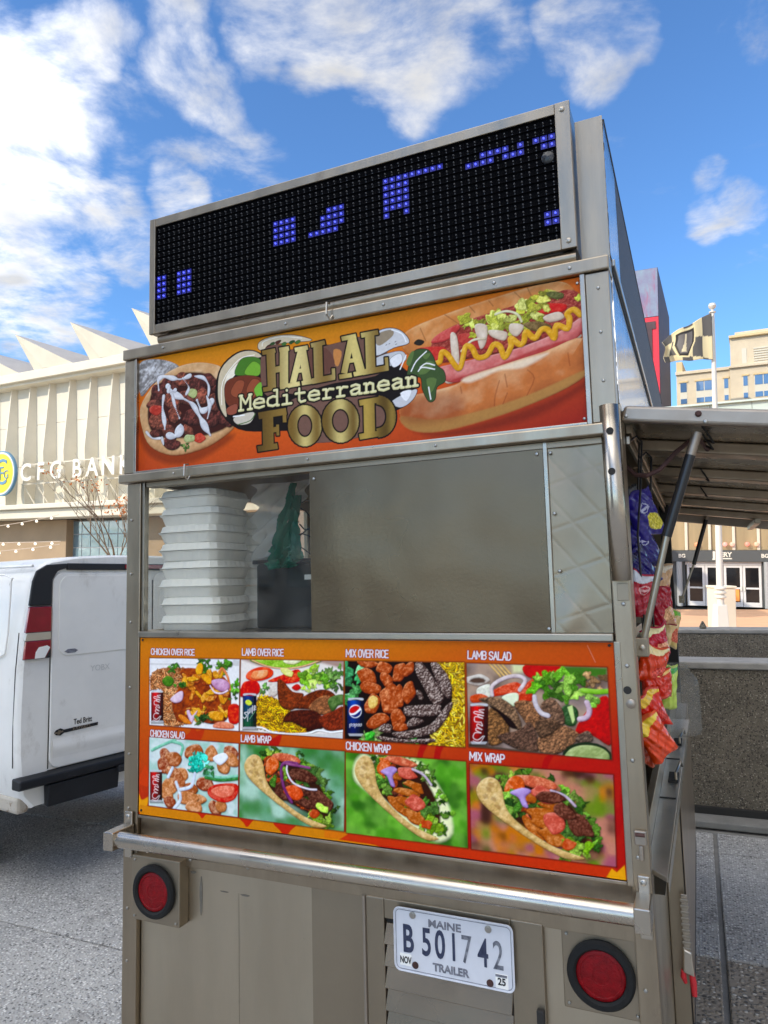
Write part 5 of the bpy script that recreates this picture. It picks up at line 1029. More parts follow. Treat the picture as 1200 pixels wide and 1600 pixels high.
bx('right_wall', SW, T, XR - .02, XR, 4.5, YF, -.598, .423)
bx('front_wall', SW, T, XL + .0205, XR - .0205, YF - .02, YF, GZ + .42, .74)
bx('floor', SP, T, XL + .0205, XR - .0205, Y + .031, YF - .021, GZ + .40, GZ + .43)
bx('counter_shelf', M['galv'], T, XL + .0205, XR - .0205, Y + .055, Y + .62, -.165, -.140)
bx('roof', SP, T, XL, XR, Y + .043, YF, .742, .778)
# service counter and lower cabinet on the right-hand side
MB().hexa([(XR + .0005, Y + .055, -.672), (-.101, Y + .004, -.672), (-.078, 3.65, -.672), (XR + .0005, 3.65, -.672)], [(XR + .0005, Y + .055, -.660), (-.101, Y + .004, -.660), (-.078, 3.65, -.660), (XR + .0005, 3.65, -.660)]).build('side_counter', M['counter'], T, bevel=.002)
MB().hexa([(-.1005, Y + .004, -.690), (-.0985, Y + .004, -.690), (-.0755, 3.65, -.690), (-.0775, 3.65, -.690)], [(-.1005, Y + .004, -.6585), (-.0985, Y + .004, -.6585), (-.0755, 3.65, -.6585), (-.0775, 3.65, -.6585)]).build('counter_lip', M['alu'], T, bevel=.0006)
for yy in (2.55, 3.10):
    MB().box(-.128, -.098, yy - .02, yy + .10, -.6595, -.654).build('clip_plate', M['dark'], T, bevel=.001)
    MB().tube([(-.104, yy, -.654), (-.104, yy, -.632), (-.098, yy + .02, -.624), (-.092, yy + .12, -.624), (-.088, yy + .15, -.645)], .0045, 8).build('hatch_clip', M['alu'], T)
for yy in (2.35, 2.85): bx('counter_seam', M['dark'], T, XR + .002, -.10, yy, yy + .012, -.6598, -.6585, bevel=0)
M['brown_reflection'] = mat('painted_brown_reflection', (.34, .25, .17), .28, 0.75, var=.45, vscale=12, vstretch=(4, 4, .35))  # brown streaks paint a stretched reflection into the colour of the steel side
bx('side_cabinet', SP, T, XR + .001, -.0965, 2.47, 4.3, GZ + .42, -.692, bevel=.003)
bx('cabinet_edge', M['dark'], T, -.0960, -.0950, 2.468, 4.3, GZ + .42, -.692, bevel=0)
bx('cabinet_side', M['brown_reflection'], T, -.0945, -.0925, 2.475, 4.3, GZ + .5, -.692, bevel=.001)
bx('counter_flange', M['alu'], T, -.145, -.112, Y + .055, 2.45, -.72, -.7185, bevel=0)
M['scuff_'] = mat('faint_seam', (.22, .19, .15), .5, .8)
bx('patch_plate', SP, T, -1.005, -.848, Y + .0105, Y + .0118, GZ + .43, -.808, bevel=0)
bx('wall_seam', M['scuff_'], T, -1.2412, -1.2408, Y + .0112, Y + .0119, -1.30, -.86, bevel=0)
M['scuff'] = mat('grey_scuff', (.25, .225, .19), .5, .8, var=.2, vscale=40)
def scuff(x, z, w, h, tilt=0):
    MB().prism([(x + w * math.cos(a) * (1 + .2 * math.sin(5 * a)) + tilt * h * math.sin(a), z + h * math.sin(a)) for a in np.linspace(0, 6.283, 15)[:-1]], Y + .0108, Y + .0119, lambda u, v, d: (u, d, v)).build('scuff_mark', M['scuff'], sh)
for a in ((-1.372, -.885, .005, .055), (-1.40, -.823, .010, .004), (-1.29, -.862, .014, .0018), (-1.22, -.862, .015, .0025)): scuff(*a)
# latches
def latch(x, z, y=Y - .009):
    l = MB().box(x - .013, x + .013, y - .012, y, z - .016, z + .016).box(x - .005, x + .005, y - .008, y, z - .05, z - .017).build('latch', M['galv'], T, bevel=.003)
    MB().tube([(x - .010, y - .014, z + .008), (x + .010, y - .014, z + .008)], .004, 8).build('latch_pin', M['rust'], l)
latch(-.152, -.575)
# banner frame
bx('frame_post', S, T, -1.664, -1.622, Y - .008, Y + .045, .370, .740)
fp = bx('frame_post', S, T, -.206, -.150, Y - .008, Y + .045, .370, .740)
screws([(-.176, Y - .0085, z) for z in (.70, .59, .47)], fp, M['screw'], .004)
tr_ = bx('top_rail', S, T, -1.668, -.147, Y - .016, Y + .043, .742, .777, bevel=.004)
screws([(x, Y - .0165, .760) for x in (-1.5, -1.05, -.74, -.43, -.24)], tr_, M['screw'], .0045)
br_ = bx('bottom_rail', S, T, -1.674, -.150, Y - .022, Y + .045, .338, .367, bevel=.004)
screws([(x, Y - .0225, .353) for x in (-1.45, -.98, -.6)], br_, M['screw'], .004)
for a in [(-1.6215, -1.613, .3675, .7415), (-.2185, -.2065, .3675, .7415)]: bx('banner_trim', M['alu'], T, a[0], a[1], Y - .011, Y + .02, a[2], a[3], bevel=.0015)
bx('drip_lip', M['alu'], T, -1.613, -.2185, Y - .012, Y + .004, .3675, .3735, bevel=.001)
for hx, hz in ((-.905, .768), (-1.40, .352)):
    MB().tube([(hx, Y - .018, hz + .025), (hx, Y - .034, hz + .022), (hx, Y - .036, hz - .012), (hx + .004, Y - .026, hz - .024), (hx + .01, Y - .020, hz - .012)], .0028, 8).build('hook', M['alu'], T)
# printed panels (fine colour grids)
def printed(name, pr_, x0, x1, z1, z0, y, parent, label):
    W, H = pr_.W, pr_.H; b = BASE[parent]
    xs = np.linspace(x0, x1, W) - b[0]; zs = np.linspace(z1, z0, H) - b[2]
    co = np.empty((H, W, 3), np.float32); co[..., 0] = xs[None, :]; co[..., 1] = y - b[1]; co[..., 2] = zs[:, None]
    i = np.arange(H * W).reshape(H, W); q = np.stack([i[1:, :-1], i[1:, 1:], i[:-1, 1:], i[:-1, :-1]], -1).reshape(-1)
    me = bpy.data.meshes.new(name); nq = (W - 1) * (H - 1)
    me.vertices.add(W * H); me.vertices.foreach_set('co', co.reshape(-1)); me.loops.add(nq * 4); me.loops.foreach_set('vertex_index', q.astype(np.int32))
    me.polygons.add(nq); me.polygons.foreach_set('loop_start', (np.arange(nq) * 4).astype(np.int32)); me.polygons.foreach_set('loop_total', np.full(nq, 4, np.int32)); me.update(calc_edges=True)
    ca = me.color_attributes.new('Col', 'FLOAT_COLOR', 'POINT'); rgba = np.ones((H, W, 4), np.float32); rgba[..., :3] = np.clip(pr_.img, 0, 1); ca.data.foreach_set('color', rgba.reshape(-1))
    me.materials.append(M['print']); o = new_obj(name, me, parent); o['label'] = label; return o
bk = bx('banner_board', SP, T, -1.613, -.2185, Y + .003, Y + .012, .3735, .7405, bevel=0)
printed('banner_print', paint_banner(), -1.6128, -.2187, .740, .3738, Y + .0015, bk, 'orange banner printed with gold HALAL Mediterranean FOOD lettering, a lamb pita and a hot dog')
mk = bx('menu_board', SP, T, -1.593, -.187, Y - .002, Y + .010, -.675, -.148, bevel=0)
printed('menu_print', paint_menu(), -1.5925, -.1875, -.1485, -.6745, Y - .0035, mk, 'orange menu board printed with eight captioned dishes')
bx('menu_trim', M['alu'], T, -.1865, -.172, Y - .010, Y + .01, -.684, -.146, bevel=.0015)
bx('menu_trim', M['alu'], T, -1.594, -.187, Y - .007, Y + .01, -.684, -.6765, bevel=.001)
screws([(-1.583, Y - .004, -.155), (-1.583, Y - .004, -.663), (-.197, Y - .004, -.155)], mk, M['dark'], .0035)
screws([(-.226, Y + .001, .725), (-.226, Y + .001, .385)], bk, M['screw'], .004)
# window band
sl_ = bx('window_sill', M['alu'], T, -1.594, -.186, Y - .014, Y + .05, -.146, -.128, bevel=.003)
bx('window_gasket', M['alu'], T, -1.594, -1.586, Y + .0, Y + .022, -.1275, .3375, bevel=.001)
bx('window_head', SP, T, -1.582, -.188, Y + .004, Y + .04, .322, .3375, bevel=.001)
M['pane'] = glass('window_glass', (.98, .98, .96), .95, .01, .05)
bx('window_pane', M['pane'], T, -1.586, -.985, Y + .016, Y + .019, -.1275, .3218, bevel=0)
bx('window_pane', M['pane'], T, XL + .008, XL + .011, Y + .03, Y + 1.1, -.129, .339, bevel=0)
bx('window_pane', M['pane'], T, XL + .008, XL + .011, Y + 1.2, YF - .05, -.129, .339, bevel=0)
fx = bx('fixed_panel', M['panel_steel'], T, -.990, -.330, Y + .004, Y + .0135, -.1275, .3218, bevel=.001)
screws([(-.335, Y + .003, -.118), (-.975, Y + .003, .30), (-.345, Y + .003, .31)], fx, M['screw'], .005)
bx('panel_joint', M['alu'], T, -.3295, -.3195, Y + .001, Y + .012, -.1275, .3375, bevel=.001)
# quilted sheet, dented at the foot
def quilt(u, v):
    x = -.319 + u * .131; z = -.127 + v * .464
    a = (x * .78 + z * .62) / .062; b = (-x * .30 + z * .95) / .105
    fa = abs(a - round(a)); fb = abs(b - round(b)); h = .0004 * min(1, min(fa * 9, fb * 14))
    d = .018 * math.exp(-((x + .29 - .15 * (v - .05)) / .035) ** 2 - ((z + .10) / .09) ** 2) + .006 * math.exp(-((x + .235) / .02) ** 2 - ((z - .24) / .06) ** 2)
    d += .010 * max(0, 1 - v * 5) * (1 - u)
    return (x, Y + .012 - h - .35 * d + .004 * math.sin(u * 3.1), z)
MB().grid(quilt, 44, 130, smooth=False).build('quilted_sheet', M['quilt'], T)
qs = [(-.312, Y + .004, .31), (-.309, Y + .004, .16), (-.303, Y + .002, .02)]
screws(qs, T, M['screw'], .0045)
# round-edged post cover with two holes
cv = MB()
cv.grid(lambda u, v: (-.189 + .0075 * (1 - v) + u * .043, Y - .010 - .020 * math.sin(math.pi * min(max(u, 0.02), .98)) ** .5, -.006 + v * .414), 14, 2)
cvo = cv.build('post_cover', M['steel_bright'], T)
so = cvo.modifiers.new('thick', 'SOLIDIFY'); so.thickness = .002
for hz, hx in ((.343, -.166), (.247, -.167)):
    MB().lathe((hx, Y - .0292, hz), (0, -1, 0), [(.0085, 0), (.0085, .0014), (0, .0014)], 16).build('cover_hole', M['dark'], cvo)
bx('cover_foot', SP, T, -.172, -.146, Y - .012, Y - .0085, -.052, -.012, bevel=.001)
# push bar
ZB0, ZB1 = -.729, -.718
bar_ = MB().tube([(-1.612, Y - .07, ZB0), (-.168, Y - .07, ZB1)], .0225, 24).build('push_bar', M['steel_bright'], T)
for x0, x1, z in ((-1.640, -1.604, ZB0), (-.168, -.134, ZB1)):
    b_ = MB().box(x0, x1, Y - .098, Y - .0085, z - .026, z + .026).box(x0 + .004, x1 - .004, Y - .016, Y - .0085, z - .072, z + .062).build('bar_bracket', M['steel_bright'], bar_, bevel=.003)
    screws([((x0 + x1) / 2, Y - .0165, z + .048)], b_, M['screw'], .007)
# tail lights
def tail(cx, cz, w, h, proud, y):
    hs = bx('tail_light', SP, T, cx - w, cx + w, y - proud, y, cz - h, cz + h, bevel=.003); yy = y - proud
    MB().lathe((cx, yy, cz), (0, -1, 0), [(.074, 0), (.075, .010), (.070, .016), (.060, .017), (.055, .012), (.0545, .004)], 40).build('rubber_ring', M['black'], hs)
    MB().lathe((cx, yy, cz), (0, -1, 0), [(.0545, .004), (.054, .010), (.051, .0125), (.046, .0128), (.0445, .0112), (.040, .0118), (.030, .0136), (.0185, .0142), (.0175, .0130), (.012, .0135), (0, .0140)], 40).build('lens', M['red_lens'], hs)
    screws([(cx - w + .012, yy - .0005, cz - h + .012), (cx + w - .012, yy - .0005, cz - h + .012), (cx - w + .012, yy - .0005, cz + h - .012)], hs, M['screw'], .004)
tail(-1.504, -.874, .088, .091, .042, Y + .012)
tail(-.255, -.889, .086, .087, .006, Y + .0115)
# louvred access door
D = bx('access_door', SP, T, -.838, -.786, Y - .004, Y + .0115, -1.40, -.800, bevel=.003)
for a in [(-.458, -.382, -1.40, -.800), (-.7855, -.4585, -.848, -.800), (-.7855, -.4585, -1.40, -1.33)]: bx('door_rail', SP, D, a[0], a[1], Y - .004, Y + .0115, a[2], a[3], bevel=.002)
bx('louvre_back', M['dark'], D, -.785, -.459, Y + .0085, Y + .0115, -1.33, -.849, bevel=0)
for k in range(9):
    z = -.862 - k * .0525
    MB().hexa([(-.784, Y - .014, z - .044), (-.460, Y - .014, z - .044), (-.460, Y - .011, z - .044), (-.784, Y - .011, z - .044)], [(-.784, Y + .006, z), (-.460, Y + .006, z), (-.460, Y + .009, z), (-.784, Y + .009, z)]).build('louvre_slat', M['panel_steel'], D, bevel=.001)
MB().tube([(-.842, Y - .004, -1.40), (-.842, Y - .004, -.80)], .005, 8).build('hinge', M['galv'], D)
MB().box(-.402, -.384, Y - .016, Y - .0045, -1.02, -.985).build('door_latch', M['dark'], D, bevel=.003)
# licence plate
M['plate'] = mat('plate_white', (.66, .67, .72), .35, 0, var=.05, vscale=20, bump=.0004, bscale=40, dirt=((.35, .33, .3), 30, .66, .8))
M['plate_ink'] = mat('plate_ink', (.012, .02, .06), .4, 0, col2=(.05, .06, .11), vscale=70)
M['plate_fade'] = mat('plate_worn_ink', (.03, .035, .06), .5, col2=(.30, .31, .35), vscale=60)
M['plate_grey'] = mat('plate_faded_ink', (.09, .095, .12), .5, col2=(.26, .26, .30), vscale=90)
px0, px1, pz0, pz1 = -.7535, -.4485, -.9585, -.807; pyy = Y - .018
def rrect(x0, x1, z0, z1, r, n=5):
    o = []
    for cx_, cz_, a0 in ((x1 - r, z1 - r, 0), (x0 + r, z1 - r, 90), (x0 + r, z0 + r, 180), (x1 - r, z0 + r, 270)):
        for k in range(n + 1): a = R(a0 + 90 * k / n); o.append((cx_ + r * math.cos(a), cz_ + r * math.sin(a)))
    return o
PL = MB().prism(rrect(px0, px1, pz0, pz1, .016), pyy, pyy + .0015, lambda u, v, d: (u, d, v)).build('license_plate', M['plate'], T)
rim_o = rrect(px0 + .0015, px1 - .0015, pz0 + .0015, pz1 - .0015, .015); rim_i = rrect(px0 + .006, px1 - .006, pz0 + .006, pz1 - .006, .011)
MB().tube([(a, pyy - .0005, b) for a, b in rim_o + rim_o[:1]], .0018, 6, False).build('plate_rim', M['plate'], PL)
MB().tube([(a, pyy - .0002, b) for a, b in rim_i + rim_i[:1]], .0008, 6, False).build('plate_border', M['plate_grey'], PL)
pc = (px0 + px1) / 2
def ptxt(t, x, z, h, m, sx, off=.0012, dp=.0008, nm='plate_lettering'): text(nm, t, h * 1.38, m, PL, (x, pyy - .0006, z), REAR3, dp, off, sx)
ptxt('MAINE', pc - .018, -.835, .018, M['plate_grey'], 1.15, .0006)
for ch, fx_, m_, of in (('B', .125, 'plate_ink', .0020), ('5', .285, 'plate_ink', .0014), ('0', .400, 'plate_ink', .0016), ('1', .515, 'plate_ink', .0008), ('7', .620, 'plate_fade', .0004), ('4', .755, 'plate_ink', .0008), ('2', .875, 'plate_fade', .0004)):
    ptxt(ch, px0 + fx_ * .305, -.883, .066, M[m_], .60, of)
ptxt('TRAILER', pc - .005, -.935, .018, M['plate_grey'], .98, .0008)
for x0, x1, z0, z1, t, k in ((px0 + .016, px0 + .046, -.944, -.916, 'NOV', .62), (px1 - .046, px1 - .016, -.952, -.920, '25', .9)):
    st = MB().box(x0, x1, pyy - .0014, pyy - .0002, z0, z1).build('sticker', M['foam'], PL)
    text('sticker_lettering', t, .022, M['dark'], PL, ((x0 + x1) / 2, pyy - .0020, (z0 + z1) / 2 - .001), REAR3, .0003, .0006, k)
MB().box(px1 - .046, px1 - .018, pyy - .0019, pyy - .0015, -.9265, -.921).build('sticker_band', M['plate_grey'], PL)
for bxx, bzz, mt in ((px0 + .052, -.822, 'screw'), (px1 - .060, -.824, 'screw'), (px0 + .056, -.939, 'rust'), (px1 - .060, -.945, 'rust')):
    MB().lathe((bxx, pyy - .0003, bzz), (0, -1, 0), [(.0085, 0), (.0085, .0015), (.0055, .002), (.0055, .004), (0, .0042)], 12).build('plate_bolt', M[mt], PL)
# ---- message sign on the roof
L = bx('message_sign', M['alu'], T, -1.560, -.222, Y - .001, Y + .085, .815, 1.196, bevel=.002)
Xa, Xb, Za, Zb = -1.5385, -.2585, .8435, 1.169
bx('sign_board', M['led_face'], L, Xa - .006, Xb + .004, Y - .004, Y - .0012, Za - .004, Zb + .004, bevel=0)
for a in [(-1.562, -1.5395, .813, 1.198), (-.2575, -.2200, .813, 1.198)]:
    f_ = bx('sign_frame', S, L, a[0], a[1], Y - .013, Y - .0012, a[2], a[3], bevel=.0015)
    if a[0] > -1: screws([(-.239, Y - .0135, 1.178), (-.239, Y - .0135, .832)], f_, M['alu'], .007)
for a in [(.813, .8425), (1.1705, 1.198)]: bx('sign_frame', S, L, -1.539, -.258, Y - .012, Y - .0012, a[0], a[1], bevel=.0015)
NC, NR = 64, 16; dx = (Xb - Xa) / NC; dz = (Zb - Za) / NR
LIT = set()
def on(cs, rs_): LIT.update((c, r_) for c in cs for r_ in rs_)
on((0, 1), range(8, 12)); on((4, 5, 6), range(8, 12)); on(range(22, 26), range(4, 8)); on((28, 29, 30), (7,)); on((30,), (5, 6)); on((31, 32), (4, 5, 6, 7)); on((33,), (4, 5, 6))
on(range(40, 44), range(2, 8)); on(range(44, 49), (2,)); on((52, 53), (3,)); on((54, 55, 57, 59), (2, 3)); on((56,), (2,)); on((58,), (3,)); on((61,), (2,)); on((62, 63), (2, 3)); on((62, 63), (12, 13))
LIT.discard((41, 7)); LIT.discard((42, 7))
lo, ln, lh, lv = MB(), MB(), MB(), MB()
def bulb(mb, x, z, r):
    mb.lathe((x, Y - .004, z), (0, -1, 0), [(r, 0), (r, .003), (r * .7, .0052), (0, .006)], 6)
for c in range(NC):
    for r_ in range(NR):
        x = Xa + (c + .5) * dx; z = Zb - (r_ + .5) * dz
        if (c, r_) in LIT:
            bulb(ln, x, z, .0026); lh.box(x - dx * .42, x + dx * .42, Y - .0050, Y - .0042, z - dz * .40, z + dz * .40)
        else: bulb(lo, x, z, .0024); lo.box(x - .0012, x + .0012, Y - .0052, Y - .0042, z - .0075, z - .0045)
for r_ in range(NR + 1):
    z = Zb - r_ * dz; lv.box(Xa, Xb, Y - .0085, Y - .0042, z - .0008, z + .0004)
for c in range(0, NC + 1): 
    x = Xa + c * dx; lv.box(x - .0005, x + .0005, Y - .0065, Y - .0042, Za, Zb)
tag(lo.build('unlit_led_grid', M['led_off'], L), kind='stuff'); tag(ln.build('lit_led_group', M['led_on'], L), kind='stuff'); tag(lh.build('led_glow_cell', M['led_halo'], L), kind='stuff'); tag(lv.build('led_visor', M['led_face'], L), kind='stuff')
MB().lathe((Xb - .022, Y - .004, Zb - .105), (0, -1, 0), [(.016, 0), (.016, .004), (.010, .007), (0, .008)], 16).build('light_sensor', M['black_gloss'], L)
MB().tube([(-1.535, Y + .012, .796), (-.225, Y + .012, .796)], .0165, 18).build('sign_pipe', S, T)
bx('sign_pipe_end', M['dark'], T, -.2248, -.221, Y - .004, Y + .026, .782, .812, bevel=.002)
for x in (-1.51, -.25): bx('sign_foot', M['dark'], T, x - .012, x + .012, Y + .03, Y + .07, .7785, .814, bevel=.002)
# side sign case running along the roof edge
bx('side_sign_case', M['alu'], T, -.2145, -.150, Y + .040, 5.05, .786, 1.165, bevel=.003)
bx('side_sign_cap', S, T, -.2165, -.1485, Y + .038, Y + .0395, .784, 1.167, bevel=.0005)
bx('side_sign_panel', M['steel_mirror'], T, -.1498, -.147, Y + .045, 2.06, .80, 1.155, bevel=0)
bx('side_sign_trim', M['dark'], T, -.153, -.1455, Y + .06, 5.04, 1.1555, 1.170, bevel=.001)
M['mesh_dark'] = mat('dark_led_mesh', (.055, .05, .048), .6, 0, bump=.003, bscale=160, var=.4, vscale=160)
bx('side_sign_mesh', M['mesh_dark'], T, -.1498, -.1465, 2.061, 4.95, .80, 1.152, bevel=0)
bx('side_gutter', M['alu'], T, -.1465, -.1385, Y + .05, 5.06, .772, .790, bevel=.002)
bx('side_gutter_shadow', M['dark'], T, -.1466, -.1445, Y + .052, 5.06, .756, .770, bevel=0)  # dark strip drawn in as the shade below the gutter
# ---- awning hatch on the right-hand side

def awz(x): return .418 - .150 * (x + .147)
AX0, AX1, AY0, AY1 = -.150, .80, 1.835, 5.02
aw = MB().hexa([(AX0, AY0, awz(AX0) - .004), (AX1, AY0, awz(AX1) - .004), (AX1, AY1, awz(AX1) - .004), (AX0, AY1, awz(AX0) - .004)], [(AX0, AY0, awz(AX0)), (AX1, AY0, awz(AX1)), (AX1, AY1, awz(AX1)), (AX0, AY1, awz(AX0))]).build('awning_hatch', M['steel_bright'], T)
def beam(y0, y1, h, m, nm='awning_rib', x0=AX0 + .002, x1=AX1):
    return MB().hexa([(x0, y0, awz(x0) - .005 - h), (x1, y0, awz(x1) - .005 - h), (x1, y1, awz(x1) - .005 - h), (x0, y1, awz(x0) - .005 - h)], [(x0, y0, awz(x0) - .0045), (x1, y0, awz(x1) - .0045), (x1, y1, awz(x1) - .0045), (x0, y1, awz(x0) - .0045)]).build(nm, m, aw, bevel=.006, seg=3)
eb = MB().hexa([(AX0, AY0 - .028, awz(AX0) - .036), (AX1, AY0 - .028, awz(AX1) - .040), (AX1, AY0 - .001, awz(AX1) - .040), (AX0, AY0 - .001, awz(AX0) - .036)], [(AX0 + .012, AY0 - .028, awz(AX0) + .003), (AX1, AY0 - .028, awz(AX1) + .003), (AX1, AY0 - .001, awz(AX1) + .003), (AX0 + .012, AY0 - .001, awz(AX0) + .003)]).build('awning_edge', M['galv'], aw, bevel=.008, seg=3)
MB().lathe((.026, AY0 - .0285, awz(.026) - .012), (0, -1, 0), [(.0075, 0), (.0075, .003), (.005, .006), (0, .006)], 10).build('rusty_bolt', M['rust'], eb)
screws([(-.135, AY0 - .0285, awz(-.135) - .022), (.04, AY0 - .0285, awz(.04) - .03)], eb, M['screw'], .005)
for k in range(5): beam(2.22 + k * .56, 2.30 + k * .56, .035, S)
beam(AY1 - .06, AY1 - .0005, .05, M['galv'], 'awning_far_edge')
for yy in (1.95, 2.05, 2.75, 3.3): MB().tube([(.035, yy, awz(.035) - .012), (.06, yy + .03, awz(.06) - .05), (.045, yy + .10, awz(.045) - .03)], .003, 6).build('awning_wire', M['dark'], aw)
bx('awning_bracket', M['alu'], aw, .30, .33, 4.3, 4.9, awz(.315) - .075, awz(.315) - .048, bevel=.002)
def strut(y, a, b, c, r1=.0125, r2=.0085):
    s_ = MB().tube([(a[0], y, a[1]), (b[0], y, b[1])], r1, 14).build('gas_strut', M['black_gloss'], T)
    MB().tube([(b[0], y, b[1]), (c[0], y, c[1])], r2, 14).build('strut_rod', M['alu'], s_)
    e = .28; t0 = (a[0] + (a[0] - b[0]) * e, a[1] + (a[1] - b[1]) * e)
    MB().tube([(a[0], y, a[1]), (t0[0], y, t0[1])], r1 * .95, 14).build('strut_socket', M['galv'], s_)
    MB().box(c[0] - .018, c[0] + .014, y - .012, y + .03, c[1] - .026, c[1] + .02).build('strut_bracket', SP, s_, bevel=.003)
    screws([(c[0], y - .0125, c[1] - .004)], s_, M['alu'], .008)
strut(1.862, (.003, .292), (-.063, .098), (-.133, -.166))
strut(4.90, (.072, .351), (-.016, .073), (-.098, -.141), .013, .007)
# hinge strip with trim along the hatch root
bx('hinge_strip', S, T, -.1465, -.130, 1.90, 5.0, .368, .392, bevel=.003)
bx('hinge_strip', M['alu'], T, -.1465, -.136, 1.90, 5.0, .340, .362, bevel=.002)
# running gear
for sx_ in (XL + .14, XR - .16):
    w_ = MB().lathe((sx_ - .08, 3.5, GZ + .30), (1, 0, 0), [(.17, 0), (.27, .0), (.30, .03), (.30, .13), (.27, .16), (.17, .16)], 30).build('wheel', M['black'], T)
    MB().lathe((sx_ - .08, 3.5, GZ + .30), (1, 0, 0), [(0, .03), (.16, .03), (.17, .0), (.17, .16), (.16, .13), (0, .13)], 24).build('rim', M['alu'], w_)
MB().box(-.95, -.85, YF, YF + .9, GZ + .36, GZ + .44).box(-.93, -.87, YF + .7, YF + .76, GZ, GZ + .36).build('drawbar', M['dark'], T, bevel=.004)
for x in (-1.5, -.3): MB().tube([(x, Y + .12, GZ), (x, Y + .12, GZ + .40)], .022, 12).build('jack_leg', M['galv'], T)
# clamp of perforated strip on the skirt edge
cl = thing('locking_pliers', 'silver clamp with red grips hooked on the lower right side of the trailer', 'pliers', (-.095, 2.44, -1.20))
MB().box(-.108, -.090, 2.440, 2.448, -1.13, -.965).build('strap', M['steel_bright'], cl, bevel=.001)
for k in range(9): MB().box(-.111, -.087, 2.434, 2.4395, -1.125 + k * .0175, -1.117 + k * .0175).build('strap_rung', M['alu'], cl, bevel=.001)
MB().hexa([(-.114, 2.425, -1.185), (-.082, 2.425, -1.195), (-.082, 2.445, -1.195), (-.114, 2.445, -1.185)], [(-.110, 2.43, -1.118), (-.086, 2.43, -1.128), (-.086, 2.4395, -1.128), (-.110, 2.4395, -1.118)]).build('jaw', M['steel_bright'], cl, bevel=.004)
M['red_grip'] = mat('red_grip', (.55, .02, .03), .4)
MB().tube([(-.090, 2.434, -1.185), (-.087, 2.434, -1.215), (-.086, 2.434, -1.25)], [.008, .010, .008], 10).build('grip', M['red_grip'], cl)
MB().tube([(-.112, 2.434, -1.182), (-.114, 2.434, -1.200), (-.108, 2.434, -1.218)], [.008, .009, .005], 10).build('grip', M['red_grip'], cl)
# ---------------------------------------------------------------- white van (x across the rear, y forward, z up)
VM = TM @ Matrix(((.170, -.985, 0, -3.865), (.985, .170, 0, 3.173), (0, 0, 1, GZ), (0, 0, 0, 1)))
V = thing('cargo_van', 'white cargo van with a broken tail light parked beside the trailer', 'van', (1.0, 2.6, 0), VM)
VW = 2.0
half = [(.10, .52), (.03, .60), (.005, .85), (.0, 1.05), (.008, 1.35), (.025, 1.60), (.05, 1.80), (.075, 1.93), (.11, 2.005), (.18, 2.05), (.35, 2.08), (.65, 2.097), (1.0, 2.10)]
sec = half + [(VW - x, z) for x, z in reversed(half[:-1])]
def ring(y, k=1.0, zt=2.10, inset=0.0):
    o = []
    for x, z in sec:
        zz = .52 + (z - .52) * (zt - .52) / 1.58
        xx = 1 + (x - 1) * (1 - inset); zz = 1.3 + (zz - 1.3) * (1 - inset * .8) if zt > 2 else zz
        o.append((xx, y, zz))
    return o
stn = [ring(0, inset=.022), ring(.012, inset=.008), ring(.04), ring(1.5), ring(3.9), ring(4.15, zt=2.0), ring(4.75, zt=1.28), ring(5.35, zt=1.16), ring(5.55, zt=1.0, inset=.06)]
n = len(sec); vs = [v for r_ in stn for v in r_]; fs = []
for i in range(len(stn) - 1):
    for j in range(n - 1): fs.append((i * n + j, (i + 1) * n + j, (i + 1) * n + j + 1, i * n + j + 1))
mb = MB().add(vs, fs, True); mb.add(stn[0], [tuple(range(n))]); mb.add(stn[-1], [tuple(reversed(range(n)))])
mb.build('body', M['white_paint'], V, angle=50)
M['vtrim'] = mat('black_textured_trim', (.018, .0185, .021), .5, 0, spec=.35, bump=.0006, bscale=200); M['lampred'] = mat('tail_lamp_red', (.26, .008, .02), .12, 0, coat=.8, var=.15, vscale=14); M['lampclear'] = mat('tail_lamp_clear', (.50, .44, .34), .15, coat=.8)
M['bumper'] = mat('scuffed_black_bumper', (.012, .013, .016), .5, 0, spec=.3, var=.25, vscale=7, dirt=((.16, .12, .10), 9, .62, .74))
# rear doors
for nm, a, b in (('rear_door', .205, .985), ('rear_door', 1.0, 1.79)):
    d = MB().prism(rrect(a, b, .735, 1.975, .07, 6), -.012, .0, lambda u, v, dd: (u, dd, v)).build(nm, M['white_paint'], V, bevel=.006, seg=3)
    MB().prism(rrect(a + .045, b - .04, 1.435, 1.955, .07, 6), -.0175, -.0125, lambda u, v, dd: (u, dd, v)).build('window_blank', M['white_paint'], d, bevel=.0045, seg=3)
    MB().grid(lambda u, v: (a + .02 + u * (b - a - .04), -.013 - .010 * math.sin(math.pi * v) ** 2, .80 + v * .12), 6, 8).build('door_crease', M['white_paint'], d)
    bx('door_gap', M['dark'], d, a - .006, a - .001, -.004, .004, .74, 1.92, bevel=0)
bx('sill_gap', M['dark'], V, .2, 1.8, -.006, .004, .722, .732, bevel=0)
MB().tube([(.0045, .05, .78), (.0005, .05, 1.0), (.006, .05, 1.35), (.023, .05, 1.60)], .003, 6).build('corner_gap', M['dark'], V)
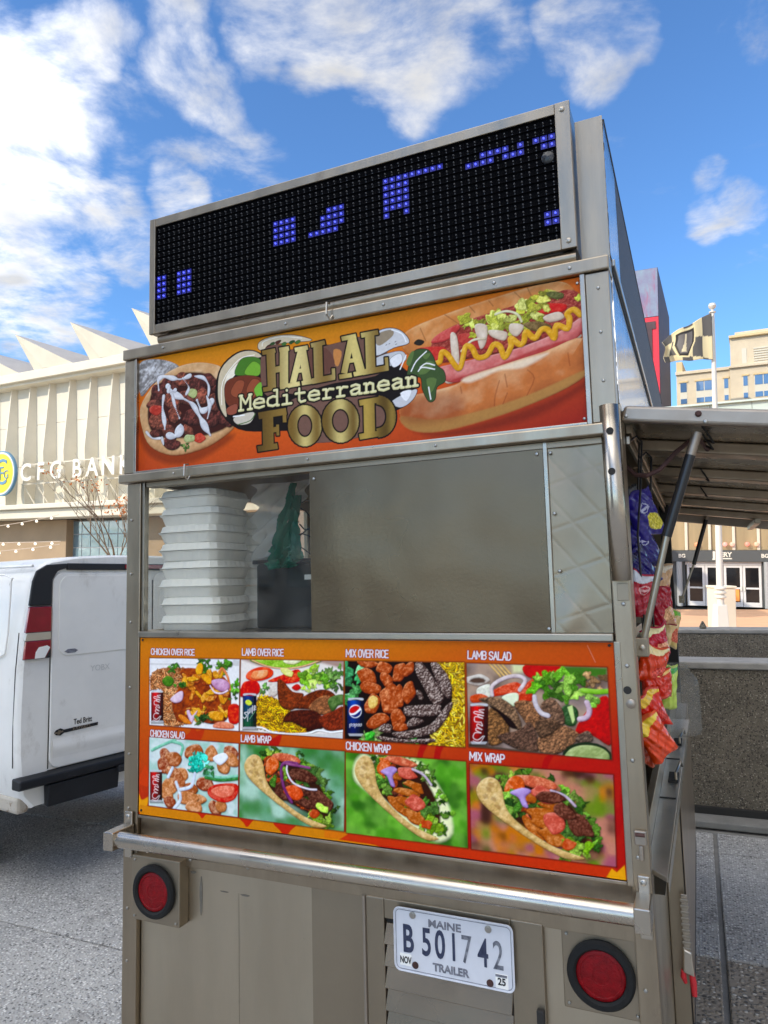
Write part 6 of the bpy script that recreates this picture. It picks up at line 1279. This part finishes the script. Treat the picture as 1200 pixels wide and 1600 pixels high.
# black corner trim and lintel over the doors
def trim(sgn):
    f = lambda x: x if sgn > 0 else VW - x
    q = [(.045, 1.765), (.195, 1.765), (.20, 1.93), (.235, 1.985), (.30, 2.005), (.30, 2.035), (.16, 2.025), (.09, 1.985), (.065, 1.92)]
    q = [(f(x), z) for x, z in q]
    if sgn < 0: q.reverse()
    return MB().prism(q, -.020, .0, lambda u, v, dd: (u, dd, v)).build('corner_trim', M['vtrim'], V, bevel=.008, seg=3)
trim(1); trim(-1); bx('lintel_trim', M['vtrim'], V, .30, 1.70, -.020, .0, 1.992, 2.036, bevel=.006)
hb = bx('high_brake_light', M['lampred'], V, .74, 1.26, -.026, -.0205, 2.002, 2.030, bevel=.003)
def lamp(sgn):
    f = lambda x: x if sgn > 0 else VW - x
    def bl(nm, z0, z1, m, pr, par, x0=.018, x1=.193):
        q = [(f(x0 + .012 * (z0 - 1.43) / .33), z0), (f(x1), z0), (f(x1), z1), (f(x0 + .03 * (z1 - 1.43) / .33), z1)]
        if sgn < 0: q.reverse()
        return MB().prism(q, -pr, -.0005, lambda u, v, dd: (u, dd, v)).build(nm, m, par, bevel=.004)
    L_ = bl('tail_lamp', 1.432, 1.762, M['vtrim'], .012, V); bl('lens', 1.60, 1.758, M['lampred'], .026, L_); bl('reverse_lens', 1.548, 1.598, M['lampclear'], .024, L_); bl('lens', 1.436, 1.546, M['lampred'], .026, L_)
    if sgn > 0:
        MB().prism([(.085, 1.437), (.150, 1.437), (.185, 1.50), (.165, 1.513), (.11, 1.505), (.09, 1.475)], -.0285, -.0265, lambda u, v, dd: (u, dd, v)).build('broken_patch', M['foam'], L_); MB().prism([(.155, 1.437), (.19, 1.437), (.19, 1.49)], -.0285, -.0265, lambda u, v, dd: (u, dd, v)).build('broken_hole', M['dark'], L_)
lamp(1); lamp(-1)
# stamped panel on the flank, seen edge-on
MB().tube([(.006, y, z) for y, z in [(.14, 1.90), (.11, 1.94), (.20, 1.965), (1.2, 1.965)]], .006, 8).build('flank_moulding', M['white_paint'], V)
MB().tube([(.004, y, z) for y, z in [(.12, 1.93), (.14, 1.60), (.17, 1.47), (.26, 1.44), (1.2, 1.44)]], .006, 8).build('flank_moulding', M['white_paint'], V)
MB().tube([(.085, .02, 2.018), (.075, .5, 2.02), (.075, 4.0, 2.02)], .010, 8).build('drip_rail', M['white_paint'], V)
# bumper, step and tow box
bp = MB().prism([(-.085, .672), (-.08, .718), (-.02, .728), (.015, .728), (.015, .66), (-.06, .66)], -.02, VW + .02, lambda u, v, d: (d, u, v)).build('bumper', M['bumper'], V, bevel=.01, seg=3)
MB().box(.66, 1.34, -.10, -.01, .625, .671).build('bumper_step', M['vtrim'], bp, bevel=.01)
MB().prism([(-.075, .658), (-.01, .658), (-.02, .53), (-.06, .52)], .17, .68, lambda u, v, d: (d, u, v)).build('tow_box', M['bumper'], bp, bevel=.008)
MB().tube([(.84, -.15, .62), (.85, -.16, .54), (.83, -.15, .45)], .005, 6).build('loose_wire', M['dark'], bp)
M['rustedge'] = mat('rusty_sill', (.46, .41, .34), .6, 0, dirt=((.16, .08, .04), 10, .48, .62))
MB().box(.02, .10, .02, 1.1, .50, .60).build('rear_sill', M['rustedge'], V, bevel=.02)
bx('underbody', M['dark'], V, .14, 1.86, .45, 5.2, .42, .515, bevel=.02)
# badge, dealer lettering and marks
bd_ = MB().prism([(.245, .940), (.275, .932), (.30, .945), (.545, .952), (.548, .972), (.30, .966), (.275, .978), (.245, .970), (.232, .955)], -.018, -.0125, lambda u, v, d: (u, d, v)).build('badge', M['vtrim'], V, bevel=.002)
MB().prism([(.236, .949), (.254, .949), (.254, .942), (.272, .942), (.272, .951), (.292, .953), (.292, .963), (.274, .961), (.274, .968), (.256, .967), (.256, .960), (.236, .959)], -.0205, -.0185, lambda u, v, d: (u, d, v)).build('emblem', M['alu'], bd_)
text('badge_lettering', 'EXPRESS', .026, M['alu'], bd_, (.425, -.0185, .960), REAR3, .0006, .0002, 1.35)
text('dealer_lettering', 'Ted Britt', .050, M['dark'], V, (.436, -.0135, 1.000), REAR3, .0006, .0006, .72)
MB().prism([(.29, 1.462), (.315, 1.476), (.365, 1.476), (.388, 1.463), (.365, 1.450), (.315, 1.450)], -.0195, -.0178, lambda u, v, d: (u, d, v)).build('window_sticker', M['plate_grey'], V)
text('scrawl', 'YOBX', .055, M['scr'] if 'scr' in M else mat('faint_scrawl', (.60, .59, .57), .5), V, (.56, -.0132, 1.33), REAR3, .0003, 0, 1.0)
for y in (.98, 4.45):
    for x0 in (.02, VW - .26):
        w_ = MB().lathe((x0, y, .365), (1, 0, 0), [(.20, 0), (.33, 0), (.365, .04), (.365, .20), (.33, .24), (.20, .24)], 32).build('wheel', M['black'], V)
        MB().lathe((x0, y, .365), (1, 0, 0), [(0, .05), (.18, .05), (.20, .0), (.20, .24), (.18, .19), (0, .19)], 24).build('rim', M['galv'], w_)

# ---------------------------------------------------------------- young tree and string lights in front of the arena
def tree(cx_, cy_, h, seed, label):
    t = thing('street_tree', label, 'tree', (cx_, cy_, -1.1), WM); rs = random.Random(seed); br = MB(); tips = []
    def grow(p, d, ln, r_, lv):
        pts = [p]; q = Vector(p); dd = Vector(d)
        for i in range(4):
            dd = (dd + Vector((rs.uniform(-.16, .16), rs.uniform(-.16, .16), rs.uniform(-.04, .14)))).normalized(); q = q + dd * ln / 4; pts.append(tuple(q))
        br.tube(pts, [r_ * (1 - .16 * i) for i in range(5)], 6 if lv < 2 else 4, False)
        if lv >= 4: tips.append((q, dd)); return
        for k in range(3):
            b = Vector(pts[rs.choice((2, 3, 4, 4))]); a = rs.uniform(0, 6.28); nd = (dd + Vector((math.cos(a), math.sin(a), rs.uniform(.0, .5))) * rs.uniform(.45, .75)).normalized()
            grow(tuple(b), nd, ln * rs.uniform(.6, .78), r_ * .55, lv + 1)
    M['bark'] = M.get('bark') or mat('grey_bark', (.20, .15, .10), .9)
    MB().tube([(cx_, cy_, -1.1), (cx_ + .03, cy_, .3), (cx_, cy_, 1.5)], [.10, .08, .07], 10).build('trunk', M['bark'], t)
    for k in range(5):
        a = k * 1.26 + rs.uniform(-.3, .3); grow((cx_, cy_, 1.2 + .12 * k), (math.cos(a) * .62, math.sin(a) * .62, 1.0), 1.45, .032, 1)
    br.build('branches', M['bark'], t); lf = MB()
    M['leaf_o'] = M.get('leaf_o') or mat('orange_autumn_leaf', (.62, .20, .04), .6, 0, var=.35, vscale=6)
    for q, dd in tips:
        if (q.z > 3.3 or q.x < cx_ - .25) and rs.random() < .94: continue
        for k in range(12):
            c = q + Vector((rs.gauss(0, .13), rs.gauss(0, .13), rs.gauss(0, .11))); a = Vector((rs.gauss(0, 1), rs.gauss(0, 1), rs.gauss(0, 1))).normalized(); b = a.orthogonal().normalized(); s_ = rs.uniform(.025, .05)
            lf.add([c - a * s_ * 1.3, c + b * s_ * .6, c + a * s_ * 1.3, c - b * s_ * .6], [(0, 1, 2, 3)])
    tag(lf.build('leaves', M['leaf_o'], t), kind='stuff'); return t
tree(-7.75, 20.5, 4, 11, 'thin half bare young tree with orange leaves in front of the arena')
M['bulb'] = mat('frosted_bulb', (.85, .82, .75), .3, emit=(1, .9, .7), estr=.7); M['wire'] = mat('pale_wire', (.55, .44, .34), .6)
bme = MB().lathe((0, 0, 0), (0, 0, 1), [(0, -.07), (.035, -.055), (.045, -.03), (.03, .0), (.015, .02), (0, .02)], 8).mesh('bulb'); bme.materials.append(M['bulb'])
def strand(pa, pb, sag, nb, label):
    s_ = thing('string_light', label, 'string lights', pa, WM, 'string lights hung in front of the arena'); A0, B0 = Vector(pa), Vector(pb)
    pt = lambda t: A0.lerp(B0, t) - Vector((0, 0, sag * 4 * t * (1 - t)))
    MB().tube([pt(k / 20) for k in range(21)], .011, 5).build('cable', M['wire'], s_)
    for k in range(nb):
        o = new_obj('bulb', bme, s_); o.location = pt((k + .5) / nb) - Vector((0, 0, .03)) - BASE[s_]
strand((-20, 27, 2.95), (-10.3, 22.5, 3.1), .35, 16, 'upper strand of string lights in front of the tan wall')
strand((-20, 26.5, 2.45), (-10.0, 22, 2.25), .10, 15, 'middle strand of string lights in front of the tan wall')
strand((-20, 26, 1.95), (-9.8, 21.5, 2.15), .22, 15, 'lowest strand of string lights just above the van roof')
# ---------------------------------------------------------------- things in the trailer window
def sqring(w, d, z, n=56, p=5, rib=0.0, nr=28):
    o = []
    for k in range(n):
        a = 2 * math.pi * k / n; c, s_ = math.cos(a), math.sin(a); r_ = 1 / (abs(c) ** p + abs(s_) ** p) ** (1 / p)
        r_ *= 1 + rib * (1 if k % 4 < 2 else -1)
        o.append((c * r_ * w / 2, s_ * r_ * d / 2, z))
    return o
def clamshell():
    mb = MB(); W_, D_ = .232, .225
    for rings in ([(.86, 0, 0), (.885, .004, .008), (.955, .031, .004), (1.0, .0325, 0), (1.005, .0345, 0), (.95, .035, 0)], [(.95, .0365, 0), (1.02, .0368, 0), (1.02, .0385, 0), (.965, .040, .008), (.915, .0595, .012), (.86, .0635, .003), (.4, .0635, 0), (.01, .0635, 0)]):
        vs = []; n = 112
        for k, z, rb in rings: vs += sqring(W_ * k, D_ * k, z * .89, n, 6, rb)
        fs = [(i * n + j, i * n + (j + 1) % n, (i + 1) * n + (j + 1) % n, (i + 1) * n + j) for i in range(len(rings) - 1) for j in range(n)]
        mb.add(vs, fs, True)
    mb.add(sqring(W_ * .86, D_ * .86, 0, 112, 6), [tuple(reversed(range(112)))])
    return mb
cme = clamshell().mesh('takeout_container', None, 25); cme.materials.append(M['foam'])
ORD = ['bottom', 'second', 'third', 'fourth', 'fifth', 'sixth', 'seventh', 'top']
random.seed(5)
def stack(cx, cy, z0, n, rz, where):
    for k in range(n):
        o = new_obj('takeout_container', cme); wd = 'topmost' if k == n - 1 else ('lowest' if k == 0 else ORD[k] + ' from the bottom')
        o.matrix_world = TM @ Matrix.Translation((cx + random.uniform(-.004, .004), cy + random.uniform(-.004, .004), z0 + k * .0568)) @ Matrix.Rotation(R(rz + random.uniform(-2, 2)), 4, 'Z'); BASE[o] = Vector()
        tag(o, 'white foam takeout box, %s of the %s stack in the trailer window' % (wd, where), 'takeout box', 'foam boxes stacked in the trailer window')
stack(-1.472, Y + .160, -.1395, 8, 1, 'front')
stack(-1.430, Y + .42, -.1395, 7, 4, 'rear')
# crumpled plastic bags hanging behind the pane
def crumple(fn, nu, nv, amp, seed, freq=7):
    rs = np.random.RandomState(seed); ph = rs.rand(6, 3) * 6.28; fr = rs.rand(6, 2) * freq + 2
    def g(u, v):
        x, y, z = fn(u, v); d = sum(math.sin(u * fr[i, 0] * 3 + v * fr[i, 1] * 3 + ph[i, 0]) * amp / (1 + .5 * i) for i in range(6)); d2 = abs(math.sin(u * 9 + 5 * v + ph[0, 1])) * amp
        return (x + d * .6, y + d + d2, z + d * .3)
    return MB().grid(g, nu, nv)
M['film_white'] = film('clear_plastic_film', (.86, .85, .82), .18, .22); M['film_green'] = film('green_plastic_film', (.01, .26, .16), .12, .22)
BY = Y + .26
b1 = crumple(lambda u, v: (-1.352 + u * (.215 - .10 * v), BY + .02 * math.sin(u * 3.1), .345 - v * (.255 - .03 * u)), 36, 40, .008, 4).build('plastic_bag', M['film_white'], base=(-1.27, BY, .08))
tag(b1, 'crumpled clear plastic bag hanging beside the foam boxes', 'plastic bag')
gbt = thing('plastic_bag', 'twisted green plastic bag hanging in the trailer window', 'plastic bag', (-1.2, BY, .06))
def ribbon(path, w0, w1, seed, nm):
    P_ = [Vector(p) for p in path]
    def fn(u, v):
        k = v * (len(P_) - 1); i_ = min(int(k), len(P_) - 2); p = P_[i_].lerp(P_[i_ + 1], k - i_); w = w0 + (w1 - w0) * v
        return (p.x + (u - .5) * w, p.y + .010 * math.sin(u * 9 + v * 7), p.z + (u - .5) * w * .25)
    crumple(fn, 18, 50, .0045, seed, 12).build(nm, M['film_green'], gbt)
ribbon([(-1.175, BY - .04, .330), (-1.190, BY - .045, .25), (-1.215, BY - .05, .17), (-1.235, BY - .05, .085)], .016, .050, 9, 'bag_neck')
ribbon([(-1.160, BY - .03, .29), (-1.185, BY - .03, .20), (-1.180, BY - .04, .12), (-1.185, BY - .04, .075)], .010, .085, 12, 'bag_side')
ribbon([(-1.255, BY - .055, .082), (-1.23, BY - .06, .060), (-1.19, BY - .06, .062), (-1.15, BY - .055, .085)], .045, .040, 15, 'bag_fold')
crumple(lambda u, v: (-1.215 + (u - .5) * .085, BY - .045 + .02 * math.sin(u * 3.14), .135 - v * .075), 20, 16, .007, 21, 10).build('bag_base', M['film_green'], gbt)
cb = thing('storage_box', 'black scuffed box standing on the shelf inside the trailer window', 'box', (-1.23, Y + .4, -.1395))
M['box_black'] = mat('scuffed_black_plastic', (.014, .014, .015), .4, 0, dirt=((.10, .10, .10), 16, .62, .75))
MB().box(-1.37, -1.02, Y + .30, Y + .55, -.1395, .075).build('case', M['box_black'], cb, bevel=.008); MB().box(-1.38, -1.01, Y + .29, Y + .56, .0755, .09).build('lid', M['box_black'], cb, bevel=.004)
MB().box(-1.175, -1.15, Y + .2885, Y + .2995, .02, .036).build('sticker', M['foam'], cb)
rs = np.random.RandomState(3); wires = MB()
for k in range(7):
    z0 = .26 - k * .028; p = []
    for t in range(8): p.append((-1.17 + t * .024, Y + .24 + .015 * math.sin(t + k), z0 + .022 * math.sin(t * .9 + k * 1.7) - .004 * t))
    wires.tube(p, .0022, 6)
tag(wires.build('cable_bundle', M['black_gloss'], base=(-1.1, Y + .24, .1)), 'tangle of thin black cables behind the green bag', 'cables')
kp = thing('kitchen_cabinet', 'grey metal cabinet inside the trailer behind the window', 'cabinet', (-1.0, Y + .9, GZ + .43))
MB().box(-1.16, -.40, Y + .75, Y + 1.1, GZ + .43, .30).build('case', M['steel_plain'], kp, bevel=.004); MB().box(-1.10, -1.06, Y + .735, Y + .749, -.02, .14).build('handle', M['alu'], kp, bevel=.003)

# ---------------------------------------------------------------- snack bags hanging on the right-hand side
hg = MB()
for (x, y, z) in ((-.122, 1.93, .33), (-.136, 2.06, .35), (-.105, 2.02, .30)):
    hg.tube([(x - .02, y, z + .02), (x, y, z + .035), (x + .012, y, z + .02), (x + .002, y + .01, z - .10), (x - .012, y + .01, z - .22), (x - .008, y + .012, z - .50)], .003, 6)
rk = hg.build('hanging_rack', M['black_gloss'], base=(-.12, 1.98, .36)); tag(rk, 'thin black wire rack that holds the hanging snack bags', 'rack')
cab = MB().tube([(-.15, 1.93, .285), (-.128, 1.92, .262), (-.10, 1.90, .256), (-.07, 1.90, .268), (-.03, 1.92, .312), (.02, 1.98, .36), (.06, 2.3, .36)], .006, 8)
tag(cab.build('cable', M['rust'], base=(-.1, 1.9, .26)), 'dark cable looping below the open awning', 'cable')
def bag(c, w, h, th, yaw, roll, pitch, paint, label, seed):
    rs = np.random.RandomState(seed); ph = rs.rand(8) * 6.28; nu, nv = 46, 60; cols = []; vs = []; fs = []
    Rm = Matrix.Rotation(R(yaw), 4, 'Z') @ Matrix.Rotation(R(pitch), 4, 'X') @ Matrix.Rotation(R(roll), 4, 'Y')
    for side in (-1, 1):
        for j in range(nv + 1):
            for i in range(nu + 1):
                u = i / nu * 2 - 1; v = j / nv * 2 - 1
                edge = max(0, (1 - abs(v) ** 3.5)) ** .6 * max(0, (1 - abs(u) ** 3)) ** .5
                wob = .12 * math.sin(u * 7 + v * 3 + ph[0]) + .10 * math.sin(v * 11 - u * 4 + ph[1]) + .07 * math.sin(u * 15 + v * 9 + ph[2])
                crimp = .0012 * math.sin(u * 60) * (abs(v) > .9)
                fold = .006 * math.sin(u * 5 + ph[4]) * abs(v) ** 2
                d = side * th * edge * (1 + wob) + crimp + fold
                narrow = 1 - .10 * (1 - abs(v) ** 2)
                p = Vector((u * w / 2 * narrow, d, v * h / 2 + .004 * math.sin(u * 4 + ph[3])))
                vs.append(Rm @ p); cols.append(paint(u, v, side))
    n = (nu + 1) * (nv + 1); r_ = nu + 1
    for s_ in range(2):
        for j in range(nv):
            for i in range(nu):
                q = (s_ * n + j * r_ + i, s_ * n + j * r_ + i + 1, s_ * n + (j + 1) * r_ + i + 1, s_ * n + (j + 1) * r_ + i); fs.append(q if s_ == 0 else tuple(reversed(q)))
    mb = MB(); mb.add(vs, fs, True); me = mb.mesh('snack_bag', None, 60); me.materials.append(M['attr_foil'])
    ca = me.color_attributes.new('Col', 'FLOAT_COLOR', 'POINT'); ca.data.foreach_set('color', np.array([[*lin(k), 1] for k in cols], np.float32).reshape(-1))
    o = new_obj('snack_bag', me); o.matrix_world = TM @ Matrix.Translation(c); BASE[o] = Vector()
    return tag(o, label, 'snack bag', 'snack bags hanging on the trailer side')
def pj(base, accent=None, disc=None, tip=None, food=None):
    def f(u, v, s_):
        c = base
        if accent and (v > .62 + .2 * u): c = accent
        if tip and v < -.7: c = tip
        if food and (u - .35) ** 2 / .30 + (v + .35) ** 2 / .14 < 1: c = food if (int(u * 9) + int(v * 9)) % 2 else tuple(min(255, x + 40) for x in food)
        if disc:
            r_ = math.hypot((u + .05) / .36, (v - .28) / .20)
            if r_ < 1: c = disc if (r_ > .78 or abs((v - .28)) < .05) else base
        if abs(v) > .93: c = tuple(min(255, x * .8 + 40) for x in base)
        return c
    return f
bag((-.121, 2.00, .165), .090, .135, .020, 40, -28, 10, pj((44, 34, 132), None, (196, 196, 226), None, (206, 190, 40)), 'dark blue snack bag with a yellow corner, topmost beside the steel post', 1)
bag((-.128, 2.02, .082), .085, .130, .018, 40, -30, 8, pj((36, 28, 118), None, (190, 190, 220), (24, 20, 80)), 'dark blue snack bag hanging just below the topmost one', 2)
bag((-.135, 1.99, .020), .080, .120, .016, 40, -34, 5, pj((30, 24, 104), (20, 16, 70)), 'narrow dark blue snack bag above the red bags', 3)
bag((-.158, 2.02, .150), .05, .20, .012, 25, 0, 0, pj((40, 40, 40), (120, 120, 124)), 'black and silver snack bag half hidden behind the steel post', 4)
bag((-.138, 1.95, -.045), .080, .115, .020, 30, 18, 6, pj((176, 20, 44), (206, 210, 220), (226, 170, 170)), 'red snack bag with a white top above the strut bracket', 5)
bag((-.096, 2.10, -.085), .075, .110, .018, 40, -12, 6, pj((166, 18, 40), None, None, (214, 160, 120), (206, 150, 100)), 'dark red snack bag behind the strut rod', 6)
bag((-.100, 2.22, -.02), .07, .12, .016, 48, 8, 6, pj((222, 176, 130), (232, 216, 190), None, (60, 50, 150), (190, 90, 50)), 'cream and tan snack bag with a blue end behind the strut', 7)
bag((-.112, 2.02, -.170), .075, .085, .018, 36, -14, 6, pj((190, 22, 52), (236, 226, 170), None, None, (214, 150, 110)), 'crimson snack bag with a cream top below the strut bracket', 8)
bag((-.082, 2.24, -.150), .06, .11, .016, 48, 6, 8, pj((226, 190, 130), (120, 190, 60), None, (226, 196, 120), (196, 80, 50)), 'tan snack bag with green print near the clear jar', 9)
bag((-.121, 1.99, -.225), .085, .100, .020, 36, 14, 8, pj((222, 64, 24), (240, 220, 160), None, None, (190, 40, 20)), 'bright orange snack bag with a cream stripe, upper of the orange ones', 10)
bag((-.114, 2.00, -.275), .088, .075, .020, 32, 2, 0, pj((206, 46, 22), (236, 190, 110), None, (214, 90, 70)), 'squat orange red snack bag in the middle of the orange ones', 11)
bag((-.090, 2.12, -.300), .05, .12, .014, 48, 0, 6, pj((190, 214, 90), (60, 160, 60)), 'green and yellow snack bag beside the clear jar', 12)
bag((-.130, 1.97, -.340), .080, .110, .020, 34, -24, 8, pj((214, 40, 22), (236, 190, 40), None, None, (180, 30, 20)), 'red orange snack bag with a yellow top', 13)
bag((-.124, 1.96, -.402), .080, .125, .022, 34, -34, 10, pj((232, 70, 20), (240, 206, 60)), 'orange snack bag slanting lowest of the row', 14)
bag((-.147, 2.00, -.440), .05, .085, .012, 30, 8, 0, pj((196, 80, 50), (206, 170, 110)), 'small brown orange snack bag at the foot of the row', 15)
# clear jar on the counter
M['clear'] = film('clear_jar_plastic', (.80, .78, .73), .84, .06)
jr = thing('plastic_jar', 'empty clear plastic jar standing on the side counter', 'jar', (-.115, 3.3, -.659))
jp = [(0, .003), (.080, .003), (.092, .012), (.094, .03), (.094, .20), (.088, .235), (.066, .258), (.058, .262), (.058, .290), (.060, .292)]
MB().lathe((-.115, 3.3, -.659), (0, 0, 1), jp, 28).build('body', M['clear'], jr)
for k in range(3): MB().tube([(-.115 + .0595 * math.cos(a), 3.3 + .0595 * math.sin(a), -.659 + .266 + k * .009) for a in np.linspace(0, 6.283, 25)], .0025, 6, False).build('screw_thread', M['clear'], jr)
